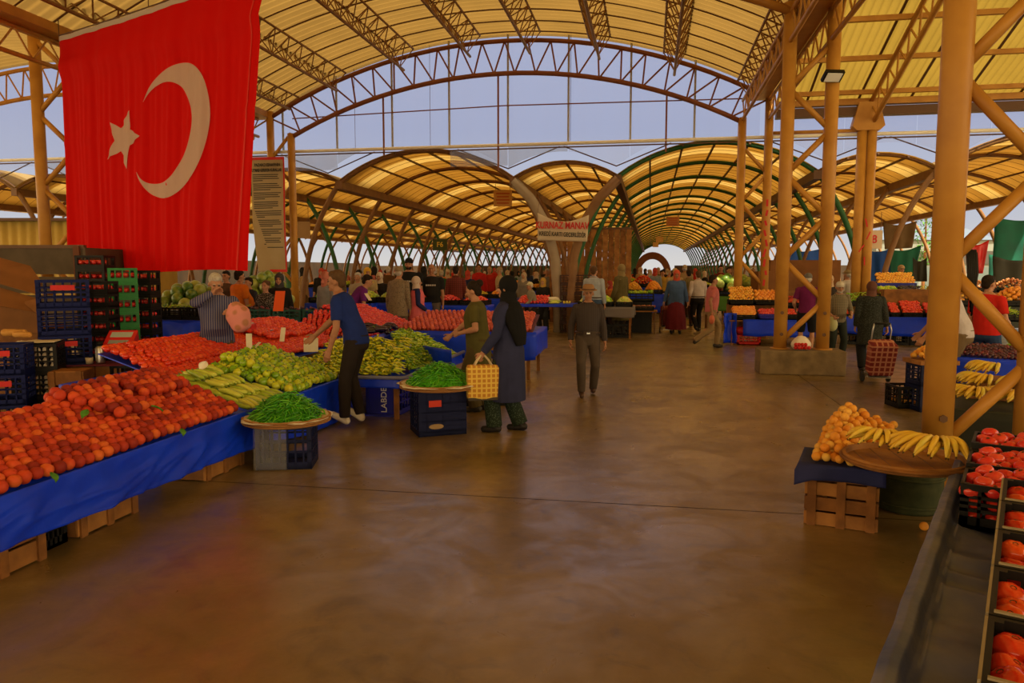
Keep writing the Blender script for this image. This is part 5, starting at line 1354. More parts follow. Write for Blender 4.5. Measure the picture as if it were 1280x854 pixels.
def chili_heap(c, R, h, label, group, rl, n=340):
    pl = mound_points(c, R * .86, R * .86, h, n, 1, .012)
    pl += [p - V((0, 0, .02)) for p in mound_points(c, R * .80, R * .80, h * .94, 150, 1, .012)]
    cc = V(c)
    def rot(p):
        d = p - cc; an = math.atan2(d.y, d.x); q = min(1, math.hypot(d.x, d.y) / R)
        return (rnd.uniform(-.4, .4), rnd.uniform(-.2, .5) * q, an + rnd.gauss(0, .8))
    # inner mound the visible pods rest on
    mb = MB(); mb.lathe([(R * .84, .0), (R * .7, h * .35), (R * .45, h * .68), (R * .2, h * .86), (.001, h * .93)], 24, (0, 0, 0))
    core = mb.build('chili_core', FM['chili'], None, True, c); tag(core, 'packed inside of the %s' % rl, 'green chili', None, 'stuff')
    scatter('chili', pl, label, group, 'chili_heap', 'rest of the %s' % rl, 300, rot)
cb = V((-3.07, 5.95, 0))
crate('dark navy crate wrapped in clear film under the nearer chili basket', cb, math.radians(16), .46, .36, .37, NAVY_PLASTIC, 3, 7)
FILM, nt, b = _nodes('clear_film'); b.inputs['Base Color'].default_value = (.8, .8, .85, 1); b.inputs['Roughness'].default_value = .2; b.inputs['Alpha'].default_value = .07
def film(u, v):
    a = math.radians(16); x = -.24 + .27 * u; z = .37 - .36 * v
    p = V((x, -.192 - .02 * abs(noise.noise(V((u * 5, v * 3, 1)))) - .015 * v, z))
    return cb + V((p.x * math.cos(a) - p.y * math.sin(a), p.x * math.sin(a) + p.y * math.cos(a), p.z))
tarp('plastic_film', 'crumpled clear plastic film hanging over the crate under the nearer chili basket', film, 14, 12, FILM, .001, 'film')
bt = cb + V((0, 0, .375))
basket('round wicker tray of green chilies beside the peach stall', bt, .36)
paper_liner('crumpled paper under the chilies of the nearer basket', bt, .34, .03)
chili_heap(bt + V((0, 0, .03)), .33, .20, 'thin dark green chili in the nearer basket beside the peach stall', 'chilies in the nearer basket', 'chilies in the nearer basket')
ca = V((-2.16, 7.48, 0))
c1 = crate('tall dark navy crate with a red sticker under the farther chili basket', ca, math.radians(30), .50, .42, .46, NAVY_PLASTIC, 4, 6, solid_end=False)
pl = MB(); pl.box((0, 0, 0), (.44, .010, .40)); o = pl.build('solid_panel', NAVY_PLASTIC, c1); o.location = (0, -.205, .23)
pl = MB(); pl.box((0, 0, 0), (.13, .006, .065)); st_ = pl.build('red_sticker', mat('sticker_red', (.55, .04, .02), .5), c1); st_.location = (-.08, -.214, .335); st_['label'] = 'red sticker'
mb = MB(); mb.lathe([(.0, 0), (.05, .0), (.06, .004), (.0, .004)], 14); o = mb.build('emblem', mat('emblem_brown', (.30, .20, .10), .5), c1); o.location = (-.07, -.214, .10); o.rotation_euler = (PI / 2, 0, 0); o.scale = (1.3, .45, 1)
bt = ca + V((0.02, 0, .465))
basket('round wicker tray of green peppers on the tall navy crate', bt, .40)
paper_liner('brown paper under the peppers of the farther basket', bt, .385, .03)
chili_heap(bt + V((0, 0, .03)), .37, .21, 'short green pepper in the farther basket next to the two women', 'peppers in the farther basket', 'peppers in the farther basket', 320)

# ================================================================ LONG PEPPER STALL
table('low table of yellow-green long peppers behind the blue crate', -4.05, -2.72, 7.95, 10.6, .46)
drape('blue sheet with pale edge under the yellow-green long peppers', -4.08, -2.69, 7.92, 10.6, .475, {'-y': .10, '+x': .12}, BLUE_TARP, seed=8)
rim = MB(); rim.tube([(-4.08, 7.9, .49), (-2.68, 7.9, .49), (-2.66, 7.92, .49), (-2.66, 10.6, .50)], .022, 8)
tag(rim.build('rolled_rim', mat('rim_grey_blue', (.16, .17, .30), .5), None, True), 'pale rolled edge of the sheet around the long pepper table', 'rim')
def pep(a, b_, c_, d_, kind, lab, grp, rest, restlab, dens=1.0, cap_=300):
    pts = slope_points(a, b_, c_, d_, .055 / dens, .045 / dens, .015, bump=.05)
    pts += [p + V((rnd.uniform(-.02, .02), rnd.uniform(-.02, .02), .03)) for p in pts if rnd.random() < .45]
    scatter(kind, pts, lab, grp, rest, restlab, cap_, lambda p: (rnd.uniform(-.3, .3), rnd.uniform(0, .35), rnd.gauss(1.2, .7)))
board('sloping board under the yellow long peppers', (-4.0, 7.98, .49), (-2.74, 7.98, .49), (-3.0, 9.2, .74), (-4.0, 9.2, .74))
pep((-3.95, 8.0, .51), (-2.74, 8.0, .51), (-3.0, 9.15, .76), (-3.95, 9.15, .76), 'yellow_pepper', 'yellow-green long pepper at the front of the pepper stall behind the blue-shirted man', 'yellow long peppers', 'long_pepper_heap', 'farther yellow-green long peppers in the same heap')
board('sloping board under the greener long peppers', (-2.74, 8.35, .49), (-2.74, 10.5, .49), (-3.6, 10.5, .80), (-3.2, 9.1, .78))
pep((-2.76, 8.4, .51), (-2.76, 10.45, .51), (-3.55, 10.45, .82), (-3.15, 9.15, .79), 'lime_pepper', 'greener long pepper on the aisle side of the pepper stall', 'lime long peppers', 'lime_pepper_heap', 'farther greener long peppers in the same heap', 1.0, 260)
for k in range(14):
    p = V((-3.62 - rnd.uniform(0, .35), 9.6 + k * .07, .84 + rnd.uniform(0, .05)))
    fruit('eggplant', p, 'dark purple aubergine on the crest behind the long peppers', 'aubergines on the pepper stall', (rnd.uniform(-.2, .2), rnd.uniform(-.3, .3), rnd.uniform(-.6, .6)))
cr_ = crate('blue plastic crate with white lettering under the corner of the pepper table', (-3.02, 8.42, 0), math.radians(-4), .38, .50, .44, BLUE_PLASTIC, 4, 5)
mb = MB(); mb.box((0, 0, 0), (.30, .008, .38)); o = mb.build('solid_panel', BLUE_PLASTIC, cr_); o.location = (0, -.247, .22)
text_obj('lettering', 'LABDER', .10, WHITE_PAINT, cr_, (.04, -.255, .22), (PI / 2, -PI / 2, 0))
mb = MB(); mb.box((0, -.02, .01), (.50, .06, .03)); mb.build('foot_lip', BLUE_PLASTIC, cr_).location = (-.06, -.24, 0)

# ================================================================ RED TOMATO MOUND + ONION STALL BEHIND
table('trestle table under the pinkish tomato mound', -5.6, -4.2, 10.7, 13.2, .66)
drape('blue sheet under the pinkish tomato mound behind the blue-shirted man', -5.65, -4.15, 10.65, 13.2, .675, {'-y': .45, '+x': .4}, BLUE_TARP, seed=5)
pl = slope_points((-4.2, 10.75, .71), (-4.2, 13.1, .71), (-4.9, 12.6, 1.05), (-4.9, 11.3, 1.05), .082, .07, .006)
pl += slope_points((-5.5, 10.75, .71), (-4.25, 10.75, .71), (-4.7, 11.35, 1.02), (-5.3, 11.35, 1.02), .082, .07, .006)
pl += slope_points((-4.9, 11.4, 1.07), (-4.9, 12.5, 1.07), (-5.2, 12.5, 1.09), (-5.2, 11.4, 1.09), .1, .08, .006)
board('sloping board under the pinkish tomatoes', (-4.18, 10.7, .685), (-4.18, 13.15, .685), (-4.92, 12.6, 1.02), (-4.92, 11.3, 1.02), mat('sheet_dark_red', (.10, .02, .02), .6))
board('second sloping board under the pinkish tomatoes, facing the hall', (-5.55, 10.7, .685), (-4.2, 10.7, .685), (-4.7, 11.37, .99), (-5.3, 11.37, .99), mat('sheet_dark_red', (.10, .02, .02), .6))
scatter('pink_tomato', pl, 'pinkish red tomato in the mound behind the blue-shirted man', 'tomatoes in the pinkish mound', 'tomato_mound', 'farther tomatoes of the pinkish mound', 300)
price_card('white price card stuck in the top of the pinkish tomato mound', G(460, 378, 1.1), .9, .2, .07, .9, .02)

table('trestle table of red onions beside the olive-dressed woman', -3.9, -1.75, 11.3, 12.5, .72)
drape('blue sheet hanging from the red onion table', -3.95, -1.7, 11.25, 12.55, .735, {'-y': .42, '+x': .35, '-x': .3}, BLUE_TARP, seed=6)
pl = slope_points((-3.85, 11.32, .78), (-1.78, 11.32, .78), (-1.85, 12.3, .98), (-3.7, 12.3, .98), .072, .07, .006)
board('sloping board under the red onions', (-3.9, 11.28, .745), (-1.75, 11.28, .745), (-1.8, 12.35, .95), (-3.75, 12.35, .95), mat('sheet_dark_red', (.10, .02, .02), .6))
K['red_onion'] = ('onion', [round_mesh('onion', .037, 10, 7, fruit_mat('red_onion_skin', [(0.0, (.36, .04, .03)), (1.0, (.60, .11, .06))], .3, 8, .3), depth=-.12, wid=.3)], .037)
scatter('red_onion', pl, 'reddish onion in the rows behind the woman in olive', 'red onions', 'onion_rows', 'farther onions in the rows behind the woman in olive', 300)
tarp('tarpaulin', 'blue tarpaulin hung on the end of the pepper table near the woman in olive', lambda u, v: G(528 + 36 * u, 430 + 6 * u, .72) + V((.02 * noise.noise(V((u * 6, v * 3, 3))), .04 * v, -(.02 + .42 * v))), 10, 10, BLUE_TARP)
t = thing('folding_stand', 'folding stand beside the woman in olive at the end of the onion table', 'stand', (-2.15, 10.4, 0))
for a, b_ in (((-.2, 0, 0), (.2, 0, .55)), ((.2, 0, 0), (-.2, 0, .55)), ((-.2, .35, 0), (.2, .35, .55)), ((.2, .35, 0), (-.2, .35, .55))):
    mb = MB(); mb.tube([a, b_], .016, 6); mb.build('leg', STEEL_DARK, t)
mb = MB(); mb.box((0, .17, .565), (.5, .42, .02)); mb.build('top', WOOD2, t)
for k in range(9):
    fruit('onion', V((-2.15 + rnd.uniform(-.2, .2), 10.57 + rnd.uniform(-.15, .15), .612)), 'brown onion on the folding stand beside the woman in olive', 'onions on the folding stand')
crate('black crate on the ground behind the navy crate with the red sticker', (-2.05, 9.2, 0), .3, .5, .4, .3, BLACK_PLASTIC)
# ================================================================ LEFT STACKS OF CRATES
def stack(label, loc, rz, n, w, d, h, m, rows=2, cols=6, kind=None, per=5, solid_end=False, flab=None, group=None, sticker=None):
    """crates standing on one another, each a thing of its own, some with a row of fruit"""
    R = Matrix.Rotation(rz, 3, 'Z')
    for k in range(n):
        pos = ('at the bottom', 'second from the floor', 'third from the floor', 'fourth from the floor', 'fifth from the floor', 'sixth from the floor', 'seventh from the floor', 'eighth from the floor', 'ninth from the floor', 'tenth from the floor')[k] if k < n - 1 else 'at the top'
        c = crate('%s, %s' % (label, pos), V(loc) + V((0, 0, h * k)), rz, w, d, h * .995, m, rows, cols, group, solid_end)
        if sticker and k in sticker:
            mb = MB(); mb.box((0, -d / 2 - .004, h * .72), (w * .45, .006, h * .18)); mb.build('red_label', RED_PAINT, c)
        if kind:
            for q in range(per):
                for row in (0, 1):
                    p = V(loc) + R @ V((-w / 2 + w * (q + .5 + .1 * row) / (per + .2), -d / 2 + .06 + row * .085, h * k + h * .52))
                    fruit(kind, p, flab, 'fruit of the %s' % label, (rnd.uniform(-.4, .4), rnd.uniform(-.4, .4), 0))
# dark blue crates by the truck
pa = PZ(80, 8.6)
stack('dark blue crate in the stack beside the truck', pa, math.radians(40), 5, .52, .44, .315, mat('deep_blue_plastic', (.004, .009, .085), .4, spec=.12), 4, 6, sticker=(4, 2))
# black trays of tomatoes
stack('black tray of tomatoes behind the red scale', PZ(124, 9.1), math.radians(14), 10, .34, .30, .155, BLACK_PLASTIC, 1, 2, 'tray_tomato', 5, flab='tomato in the black trays stacked behind the red scale')
stack('black tray in the tallest stack by the flag corner', PZ(122, 10.3), math.radians(14), 10, .38, .34, .188, BLACK_PLASTIC, 1, 2, 'tray_tomato', 4, flab='tomato in the tall black stack below the flag corner')
stack('green crate right of the black trays', PZ(155, 9.8), math.radians(38), 9, .34, .34, .19, GREEN_PLASTIC, 1, 4, 'tray_tomato', 4, flab='tomato in the green crates under the flag')
stack('black tray of tomatoes right of the green crates', PZ(183, 10.2), math.radians(10), 10, .27, .30, .168, BLACK_PLASTIC, 1, 2, 'tray_tomato', 5, flab='tomato in the black trays right of the green crates')
stack('black tray in the short stack by the metal pan', PZ(206, 9.2), math.radians(10), 5, .34, .34, .14, BLACK_PLASTIC, 1, 2, 'tomato', 4, flab='tomato in the short stack of trays by the metal pan')

# garlic crates and wooden crate in front
g0 = PZ(44, 8.1); rg = math.radians(28)
stack('black mesh crate of garlic left of the upright wooden crate', g0, rg, 3, .44, .36, .30, BLACK_PLASTIC, 4, 5)
R = Matrix.Rotation(rg, 3, 'Z')
for k in (1, 2):
    for i in range(6):
        for j in range(4):
            fruit('garlic', g0 + R @ V((-.17 + i * .068, -.135, .30 * k + .06 + j * .058)), 'garlic bulb showing through the mesh of the black crates on the left', 'garlic bulbs')
for k in range(2):
    mb = MB(); mb.grid(8, 6, lambda u, v: V((-.2 + .4 * u, -.17 + .34 * v, .012 * noise.noise(V((u * 4, v * 4, k))))))
    o = mb.build('paper_sheet', PAPER, None, True, g0 + V((0, 0, .30 * (k + 2) - .30 + .315 if k else .318 + .285)), rg); thick(o, .003); tag(o, ('crumpled paper lying between the two garlic crates', 'paper sheet on top of the upper garlic crate')[k], 'paper')
bs = MB(); bs.cap((-.1, 0, .04), (.1, 0, .04), .04, .035, 10); tag(bs.build('bread_loaf', mat('bread', (.55, .28, .06), .7, c2=(.42, .19, .04), scale=9), None, True, PZ(16, 8.3, .955), .3), 'long yellow bread loaf lying on the left crates', 'bread')
bs = MB(); bs.cap((-.1, 0, .04), (.1, 0, .04), .035, .03, 10); tag(bs.build('bread_loaf', mat('bread', (.55, .28, .06)), None, True, PZ(26, 8.25, .935), -.1), 'shorter bread loaf in front of the long one on the garlic crate', 'bread')
stack('blue crate with red labels at the far left edge', PZ(2, 7.7), math.radians(28), 3, .44, .36, .31, mat('deep_blue_plastic', (.006, .012, .085)), 4, 5, sticker=(0, 1, 2))
crate('bright blue crate on the floor at the left edge behind the peaches', PZ(6, 6.8), math.radians(28), .40, .34, .28, BLUE_PLASTIC, 3, 5)
wc = wood_crate('wooden crate standing on end beside the garlic crates', PZ(84, 8.0, 0), math.radians(20), .36, .30, .62, 4, 1)
# crate table with thermos
tp = PZ(122, 8.6)
wood_crate('wooden crate used as a side table under the thermos', tp, math.radians(15), .62, .4, .60, 3, 2)
mb = MB(); mb.grid(10, 8, lambda u, v: V((-.36 + .72 * u, -.24 + .48 * v, .004 * noise.noise(V((u * 6, v * 6, 0)))))); o = mb.build('cloth', mat('purple_cloth', (.14, .02, .05), .8), None, True, tp + V((0, 0, .612)), .26); thick(o, .006); tag(o, 'dark red cloth on the wooden side table under the thermos', 'cloth')
t = thing('thermos', 'steel thermos flask with a dark lid on the cloth-covered crate', 'thermos', PZ(122, 8.55, .622))
mb = MB(); mb.lathe([(.001, 0), (.048, 0), (.05, .02), (.05, .17), (.035, .2), (.001, .2)], 16); mb.build('flask', METAL, t, True)
mb = MB(); mb.lathe([(.001, .2), (.036, .2), (.034, .245), (.001, .25)], 16); mb.build('lid', BLACK_PLASTIC, t, True)
mb = MB(); mb.tube([(.05, 0, .16), (.085, 0, .14), (.085, 0, .07), (.05, 0, .05)], .009, 6); mb.build('handle', BLACK_PLASTIC, t, True)
mb = MB(); mb.lathe([(.001, 0), (.035, 0), (.042, .07), (.038, .07), (.032, .008), (.001, .008)], 14); tag(mb.build('paper_cup', PAPER, None, True, PZ(108, 8.5, .622)), 'pale cup beside the thermos on the cloth-covered crate', 'cup')
# red scale on a pole, metal pan
sp = PZ(149, 8.7)
t = thing('market_scale', 'red digital market scale with sloped display on a pole', 'scale', sp, math.radians(15))
mb = MB(); mb.tube([(0, 0, 0), (0, 0, .78)], .022, 8); mb.build('pole', METAL, t, True)
mb = MB(); mb.box((0, 0, .012), (.3, .3, .024)); mb.build('base_plate', STEEL_DARK, t)
Rm = Matrix.Rotation(math.radians(-30), 3, 'X')
mb = MB(); mb.loft([[V((x, y, .76 + z)) for x, y in ((-.17, -.13), (.17, -.13), (.17, .10), (-.17, .10))] for z in (0, .05)] + [[V((x, y, z + .76)) for x, y, z in ((-.16, -.12, .06), (.16, -.12, .06), (.16, .09, .22), (-.16, .09, .22))]]); mb.build('housing', RED_PLASTIC, t)
mb = MB(); mb.box((0, .03, .932), (.24, .09, .006), Matrix.Rotation(math.radians(37), 3, 'X')); mb.build('display', mat('lcd', (.34, .38, .36), .2), t)
mb = MB(); mb.box((0, -.07, .857), (.22, .06, .006), Matrix.Rotation(math.radians(37), 3, 'X')); mb.build('keypad', mat('keypad', (.25, .25, .24), .4), t)
t = thing('metal_pan', 'wide metal weighing pan beside the red scale', 'pan', PZ(172, 8.5, .62), 0)
mb = MB(); mb.lathe([(.001, 0), (.10, 0), (.15, .10), (.165, .11), (.16, .117), (.14, .10), (.095, .008), (.001, .008)], 24); mb.build('bowl', METAL, t, True)
mb = MB(); mb.tube([(.16, 0, .10), (.22, 0, .09), (.26, 0, .05)], .01, 6); mb.build('handle', METAL, t, True)
crate('black crate carrying the metal weighing pan', PZ(172, 8.6), .2, .5, .4, .31, BLACK_PLASTIC); crate('upper black crate carrying the metal weighing pan', PZ(172, 8.6) + V((0, 0, .312)), .2, .5, .4, .30, BLACK_PLASTIC)
# blue sheet behind the seller
tarp('tarpaulin', 'blue tarpaulin hung behind the tray stacks left of the seller', lambda u, v: PZ(196 + 60 * u, 11.0, .92 - .55 * v) + V((.02 * noise.noise(V((u * 7, v * 3, 1))), -.05 * v + .05 * noise.noise(V((u * 6, v * 2, 7))), .02 * math.sin(u * 9))), 18, 10, BLUE_TARP)

# ---------------------------------------------------------------- truck with plank bed
p = G(108, 690, 0); tb = PZ(55, 11.6); ang = YAW
t = thing('truck', 'old truck with a grey-brown plank cargo bed parked behind the crates', 'truck', PZ(20, 11.6), ang)
GREYW = mat('grey_plank', (.115, .085, .055), .8, c2=(.075, .055, .035), scale=3, bump=.3)
for k, (z0, z1) in enumerate(((.95, 1.30), (1.33, 1.58), (1.62, 2.02))):
    mb = MB(); mb.box((-.35, -.02, (z0 + z1) / 2), (2.9, .04, z1 - z0)); mb.build('side_board', GREYW, t)
for x in (-1.75, -.3, 1.02):
    mb = MB(); mb.box((x, -.06, 1.45), (.09, .06, 1.2)); mb.build('stake', mat('rust', (.14, .05, .025), .8), t)
mb = MB(); mb.box((1.12, .9, 1.45), (.04, 1.9, 1.15)); mb.build('tailgate', GREYW, t)
mb = MB(); mb.box((-.35, .95, .88), (2.95, 1.95, .12)); mb.build('bed_floor', GREYW, t)
mb = MB(); mb.box((-.35, -.02, 2.04), (2.95, .08, .05)); mb.build('top_rail', STEEL_DARK, t)
mb = MB(); mb.box((-3.0, .95, 1.25), (1.6, 1.8, 1.7)); c = mb.build('cab', mat('cab_paint', (.10, .08, .06), .5), t); bevel(c, .12, 3)
for x in (-3.0, .3):
    for y in (.15, 1.75):
        mb = MB(); mb.lathe([(.001, -.1), (.2, -.1), (.36, -.1), (.4, -.06), (.4, .06), (.36, .1), (.001, .1)], 20); w_ = mb.build('wheel', RUBBER, t, True); w_.location = (x, y, .4); w_.rotation_euler = (PI / 2, 0, 0)
mb = MB(); mb.box((-1.2, .95, .72), (5.0, .5, .16)); mb.build('chassis', STEEL_DARK, t)
# cardboard leaning in front of the truck
def sheet(label, pts, th=.012, m=None):
    c = sum((V(p) for p in pts), V((0, 0, 0))) / len(pts); mb = MB(); mb.add([V(p) - c for p in pts], [tuple(range(len(pts)))])
    o = mb.build('cardboard_sheet', m or CARDBOARD, None, False, c); thick(o, th); return tag(o, label, 'cardboard')
d0 = 9.6
def onp(px, py, d): 
    r = ray(px, py); f = -r.x * _sy + r.y * _cy; t_ = d / f; return V((r.x * t_, r.y * t_, CAM_H + r.z * t_))
sheet('large folded cardboard sheet leaning against the truck at the left edge', [onp(-60, 306, 9.9), onp(38, 333, 9.9), onp(52, 353, 9.7), onp(50, 369, 9.5), onp(-60, 338, 9.4)])
sheet('lower cardboard flap under the large folded sheet at the left edge', [onp(-60, 342, 9.5), onp(48, 374, 9.5), onp(51, 392, 9.3), onp(-60, 372, 9.2)])
sheet('cardboard flap bent down to the left of the dark blue crates', [onp(28, 378, 9.4), onp(53, 372, 9.4), onp(46, 392, 9.2)])
for k, (a, b_) in enumerate(((0, 30), (28, 54))):
    sheet(('brown cardboard box side under the cardboard flaps at the left edge', 'second brown cardboard box side next to the dark blue crates')[k], [onp(a, 374, 9.8), onp(b_, 378, 9.8), onp(b_, 416, 9.7), onp(a, 416, 9.7)])
mb = MB(); mb.box((0, 0, .47), (1.3, .5, .94)); tag(mb.build('goods_box', WOOD, None, False, PZ(10, 10.3), YAW), 'long wooden box carrying the cardboard behind the left crates', 'box')
# yellow shed behind the truck
YELLOW = mat('yellow_panel', (.50, .36, .09), .6, c2=(.42, .29, .07), scale=2)
t = thing('site_shed', 'pale yellow corrugated shed behind the truck at the far left', 'shed', PZ(20, 22), YAW)
mb = MB(); mb.grid(160, 2, lambda u, v: V((-3.4 + 6.8 * u, .03 * math.sin(u * 160), 3.1 * v))); thick(mb.build('front_panel', YELLOW, t, True), .03)
mb = MB(); mb.box((3.4, 1.5, 1.55), (.06, 3, 3.1)); mb.build('side_panel', YELLOW, t)
mb = MB(); mb.box((0, 1.5, 3.14), (7.1, 3.3, .08)); mb.build('roof', STEEL_DARK, t)
mb = MB(); mb.box((2.2, -.06, 2.3), (.7, .04, .5)); f_ = mb.build('window', STEEL_DARK, t)
mb = MB(); mb.box((2.2, -.09, 2.3), (.6, .02, .4)); mb.build('pane', mat('dark_glass', (.05, .06, .07), .1), f_)

# ================================================================ LEFT BACK STALLS
def row_crates(labelf, n, p0, step, rz, w, d, h, m, kind, flab, layers=(3, 3), rows=2, cols=5, sc_=1.0):
    for k in range(n):
        p = V(p0) + V(step) * k
        crate(labelf % ('first', 'second', 'third', 'fourth', 'fifth', 'sixth', 'seventh')[k], p, rz, w, d, h, m, rows, cols)
        if kind:
            nm, ms, r = K[kind]; R = Matrix.Rotation(rz, 3, 'Z'); nx, ny = layers
            for i in range(nx):
                for j in range(ny):
                    q = V((-w / 2 + .03 + r + (w - .06 - 2 * r) * i / max(1, nx - 1), -d / 2 + .03 + r + (d - .06 - 2 * r) * j / max(1, ny - 1), h - .2 * r + .03 * ((i + j) % 2)))
                    fruit(kind, p + R @ q, flab, flab + ' group', None, sc_)
table('long table of crates behind the seller', -10.0, -5.2, 12.0, 13.0, .78)
drape('blue sheet hanging from the crate table behind the seller', -10.05, -5.15, 11.95, 13.0, .795, {'-y': .6, '+x': .5}, BLUE_TARP, seed=9)
row_crates('black crate of small cucumbers on the table behind the seller, %s from the left', 5, (-9.6, 12.3, .80), (.56, 0, 0), 0, .52, .42, .22, BLACK_PLASTIC, 'bean', 'small green vegetable in the black crates behind the seller', (8, 5))
row_crates('dark green crate right of the striped seller, %s from the left', 3, (-6.75, 12.3, .80), (.56, 0, 0), 0, .52, .42, .20, TEAL_PLASTIC, 'plum', 'dark fruit in the green crates right of the seller', (5, 3))
# watermelon piles
def pile(kind, c, rx, ry, h, n, label, group, sc_=1.0, layers=1):
    r = K[kind][2] * sc_
    for p in mound_points(c, rx, ry, h, n, layers, r): fruit(kind, p, label, group, None, sc_)
def bench(label, x0, x1, y0, y1, z, m=None, drop=.5):
    table('plain table under the %s' % label, x0, x1, y0, y1, z - .02)
    drape('sheet over the table under the %s' % label, x0 - .03, x1 + .03, y0 - .03, y1, z, {'-y': drop, '+x': drop * .8, '-x': drop * .8}, m or BLUE_TARP, seed=x0)
c = PZ(240, 16.0, .82)
bench('watermelon pile left of the seller', c.x - .95, c.x + .95, c.y - .7, c.y + .7, .80, mat('dark_sheet', (.03, .035, .03), .7))
pile('melon', c, .72, .5, .42, 26, 'striped watermelon in the pile left of the seller', 'watermelons left of the seller')
c = PZ(332, 17.0, .80)
bench('watermelon pile under the rules banner', c.x - .8, c.x + .8, c.y - .7, c.y + .7, .78, mat('dark_sheet', (.03, .035, .03)))
pile('melon', c, .62, .5, .65, 26, 'striped watermelon in the pile under the rules banner', 'watermelons under the banner')
# steel table and pan right of the seller
t = thing('steel_table', 'steel weighing table with a big pan right of the seller', 'table', PZ(316, 10.2), .1)
mb = MB(); mb.box((0, 0, .80), (.62, .42, .03)); mb.build('top', METAL, t)
for x in (-.27, .27):
    for y in (-.17, .17):
        mb = MB(); mb.box((x, y, .39), (.03, .03, .78)); mb.build('leg', METAL, t)
mb = MB(); mb.lathe([(.001, .82), (.16, .82), (.27, .87), (.265, .88), (.15, .83), (.001, .83)], 24); mb.build('pan', METAL, t, True)
t = thing('market_scale', 'red scale with a white keypad on the steel table by the seller', 'scale', PZ(304, 9.9, .885), .3)
mb = MB(); mb.box((0, 0, .05), (.28, .24, .10), None, 0, 1.0); bevel(mb.build('housing', RED_PLASTIC, t), .02)
mb = MB(); mb.box((.02, -.04, .105), (.2, .13, .01)); mb.build('keypad', WHITE_PAINT, t)

# generic back stalls: benches of crates heaped with produce, each bench facing the viewer
def heap_bench(label, px, d, w, dp, z, kinds, drop=.45, sheet_=None, rise=.12, n=None, sc_=1.0):
    c = PZ(px, d); x0, x1, y0, y1 = c.x - w / 2, c.x + w / 2, c.y - dp / 2, c.y + dp / 2
    bench(label, x0, x1, y0, y1, z, sheet_, drop)
    nk = len(kinds)
    for k, kd in enumerate(kinds):
        xa = x0 + w * k / nk + .03; xb = x0 + w * (k + 1) / nk - .03; cx = (xa + xb) / 2
        crate('%s crate, %s from left, %s' % (K[kd][0].replace('_', ' '), ords[k], label), (cx, c.y, z + .008), 0, xb - xa, dp - .08, .12, BLACK_PLASTIC, 2, 4)
        r = K[kd][2]; ct = n or int((xb - xa) * (dp - .1) / (3.0 * r * r) * .8)
        ct = min(ct, 60)
        for p in mound_points((cx, c.y, z + .07), (xb - xa) / 2 - r, dp / 2 - .05 - r, rise, ct, 1, r):
            fruit(kd, p, '%s on the bench of %s' % (K[kd][0].replace('_', ' '), label), '%ss of %s' % (K[kd][0], label), None, sc_)
FS = [
 ('green peppers behind the purple-shirted man', 432, 17.0, 1.5, .8, .95, ['lime_pepper', 'bell']),
 ('greens and red tomatoes behind the crouching seller', 490, 17.2, 1.7, .8, .95, ['bell', 'bell', 'tomato']),
 ('red tomatoes left of the pink-vested woman', 470, 21.5, 1.6, .8, .9, ['tomato', 'chili']),
 ('red tomatoes right of the pink-vested woman', 578, 18.8, 1.4, .8, .82, ['pink_tomato', 'tomato']),
 ('lemons and oranges behind the two women', 612, 22.5, 1.6, .8, .85, ['lemon', 'orange']),
 ('orange fruit in the left market hall', 655, 27.0, 1.8, .9, .95, ['orange', 'mandarin']),
 ('apricots in the left market hall', 628, 30.0, 2.2, .9, 1.0, ['apricot', 'orange']),
 ('mixed greens deep in the left market hall', 690, 31.0, 1.8, .9, 1.0, ['bell', 'lime_pepper']),
 ('red tomatoes deep in the left market hall', 575, 33.0, 2.4, .9, 1.0, ['tomato', 'orange']),
 ('red peppers deep at the far left', 520, 31.0, 2.2, .9, 1.0, ['tomato', 'lemon']),
 ('oranges deep at the far left', 420, 30.0, 2.4, .9, 1.0, ['orange', 'bell']),
]
for a in FS: heap_bench(*a)

# centre: wooden table of tomatoes and zucchini
c = G(680, 420)
bench_t = table('wooden table of tomatoes and zucchini in the middle of the hall', c.x - .75, c.x + .80, c.y, c.y + .9, .80)
drape('thin blue sheet on the wooden table in the middle of the hall', c.x - .77, c.x + .82, c.y - .02, c.y + .9, .815, {'-y': .07}, BLUE_TARP, seed=21)
for p in slope_points((c.x - .7, c.y + .05, .86), (c.x + .1, c.y + .05, .86), (c.x + .05, c.y + .75, 1.0), (c.x - .65, c.y + .75, 1.0), .085, .075, .008): fruit('pink_tomato', p, 'red tomato on the wooden table in the middle of the hall', 'tomatoes on the middle table')
for k in range(8): fruit('zucchini', V((c.x + .2 + .03 * (k % 4), c.y + .08 + k * .05, .85 + .03 * (k // 4))), 'zucchini beside the tomatoes on the middle table', 'zucchini on the middle table', (0, 0, rnd.uniform(-.2, .2)))
for k in range(6): fruit('lemon', V((c.x + .5 + .07 * (k % 3), c.y + .1 + .08 * (k // 3), .86)), 'yellow fruit at the right end of the middle table', 'yellow fruit on the middle table')
bag = MB(); bag.sphere((0, 0, .07), (.22, .14, .09), 14, 8, fn=lambda d, th, ph: d * (1 + .1 * math.sin(5 * ph) + .08 * math.sin(3 * th))); tag(bag.build('paper_bag', PAPER, None, True, (c.x + .15, c.y + .55, .82), .4), 'crumpled pale bag lying on the middle table before the seated man', 'bag')
# apple table
c = G(770, 418)
heap_bench('green apples by the tree-like column', 757, 18.9, 1.4, .8, .78, ['apple', 'bell', 'apple'], .25, mat('grey_sheet', (.16, .14, .14), .8))
crate('dark crate under the apple table by the column', PZ(752, 18.9), .1, .6, .4, .32, BLACK_PLASTIC); crate('second dark crate under the apple table behind the hatted man', PZ(775, 18.9), .0, .6, .4, .32, BLACK_PLASTIC)
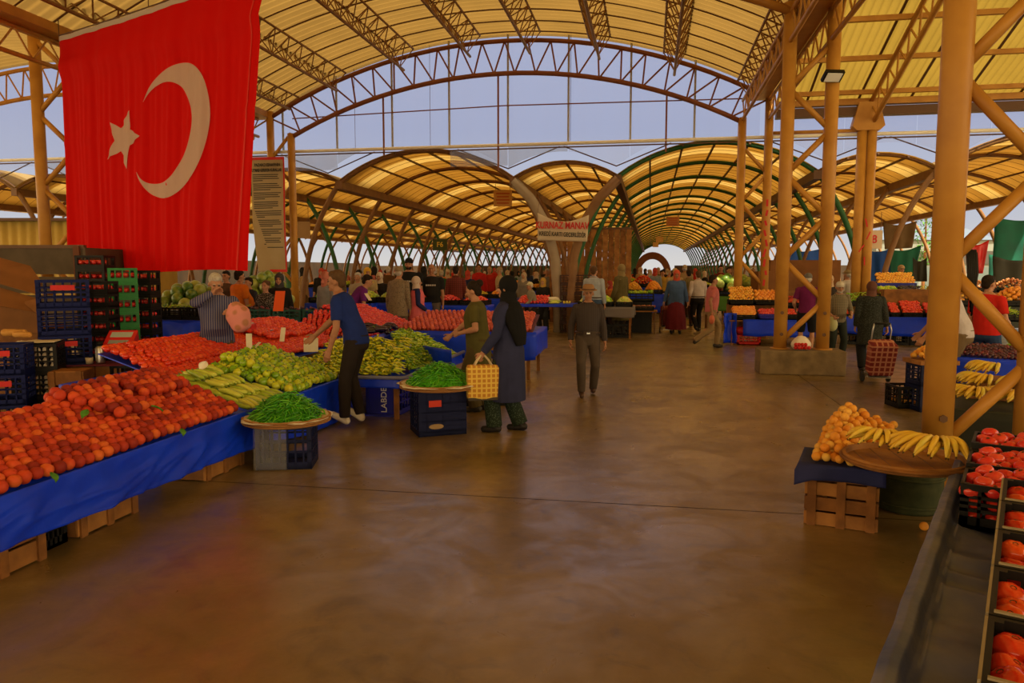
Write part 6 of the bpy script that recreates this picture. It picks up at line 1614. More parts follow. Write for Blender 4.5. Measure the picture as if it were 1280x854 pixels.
# pyramid stall left of the aisle
c = G(800, 418)
t = table('folding table at the corner of the aisle', c.x - .65, c.x + .45, c.y, c.y + .8, .62, m=STEEL_DARK, leg=.03)
crate('black crate of onions on the folding table at the aisle corner', (c.x - .05, c.y + .25, .625), 0, .8, .4, .12, BLACK_PLASTIC, 2, 5)
for k in range(18): fruit('onion', V((c.x - .4 + .045 * k, c.y + .1 + .16 * (k % 3), .72)), 'onion in the front crate on the folding table at the aisle corner', 'onions at the aisle corner')
crate('black crate of peppers behind the onions at the aisle corner', (c.x - .05, c.y + .65, .85), 0, .8, .4, .22, BLACK_PLASTIC, 2, 5)
for k in range(24): fruit('bell', V((c.x - .38 + .06 * (k % 12), c.y + .55 + .12 * (k // 12), 1.07 + rnd.uniform(0, .04))), 'green pepper in the raised crate at the aisle corner', 'peppers at the aisle corner')
mb = MB(); mb.box((0, 0, .42), (.7, .3, .84)); tag(mb.build('crate_support', BLACK_PLASTIC, None, False, (c.x - .05, c.y + .68, 0)), 'dark box carrying the raised pepper crate at the aisle corner', 'box')
heap_bench('oranges and lemons left of the aisle', 792, 22.0, 1.7, 1.0, 1.0, ['lemon', 'mandarin', 'orange'], .5, None, .22)
heap_bench('red tomatoes left of the aisle', 787, 26.0, 1.8, 1.0, 1.1, ['tomato', 'tomato'], .5, None, .28)
heap_bench('greens and oranges farther down the aisle', 800, 32.0, 1.9, 1.0, 1.1, ['bell', 'orange'], .5)
heap_bench('peppers behind the light blue shirted man', 770, 28.0, 1.6, 1.0, 1.0, ['tomato', 'bell'], .5)
stack('dark crate in the stack behind the hatted man', PZ(722, 20.6), YAW, 6, 1.0, .5, .26, mat('dark_red_plastic', (.05, .018, .012), .5), 3, 8)
t = thing('plank_kiosk', 'tall kiosk of vertical orange planks behind the tree-like column', 'kiosk', PZ(738, 24.5), YAW)
for k in range(14):
    mb = MB(); mb.box((-1.25 + k * .19, 0, 1.5), (.175, .03, 3.0)); mb.build('plank', WOOD2 if k % 2 else WOOD, t)
mb = MB(); mb.box((0, .8, 3.03), (2.7, 1.7, .06)); mb.build('roof', STEEL_DARK, t)

# ================================================================ RIGHT MIDDLE STALL (mandarins)
F0 = G(905, 431); F1 = G(1012, 431)
x0, x1, yf = F0.x + .1, F0.x + 2.1, F0.y
table('corner stall table behind the plinth column', x0, x1, yf, yf + 1.6, .56)
drape('blue sheet over the front of the mandarin stall', x0 + .3, x1 + .03, yf - .03, yf + 1.6, .575, {'-y': .38, '+x': .3}, BLUE_TARP, seed=31)
tarp('tarpaulin', 'bundled dark blue sheet hanging at the left corner of the mandarin stall', lambda u, v: V((x0 - .12 + .28 * u, yf - .05 + .12 * math.sin(u * 3) , .72 - .68 * v)) + V((.04 * noise.noise(V((u * 3, v * 3, 0))), 0, 0)), 8, 10, BLUE_TARP)
crate('red crate on the floor under the mandarin stall', (x0 + .45, yf + .2, 0), 0, .5, .35, .22, RED_PLASTIC, 2, 4)
rb = MB(); rb.sphere((0, 0, .09), (.17, .12, .1), 12, 8, fn=lambda d, th, ph: d * (1 + .12 * math.sin(4 * ph))); tag(rb.build('plastic_bag', RED_PLASTIC, None, True, (x0 + .3, yf + .15, .225)), 'crumpled red bag on the red crate under the mandarin stall', 'bag')
def tier(kind, px0, px1, py, z, y, n, m_, lab, label, tilt=.16, m=BLACK_PLASTIC):
    a = PY(px0, py, y); b_ = PY(px1, py, y); w_ = b_.x - a.x; cx = (a.x + b_.x) / 2
    crate(label, (cx, y + .22, z - .1), 0, w_, .44, .12, m, 2, 4)
    r = K[kind][2]
    for i in range(n):
        for j in range(m_):
            p = V((a.x + r + (w_ - 2 * r) * (i + .5 * (j % 2)) / (n - .5), y + .05 + j * (.36 / m_), z + .02 + j * tilt / m_ + rnd.uniform(0, .02)))
            fruit(kind, p, lab, lab + ' group')
tier('orange', 915, 946, 408, .66, yf + .05, 9, 6, 'deep orange fruit in the lower left crate of the mandarin stall', 'black crate of deep orange fruit at the front of the mandarin stall')
tier('mandarin', 911, 943, 388, .98, yf + .6, 9, 7, 'yellow-orange mandarin in the upper crate of the mandarin stall', 'black crate of mandarins in the upper row of the mandarin stall', .30)
tier('orange', 943, 978, 388, .98, yf + .6, 6, 5, 'large orange beside the mandarins in the upper row', 'black crate of large oranges in the upper row of the mandarin stall', .22)
tier('pink_tomato', 948, 976, 408, .68, yf + .05, 8, 4, 'reddish fruit in the blue tray of the mandarin stall', 'blue tray of reddish fruit at the front of the mandarin stall', .1, BLUE_PLASTIC)
tier('peach', 975, 1002, 390, .92, yf + .6, 8, 5, 'peach in the crate beside the magenta-shirted man', 'black crate of peaches beside the magenta-shirted man', .12)
tier('tomato', 980, 1004, 408, .68, yf + .05, 7, 4, 'small red fruit in the right front tray of the mandarin stall', 'black tray of small red fruit at the right of the mandarin stall', .1)
mb = MB(); mb.box((0, 0, .3), (1.9, .5, .6)); tag(mb.build('riser_box', WOOD, None, False, ((x0 + x1) / 2, yf + 1.0, .28)), 'wooden riser carrying the upper row of the mandarin stall', 'box')
heap_bench('watermelons behind the pink-shirted man', 905, 21.5, 1.1, .9, .95, ['melon'], .4, mat('green_sheet', (.06, .16, .02), .7), .35, 14)
heap_bench('greens behind the gable column', 948, 24.0, 2.2, 1.0, 1.0, ['melon', 'bell'], .4, None, .25)
heap_bench('vegetables right of the aisle, far back', 890, 30.0, 1.8, 1.0, 1.0, ['bell', 'melon'], .4)
for k, (px, d, w_, h_) in enumerate(((1000, 24, 2.2, 1.0), (965, 22.5, 1.1, .55))):
    mb = MB(); mb.box((0, 0, h_ / 2), (w_, .7, h_)); mb.box((0, -.36, h_ * .5), (w_ * .98, .02, .03), mi=0)
    tag(mb.build('cardboard_box', CARDBOARD, None, False, PZ(px, d, 1.0 if k == 0 else 1.1), YAW), ('big cardboard box on the stall behind the magenta-shirted man', 'cardboard box between the two gable column posts')[k], 'box')
    bench('big cardboard box %s' % ('behind the magenta-shirted man', 'between the gable posts')[k], PZ(px, d).x - w_ / 2, PZ(px, d).x + w_ / 2, PZ(px, d).y - .5, PZ(px, d).y + .5, (1.0, 1.1)[k] - .01, mat('brown_sheet', (.20, .10, .04), .8))
stack('brown plastic crate in the stack left of the magenta-shirted man', PZ(968, 20.8), YAW, 4, .6, .4, .28, mat('brown_plastic', (.10, .05, .02), .5), 3, 6)

# ================================================================ RIGHT BACK STALL
f = G(1110, 432); yf = f.y; xa = PY(1052, 410, yf).x; xb = PY(1175, 410, yf).x
table('blue-clothed stall table behind the woman with the trolley', xa, xb, yf, yf + 1.1, .62)
drape('blue sheet over the front of the stall behind the woman with the trolley', xa - .03, xb + .03, yf - .03, yf + 1.1, .635, {'-y': .40}, BLUE_TARP, seed=41)
for k in range(7):
    crate('black crate under the right back stall, %s from the left' % ords[k], (xa + .3 + k * .34, yf + .35, 0), 0, .32, .4, .22, BLACK_PLASTIC, 2, 4)
tier('tomato', 1113, 1126, 402, .72, yf + .05, 5, 6, 'small red tomato in the left crate on the right back stall', 'black crate of small red tomatoes on the right back stall', .2)
tier('tomato', 1128, 1155, 402, .72, yf + .05, 9, 7, 'red tomato in the wide crate on the right back stall', 'wide black crate of red tomatoes on the right back stall', .25)
tier('pink_tomato', 1157, 1176, 402, .72, yf + .05, 5, 6, 'red tomato in the right crate beside the near thick post', 'black crate of red tomatoes beside the near thick post', .2)
tier('peach', 1054, 1066, 404, .68, yf + .05, 4, 3, 'peach in the small crate beside the plaid-shirted man', 'small crate of peaches beside the plaid-shirted man', .1)
tier('lime_pepper', 1062, 1098, 390, .95, yf + .5, 9, 5, 'green pepper in the left upper crate of the right back stall', 'black crate of green peppers in the upper row of the right back stall', .2)
tier('bell', 1100, 1126, 378, 1.12, yf + .75, 7, 5, 'green pepper in the raised row of the right back stall', 'black crate of bell peppers in the raised row of the right back stall', .15)
tier('eggplant', 1128, 1152, 378, 1.12, yf + .75, 6, 4, 'dark vegetable in the raised row of the right back stall', 'black crate of aubergines in the raised row of the right back stall', .15)
tier('bean', 1150, 1178, 371, 1.15, yf + .9, 9, 5, 'green bean in the right crate of the raised row', 'black crate of green beans in the raised row of the right back stall', .15)
tier('mandarin', 1097, 1146, 358, 1.36, yf + 1.35, 13, 6, 'mandarin heaped on the top shelf of the right back stall', 'blue crate of mandarins on the top shelf of the right back stall', .26, BLUE_PLASTIC)
xq = XB + .32; mb = MB(); mb.box((0, 0, .3), (xb - xq, .62, .6)); tag(mb.build('riser_box', WOOD, None, False, ((xq + xb) / 2, yf + .80, .64)), 'wooden riser carrying the raised rows of the right back stall', 'box')
drape('blue sheet on the top shelf of the right back stall', PY(1096, 360, yf + 1.3).x, PY(1150, 360, yf + 1.3).x, yf + 1.3, yf + 1.85, 1.25, {'-y': .12}, BLUE_TARP, seed=43)

# far right stall
heap_bench('orange and green produce at the far right edge', 1268, 15.5, 2.6, 1.2, .95, ['mandarin', 'orange', 'onion'], .3, mat('dark_sheet', (.03, .035, .03)), .25)
heap_bench('herbs at the far right edge', 1282, 13.4, 1.2, .7, .78, ['bean', 'garlic'], .1, mat('dark_sheet', (.03, .035, .03)), .15)
for k in range(2): crate(('black crate on the floor under the herbs at the right edge', 'second black crate on the floor under the herbs at the right edge')[k], PZ(1268 + 34 * k, 13.3), .2, .5, .4, .34, BLACK_PLASTIC, 3, 5)
heap_bench('onions and greens at the far right edge', 1262, 20.0, 3.0, 1.2, 1.1, ['onion', 'onion', 'bell'], .4, mat('brown_sheet', (.20, .10, .04)), .25)
# ================================================================ RIGHT FOREGROUND: round banana tray
wa, wb = G(1003, 655), G(1098, 668); ang = math.atan2(wb.y - wa.y, wb.x - wa.x); wl = (wb - wa).length
Rw = Matrix.Rotation(ang, 3, 'Z')
wcn = (wa + wb) / 2 + Rw @ V((0, .24, 0))
wood_crate('orange-brown wooden crate under the apricots on the right', wcn, ang, wl, .46, .40, 4, 2)
mb = MB()
def cl(u, v):
    if v < .75: x = -wl / 2 - .04 + (wl + .06) * u; y = .24 - (.24 + .26) * (v / .75); z = .415
    else: x = -wl / 2 - .06 + (wl + .09) * u; y = -.265 - .02 * math.sin(u * 8) * (v - .75) * 4; z = .415 - .10 * (v - .75) / .25 - (.05 * max(0, 1 - u * 5))
    return V((x, y, z + .003 * noise.noise(V((u * 7, v * 7, 2)))))
mb.grid(20, 20, cl); o = mb.build('cloth', mat('navy_cloth', (.012, .018, .09), .75, c2=(.02, .025, .12), scale=6), None, True, wcn, ang); thick(o, .005, 1); tag(o, 'dark blue cloth on the wooden crate under the apricots', 'cloth')
ac = wcn + Rw @ V((-.02, .06, .42))
r = K['apricot'][2]
ap = slope_points(wcn + Rw @ V((-wl / 2 + .06, -.20, .45)), wcn + Rw @ V((.12, -.20, .45)), wcn + Rw @ V((.34, .78, .53)), wcn + Rw @ V((-.12, .75, .53)), .060, .054, .007)
ap += slope_points(wcn + Rw @ V((-wl / 2 + .11, -.12, .505)), wcn + Rw @ V((.06, -.12, .505)), wcn + Rw @ V((.25, .72, .58)), wcn + Rw @ V((-.08, .70, .58)), .060, .056, .008)
ap += slope_points(wcn + Rw @ V((-wl / 2 + .17, .0, .56)), wcn + Rw @ V((.02, .0, .56)), wcn + Rw @ V((.16, .64, .63)), wcn + Rw @ V((-.04, .62, .63)), .060, .058, .008)
ap += slope_points(wcn + Rw @ V((-.08, .25, .63)), wcn + Rw @ V((.02, .25, .64)), wcn + Rw @ V((.08, .60, .675)), wcn + Rw @ V((.0, .60, .675)), .060, .058, .008)
for p in ap: fruit('apricot', p, 'orange apricot in the heap on the wooden crate by the banana tray', 'apricots by the banana tray')
board('plank under the far part of the apricot heap', wcn + Rw @ V((-.2, .22, .425)), wcn + Rw @ V((.22, .22, .425)), wcn + Rw @ V((.22, .82, .515)), wcn + Rw @ V((-.14, .82, .515)), WOOD2)
crate('dark crate under the far part of the apricot heap', wcn + Rw @ V((.02, .62, 0)), ang, .34, .3, .40, BLACK_PLASTIC, 3, 4)
tc_ = G(1130, 576, .50)
t = thing('round_tray', 'round wooden tray board holding two banana bunches', 'tray', tc_)
mb = MB(); mb.lathe([(.001, -.015), (.34, -.015), (.355, -.005), (.355, .035), (.335, .035), (.33, .0), (.001, .0)], 48); mb.build('board', WOOD2, t)
mb = MB(); mb.tube([(.36 * math.cos(2 * PI * k / 48), .36 * math.sin(2 * PI * k / 48), .012) for k in range(49)], .012, 6, False); mb.build('rim_band', WOOD, t, True)
for k in range(5):
    mb = MB(); mb.box((-.24 + k * .12, 0, .0008), (.004, 2 * math.sqrt(.33 ** 2 - (-.24 + k * .12) ** 2), .0012)); mb.build('joint', STEEL_DARK, t)
t2 = thing('drum', 'dark green mesh-wrapped drum under the banana tray', 'drum', PZ(1148, 5.22), .2)
mb = MB(); mb.lathe([(.001, 0), (.205, 0), (.215, .02), (.215, .46), (.205, .482), (.001, .482)], 32); mb.build('body', mat('dark_green_mesh', (.030, .040, .014), .8, c2=(.05, .055, .02), scale=18), t2, True)
for z in (.05, .24, .44):
    mb = MB(); mb.tube([(.218 * math.cos(2 * PI * k / 32), .218 * math.sin(2 * PI * k / 32), z) for k in range(33)], .010, 6, False); mb.build('hoop', mat('dark_green_mesh', (.03, .04, .014)), t2, True)
b1 = banana_bunch('big bunch of bananas on the right of the round tray', tc_ + V((.175, .03, .01)), math.radians(-34), 9, .29)
b2 = banana_bunch('smaller bunch of bananas at the back of the round tray next to the apricots', tc_ + V((-.09, .20, .01)), math.radians(-30), 6, .21)

# ================================================================ RIGHT FOREGROUND: trough table and tomato crates
O = V((0.69, 2.24, 0)); dd = V((math.sin(math.radians(23.9)), math.cos(math.radians(23.9)), 0)); nn = V((dd.y, -dd.x, 0)); RT = math.atan2(nn.y, nn.x)
def fr(s_, t_, z): return O + dd * s_ + nn * t_ + V((0, 0, z))
t = thing('trough_table', 'long low table under the worn tarpaulin in the right foreground', 'table', fr(1.2, .4, 0), RT)
mb = MB(); mb.box((0, 0, .37), (.76, 4.1, .05)); mb.build('table_top', WOOD2, t)
for sx_ in (-1, 1):
    for k in range(3):
        mb = MB(); mb.box((sx_ * .34, -1.8 + 1.8 * k, .172), (.06, .06, .345)); mb.build('leg', WOOD, t)
mb = MB(); mb.box((-.40, 0, .43), (.018, 4.1, .10)); mb.build('edge_board', WOOD, t)
def tp_(u, v):
    s_ = -.95 + 4.2 * v; L = [(-.045, .12), (-.042, .35), (-.03, .500), (.0, .507), (.025, .497), (.04, .45), (.075, .425), (.2, .418), (.35, .416), (.55, .414), (.78, .414)]
    k = u * (len(L) - 1); i = min(int(k), len(L) - 2); f_ = k - i
    tt_ = L[i][0] * (1 - f_) + L[i + 1][0] * f_; z = L[i][1] * (1 - f_) + L[i + 1][1] * f_
    wv = noise.noise(V((s_ * 3.2, tt_ * 1.6, 4))) * .016 + noise.noise(V((s_ * 9, tt_ * 2.0, 1))) * .010 + .022 * abs(math.sin(s_ * 10 + 3 * noise.noise(V((s_ * 1.5, tt_ * 3, 0))))) ** 3
    return fr(s_, tt_ + .004 * noise.noise(V((s_ * 4, 0, 9))), z + wv * (1 if tt_ > .06 else .12))
tarp('tarpaulin', 'worn grey-blue tarpaulin lining the trough table in the right foreground', tp_, 60, 220, GREY_TARP, .004)
LINER = mat('cardboard_liner', (.30, .24, .15), .8, c2=(.22, .17, .10), scale=5)
BIG = round_mesh('tomato', .045, 24, 16, FM['pink_tomato'], depth=.16, wid=.42, ribs=5, ramt=.025, sq=(1, 1, .82)); BIG.name = 'tomato'
BIGR = round_mesh('tomato', .047, 24, 16, FM['tomato'], depth=.18, wid=.42, ribs=6, ramt=.035, sq=(1, 1, .84)); BIGR.name = 'tomato'
SC = MB(); SC.lathe([(.001, .0305), (.006, .0325), (.009, .0345)], 8); SCAR = SC.mesh('stem_scar', STEMD, True)
def bigt(p, lab, grp, me=None, rot=None, sc_=1.0):
    enqueue('tomato', me or BIG, p, rot or (rnd.uniform(-.5, .5), rnd.uniform(-.5, .5), rnd.uniform(0, 6)), sc_ * rnd.uniform(.93, 1.08), lab, grp, 'tomato', .045, 'lower' in grp and 'foreground' in grp, SCAR)
def open_crate(label, s_, t_, z, L, W, h, lean=0.0, liner=True):
    """black mesh crate on the trough frame, long side along the aisle"""
    c = crate(label, fr(s_, t_, z), RT, W, L, h, BLACK_PLASTIC, 4, 7)
    if liner:
        mb = MB(); mb.box((-W / 2 - .006, 0, h * .55), (.008, L - .01, h * .9)); mb.box((0, -L / 2 + .02, h * .985), (W - .02, .014, .02)); mb.build('cardboard_liner', LINER, c)
    return c
# three crates across the end of the trough
for k, (s_, z) in enumerate(((2.04, .430), (2.44, .445), (2.86, .475))):
    lab = ('nearest', 'middle', 'farthest')[k]
    open_crate('black mesh crate of big tomatoes, %s of the three crates beyond the bare trough' % lab, s_, .345, z, .37, .56, .22, 0, False)
    for i in range(6):
        for j in range(4):
            bigt(fr(s_ - .145 + j * .084 + rnd.uniform(-.008, .008), .11 + i * .084 + (.04 if j % 2 else 0) + rnd.uniform(-.008, .008), z + .175 + .015 * ((i + j) % 2) + .012 * j), 'big pinkish tomato in the %s of the three crates beyond the bare trough' % lab, 'tomatoes in the %s crate beyond the trough' % lab)
    for i in range(6):
        for q in range(2):
            bigt(fr(s_ - .13, .12 + i * .090, z + .055 + .066 * q), 'tomato seen through the mesh in the %s of the three crates beyond the bare trough' % lab, 'lower tomatoes in the %s crate beyond the trough' % lab, BIGR, None, .8)
# row of crates along the right side, towards the viewer
for k in range(5):
    s_ = 1.60 - .425 * k
    lab = ('farthest', 'second farthest', 'third farthest', 'fourth farthest', 'nearest')[k]
    open_crate('black crate with cardboard edge in the right foreground row, %s from the viewer' % lab if k < 4 else 'black crate with cardboard edge in the right foreground row, next to the viewer', s_, .52, .425, .41, .56, .29)
    for i in range(5):
        for j in range(4):
            bigt(fr(s_ - .14 + j * .094 + rnd.uniform(-.01, .01), .29 + i * .098 + rnd.uniform(-.01, .01), .425 + .195 + rnd.uniform(0, .04)), 'big red tomato in the %s crate of the right foreground row' % lab, 'tomatoes in the %s crate of the foreground row' % lab, BIGR, None, 1.06)
    for i in range(5):
        for j in range(4):
            bigt(fr(s_ - .14 + j * .094, .30 + i * .098, .425 + .085), 'tomato in the lower layer of the %s crate of the right foreground row' % lab, 'lower tomatoes in the %s crate of the foreground row' % lab, BIGR, None, 1.0)
# ================================================================ BANANA AND PLUM TABLE BEHIND THE POST
RB = -math.radians(23.9)
def skew(c, x, y, z): return V(c) + Matrix.Rotation(RB, 3, 'Z') @ V((x, y, 0)) + V((0, 0, z))
bc = V((3.72, 7.05, 0))
table('table of bananas behind the near thick post', bc.x - 1.0, bc.x + 1.0, bc.y - .85, bc.y + .85, .52, rz=RB)
drape('dark sheet over the banana table behind the near thick post', bc.x - 1.02, bc.x + 1.02, bc.y - .87, bc.y + .87, .535, {'-y': .4, '-x': .35}, mat('dark_sheet', (.03, .035, .03)), seed=51, rz=RB)
for k in range(2):
    mb = MB(); mb.box((0, 0, .03 + .03 * k), (1.9, .42, .06 + .06 * k)); tag(mb.build('riser_box', WOOD, None, False, skew(bc, 0, .05 + .45 * k, .54), RB), ('low wooden riser under the middle row of bananas', 'higher wooden riser under the back row of bananas')[k], 'box')
proto = None; cnt = ('first', 'second', 'third', 'fourth', 'fifth', 'sixth', 'seventh')
for k in range(21):
    i, j = k % 7, k // 7
    p = skew(bc, -.86 + i * .27 + .05 * j, -.55 + j * .42, .552 + .062 * j); L = 'ripe banana bunch in the %s row of the banana table, %s from the thick post' % (('front', 'middle', 'back')[j], cnt[i])
    if proto is None: proto = banana_bunch(L, p, RB - .3, 8, .23, None)
    else: dup(proto, p, RB + rnd.uniform(-1.1, .7), L)
c = PZ(1262, 9.3); table('table of plums and punnets before the red-shirted man', c.x - .75, c.x + 1.05, c.y - .55, c.y + .65, .60, rz=RB)
drape('dark blue sheet over the plum table before the red-shirted man', c.x - .77, c.x + 1.07, c.y - .57, c.y + .65, .615, {'-y': .3, '-x': .4}, BLUE_TARP, seed=61, rz=RB)
c = V((c.x + .15, c.y + .05, 0))
pl = slope_points(skew(c, -.85, -.55, .645), skew(c, .85, -.55, .645), skew(c, .85, -.02, .72), skew(c, -.85, -.02, .72), .055, .05, .008, bump=.02)
scatter('plum', pl, 'dark plum heaped on the table before the red-shirted man', 'plums before the red-shirted man')
for k in range(5):
    q = skew(c, -.68 + .35 * k, .16, .625)
    crate('pale punnet tray on the plum table, %s from the left' % ords[k], q, RB, .32, .24, .09, mat('punnet', (.45, .42, .18), .7), 2, 4)
    for i in range(5):
        for j in range(3): fruit(('apple', 'plum', 'lime_pepper', 'bell', 'apple')[k], q + Matrix.Rotation(RB, 3, 'Z') @ V((-.12 + .06 * i, -.075 + .075 * j, .095)), 'fruit in the %s punnet tray on the plum table' % ords[k], 'fruit in the %s punnet tray' % ords[k])
for k in range(12): fruit('peach', skew(c, -.7 + .1 * (k % 6), .38 + .09 * (k // 6), .67), 'reddish peach at the back of the plum table', 'peaches on the plum table')
leaf('bunch of green leaves at the left corner of the plum table', skew(c, -.84, -.2, .72), .4, .25)
# orange crate stack behind the post
p = G(1160, 512)
R0 = YAW
crate('lower blue crate in the stack of small oranges behind the thick post', p, R0, .40, .36, .30, NAVY_PLASTIC, 3, 5); crate('upper blue crate in the stack of small oranges behind the thick post', p + V((0, 0, .302)), R0, .40, .36, .26, NAVY_PLASTIC, 3, 5)
mb = MB(); mb.box((0, 0, 0), (.46, .42, .05)); tag(mb.build('wooden_tray', WOOD2, None, False, p + V((0, 0, .59)), R0), 'flat wooden tray on the blue crates behind the thick post', 'tray')
for q_ in mound_points(p + V((0, 0, .615)), .20, .18, .13, 46, 1, .03): fruit('apricot', q_, 'small orange fruit on the tray behind the thick post', 'small oranges behind the thick post', None, 1.05)
p2 = G(1129, 508)
crate('open black crate on the floor beside the blue crate stack', p2, R0, .30, .34, .27, BLACK_PLASTIC, 3, 5)
for k in range(14): fruit('apricot', p2 + V((-.09 + .06 * (k % 4), -.1 + .065 * (k // 4), .08 + .01 * (k % 3))), 'fruit at the bottom of the open black crate on the floor', 'fruit in the open black crate')
fruit('apricot', G(1155, 658, .03), 'single orange fruit fallen on the floor beside the drum', None)

# ---- concrete plinth
p = V((1.77, 12.62, 0))
mb = MB(); mb.box((0, 0, .195), (1.32, .62, .39))
o = mb.build('concrete_plinth', mat('old_concrete', (.24, .17, .09), .85, c2=(.14, .10, .055), scale=6, bump=.4), None, False, (2.43, 12.95, 0)); bevel(o, .015); tag(o, 'low concrete plinth under the twin column', 'plinth')
bg_ = MB(); bg_.sphere((0, 0, .09), (.16, .12, .10), 14, 10, fn=lambda d, th, ph: d * (1 + .08 * math.sin(5 * ph) * math.sin(th) + (.5 * max(0, math.cos(th)) ** 6)))
t = thing('plastic_bag', 'white knotted plastic bag of red fruit on the plinth', 'bag', (2.42, 12.78, .39))
bg_.build('bag', mat('bag_film', (.72, .66, .60), .35), t, True)
for k in range(9):
    mb = MB(); mb.sphere((-.10 + .05 * (k % 5), -.10 - .012 * (k % 2), .05 + .05 * (k // 5)), .032, 8, 6); mb.build('fruit', RED_PLASTIC, t, True)
sheet('orange-red paper sign standing among the green crates', [PZ(341, 12.2, 1.02), PZ(354, 12.2, 1.02), PZ(357, 12.4, 1.34), PZ(345, 12.4, 1.34)], .006, mat('orange_paper', (.66, .10, .02), .7)).name = 'paper_sign'
# ================================================================ FLAG, BANNERS, SIGNS, NETS
# the flag hangs from the roof between two points, left end farther away
def on_z(px, py, z):
    r = ray(px, py); t_ = (z - CAM_H) / r.z; return V((r.x * t_, r.y * t_, z))
TL = on_z(74, 46, 5.72); TR = on_z(331, -42, 5.72)
fw = (TR - TL).length; FH = 4.05
u_ = (TR - TL).normalized(); nrm_ = V((u_.y, -u_.x, 0))   # towards the viewer
BLs, BRs = 0.0, -0.60                                      # bottom right corner hangs slack to the left
def flagpt(a, b_, off=0.0):
    """a across 0..1, b down 0..1"""
    x = a * fw + b_ * (BLs * (1 - a) + BRs * a) + .02 * math.sin(b_ * 5) * a
    sag = -.03 * math.sin(a * PI)
    z = TL.z - b_ * (FH - .02 * math.sin(a * PI * 3)) + sag * (1 - b_)
    w_ = (.035 * math.sin(a * 46 + 1.5 * math.sin(a * 7) + b_ * 1.2) + .022 * math.sin(a * 83 + b_ * 2) + .05 * noise.noise(V((a * 6, b_ * 1.2, 2)))) * (.25 + .9 * b_)
    w_ += .010 * math.sin(a * 190 + 3 * noise.noise(V((a * 9, b_ * 2, 8)))) * min(1, max(0, b_ - .12) * 6)
    w_ += .012 * math.sin((b_ - .43) * 60) * math.exp(-((b_ - .44) / .02) ** 2)
    w_ += .05 * math.exp(-((b_ - .13 - .02 * a) / .035) ** 2)
    return TL + u_ * x + nrm_ * (w_ + off) + V((0, 0, z - TL.z))
FLAG_RED = mat('flag_red', (.74, .006, .004), .8, spec=.1, trans=.35)
FLAG_WHITE = mat('flag_white', (.66, .50, .42), .8, spec=.1, trans=.3)
t = thing('flag', 'huge red flag with white crescent and star hanging under the roof', 'flag', TL)
def fbuild(name, mb, m):
    mb.v = [tuple(V(p) - TL) for p in mb.v]; return mb.build(name, m, t, True)
mb = MB(); mb.grid(420, 40, lambda a, b_: flagpt(a, b_)); fbuild('cloth', mb, FLAG_RED)
# emblem measured on the photograph, laid onto the cloth
def inv(px, py):
    """cloth coordinates under a pixel (flat cloth)"""
    r = ray(px, py); o_ = V((0, 0, CAM_H)); k = (TL - o_).dot(nrm_) / r.dot(nrm_); p = o_ + r * k
    for it in range(24):
        b_ = (TL.z - p.z) / FH; x = (p - TL).dot(u_); a = (x - b_ * BLs) / (fw + b_ * (BRs - BLs))
        k = .7 * k + .3 * (TL + nrm_ * ((flagpt(a, b_, .016) - TL).dot(nrm_)) - o_).dot(nrm_) / r.dot(nrm_); p = o_ + r * k
    return a, b_
def strip(outer, inner, n):
    mb = MB(); k = 22
    vs = []
    for i in range(n + 1):
        for j in range(k + 1):
            f_ = j / k; a = outer[i][0] * (1 - f_) + inner[i][0] * f_; b_ = outer[i][1] * (1 - f_) + inner[i][1] * f_
            vs.append(flagpt(a, b_, .016))
    mb.add(vs, [(i * (k + 1) + j, i * (k + 1) + j + 1, (i + 1) * (k + 1) + j + 1, (i + 1) * (k + 1) + j) for i in range(n) for j in range(k)])
    return mb
def smooth_curve(pts, n):
    out = []; m_ = len(pts) - 1
    for i in range(n + 1):
        s_ = i / n * m_; k = min(int(s_), m_ - 1); f_ = s_ - k
        p = [V((pts[max(0, min(m_, k + q))][0], pts[max(0, min(m_, k + q))][1], 0)) for q in (-1, 0, 1, 2)]
        v = .5 * ((2 * p[1]) + (p[2] - p[0]) * f_ + (2 * p[0] - 5 * p[1] + 4 * p[2] - p[3]) * f_ * f_ + (-p[0] + 3 * p[1] - 3 * p[2] + p[3]) * f_ ** 3)
        out.append((v.x, v.y))
    return out
outer = [(178, 126), (186, 107), (197, 93), (211, 82), (228, 77), (241, 80), (252, 94), (259, 116), (262, 142), (259, 168), (251, 196), (239, 220), (226, 236), (208, 246), (193, 243), (182, 235), (174, 224), (170, 213)]
inner = [(178, 126), (185, 115), (193, 107), (204, 101), (215, 101), (226, 107), (233, 119), (238, 135), (239, 152), (236, 172), (230, 192), (221, 208), (212, 220), (202, 227), (191, 228), (182, 226), (175, 221), (170, 213)]
o_ = [inv(*p) for p in smooth_curve(outer, 110)]; i_ = [inv(*p) for p in smooth_curve(inner, 110)]
fbuild('crescent', strip(o_, i_, 110), FLAG_WHITE)
star = [(161, 136), (162, 160), (174, 168), (162, 180), (158, 210), (151, 188), (134, 199), (143, 175), (137, 152), (151, 159)]
sp_ = [inv(*p) for p in star]; c_ = (sum(p[0] for p in sp_) / 10, sum(p[1] for p in sp_) / 10); mb = MB(); vs = []
N_ = 14
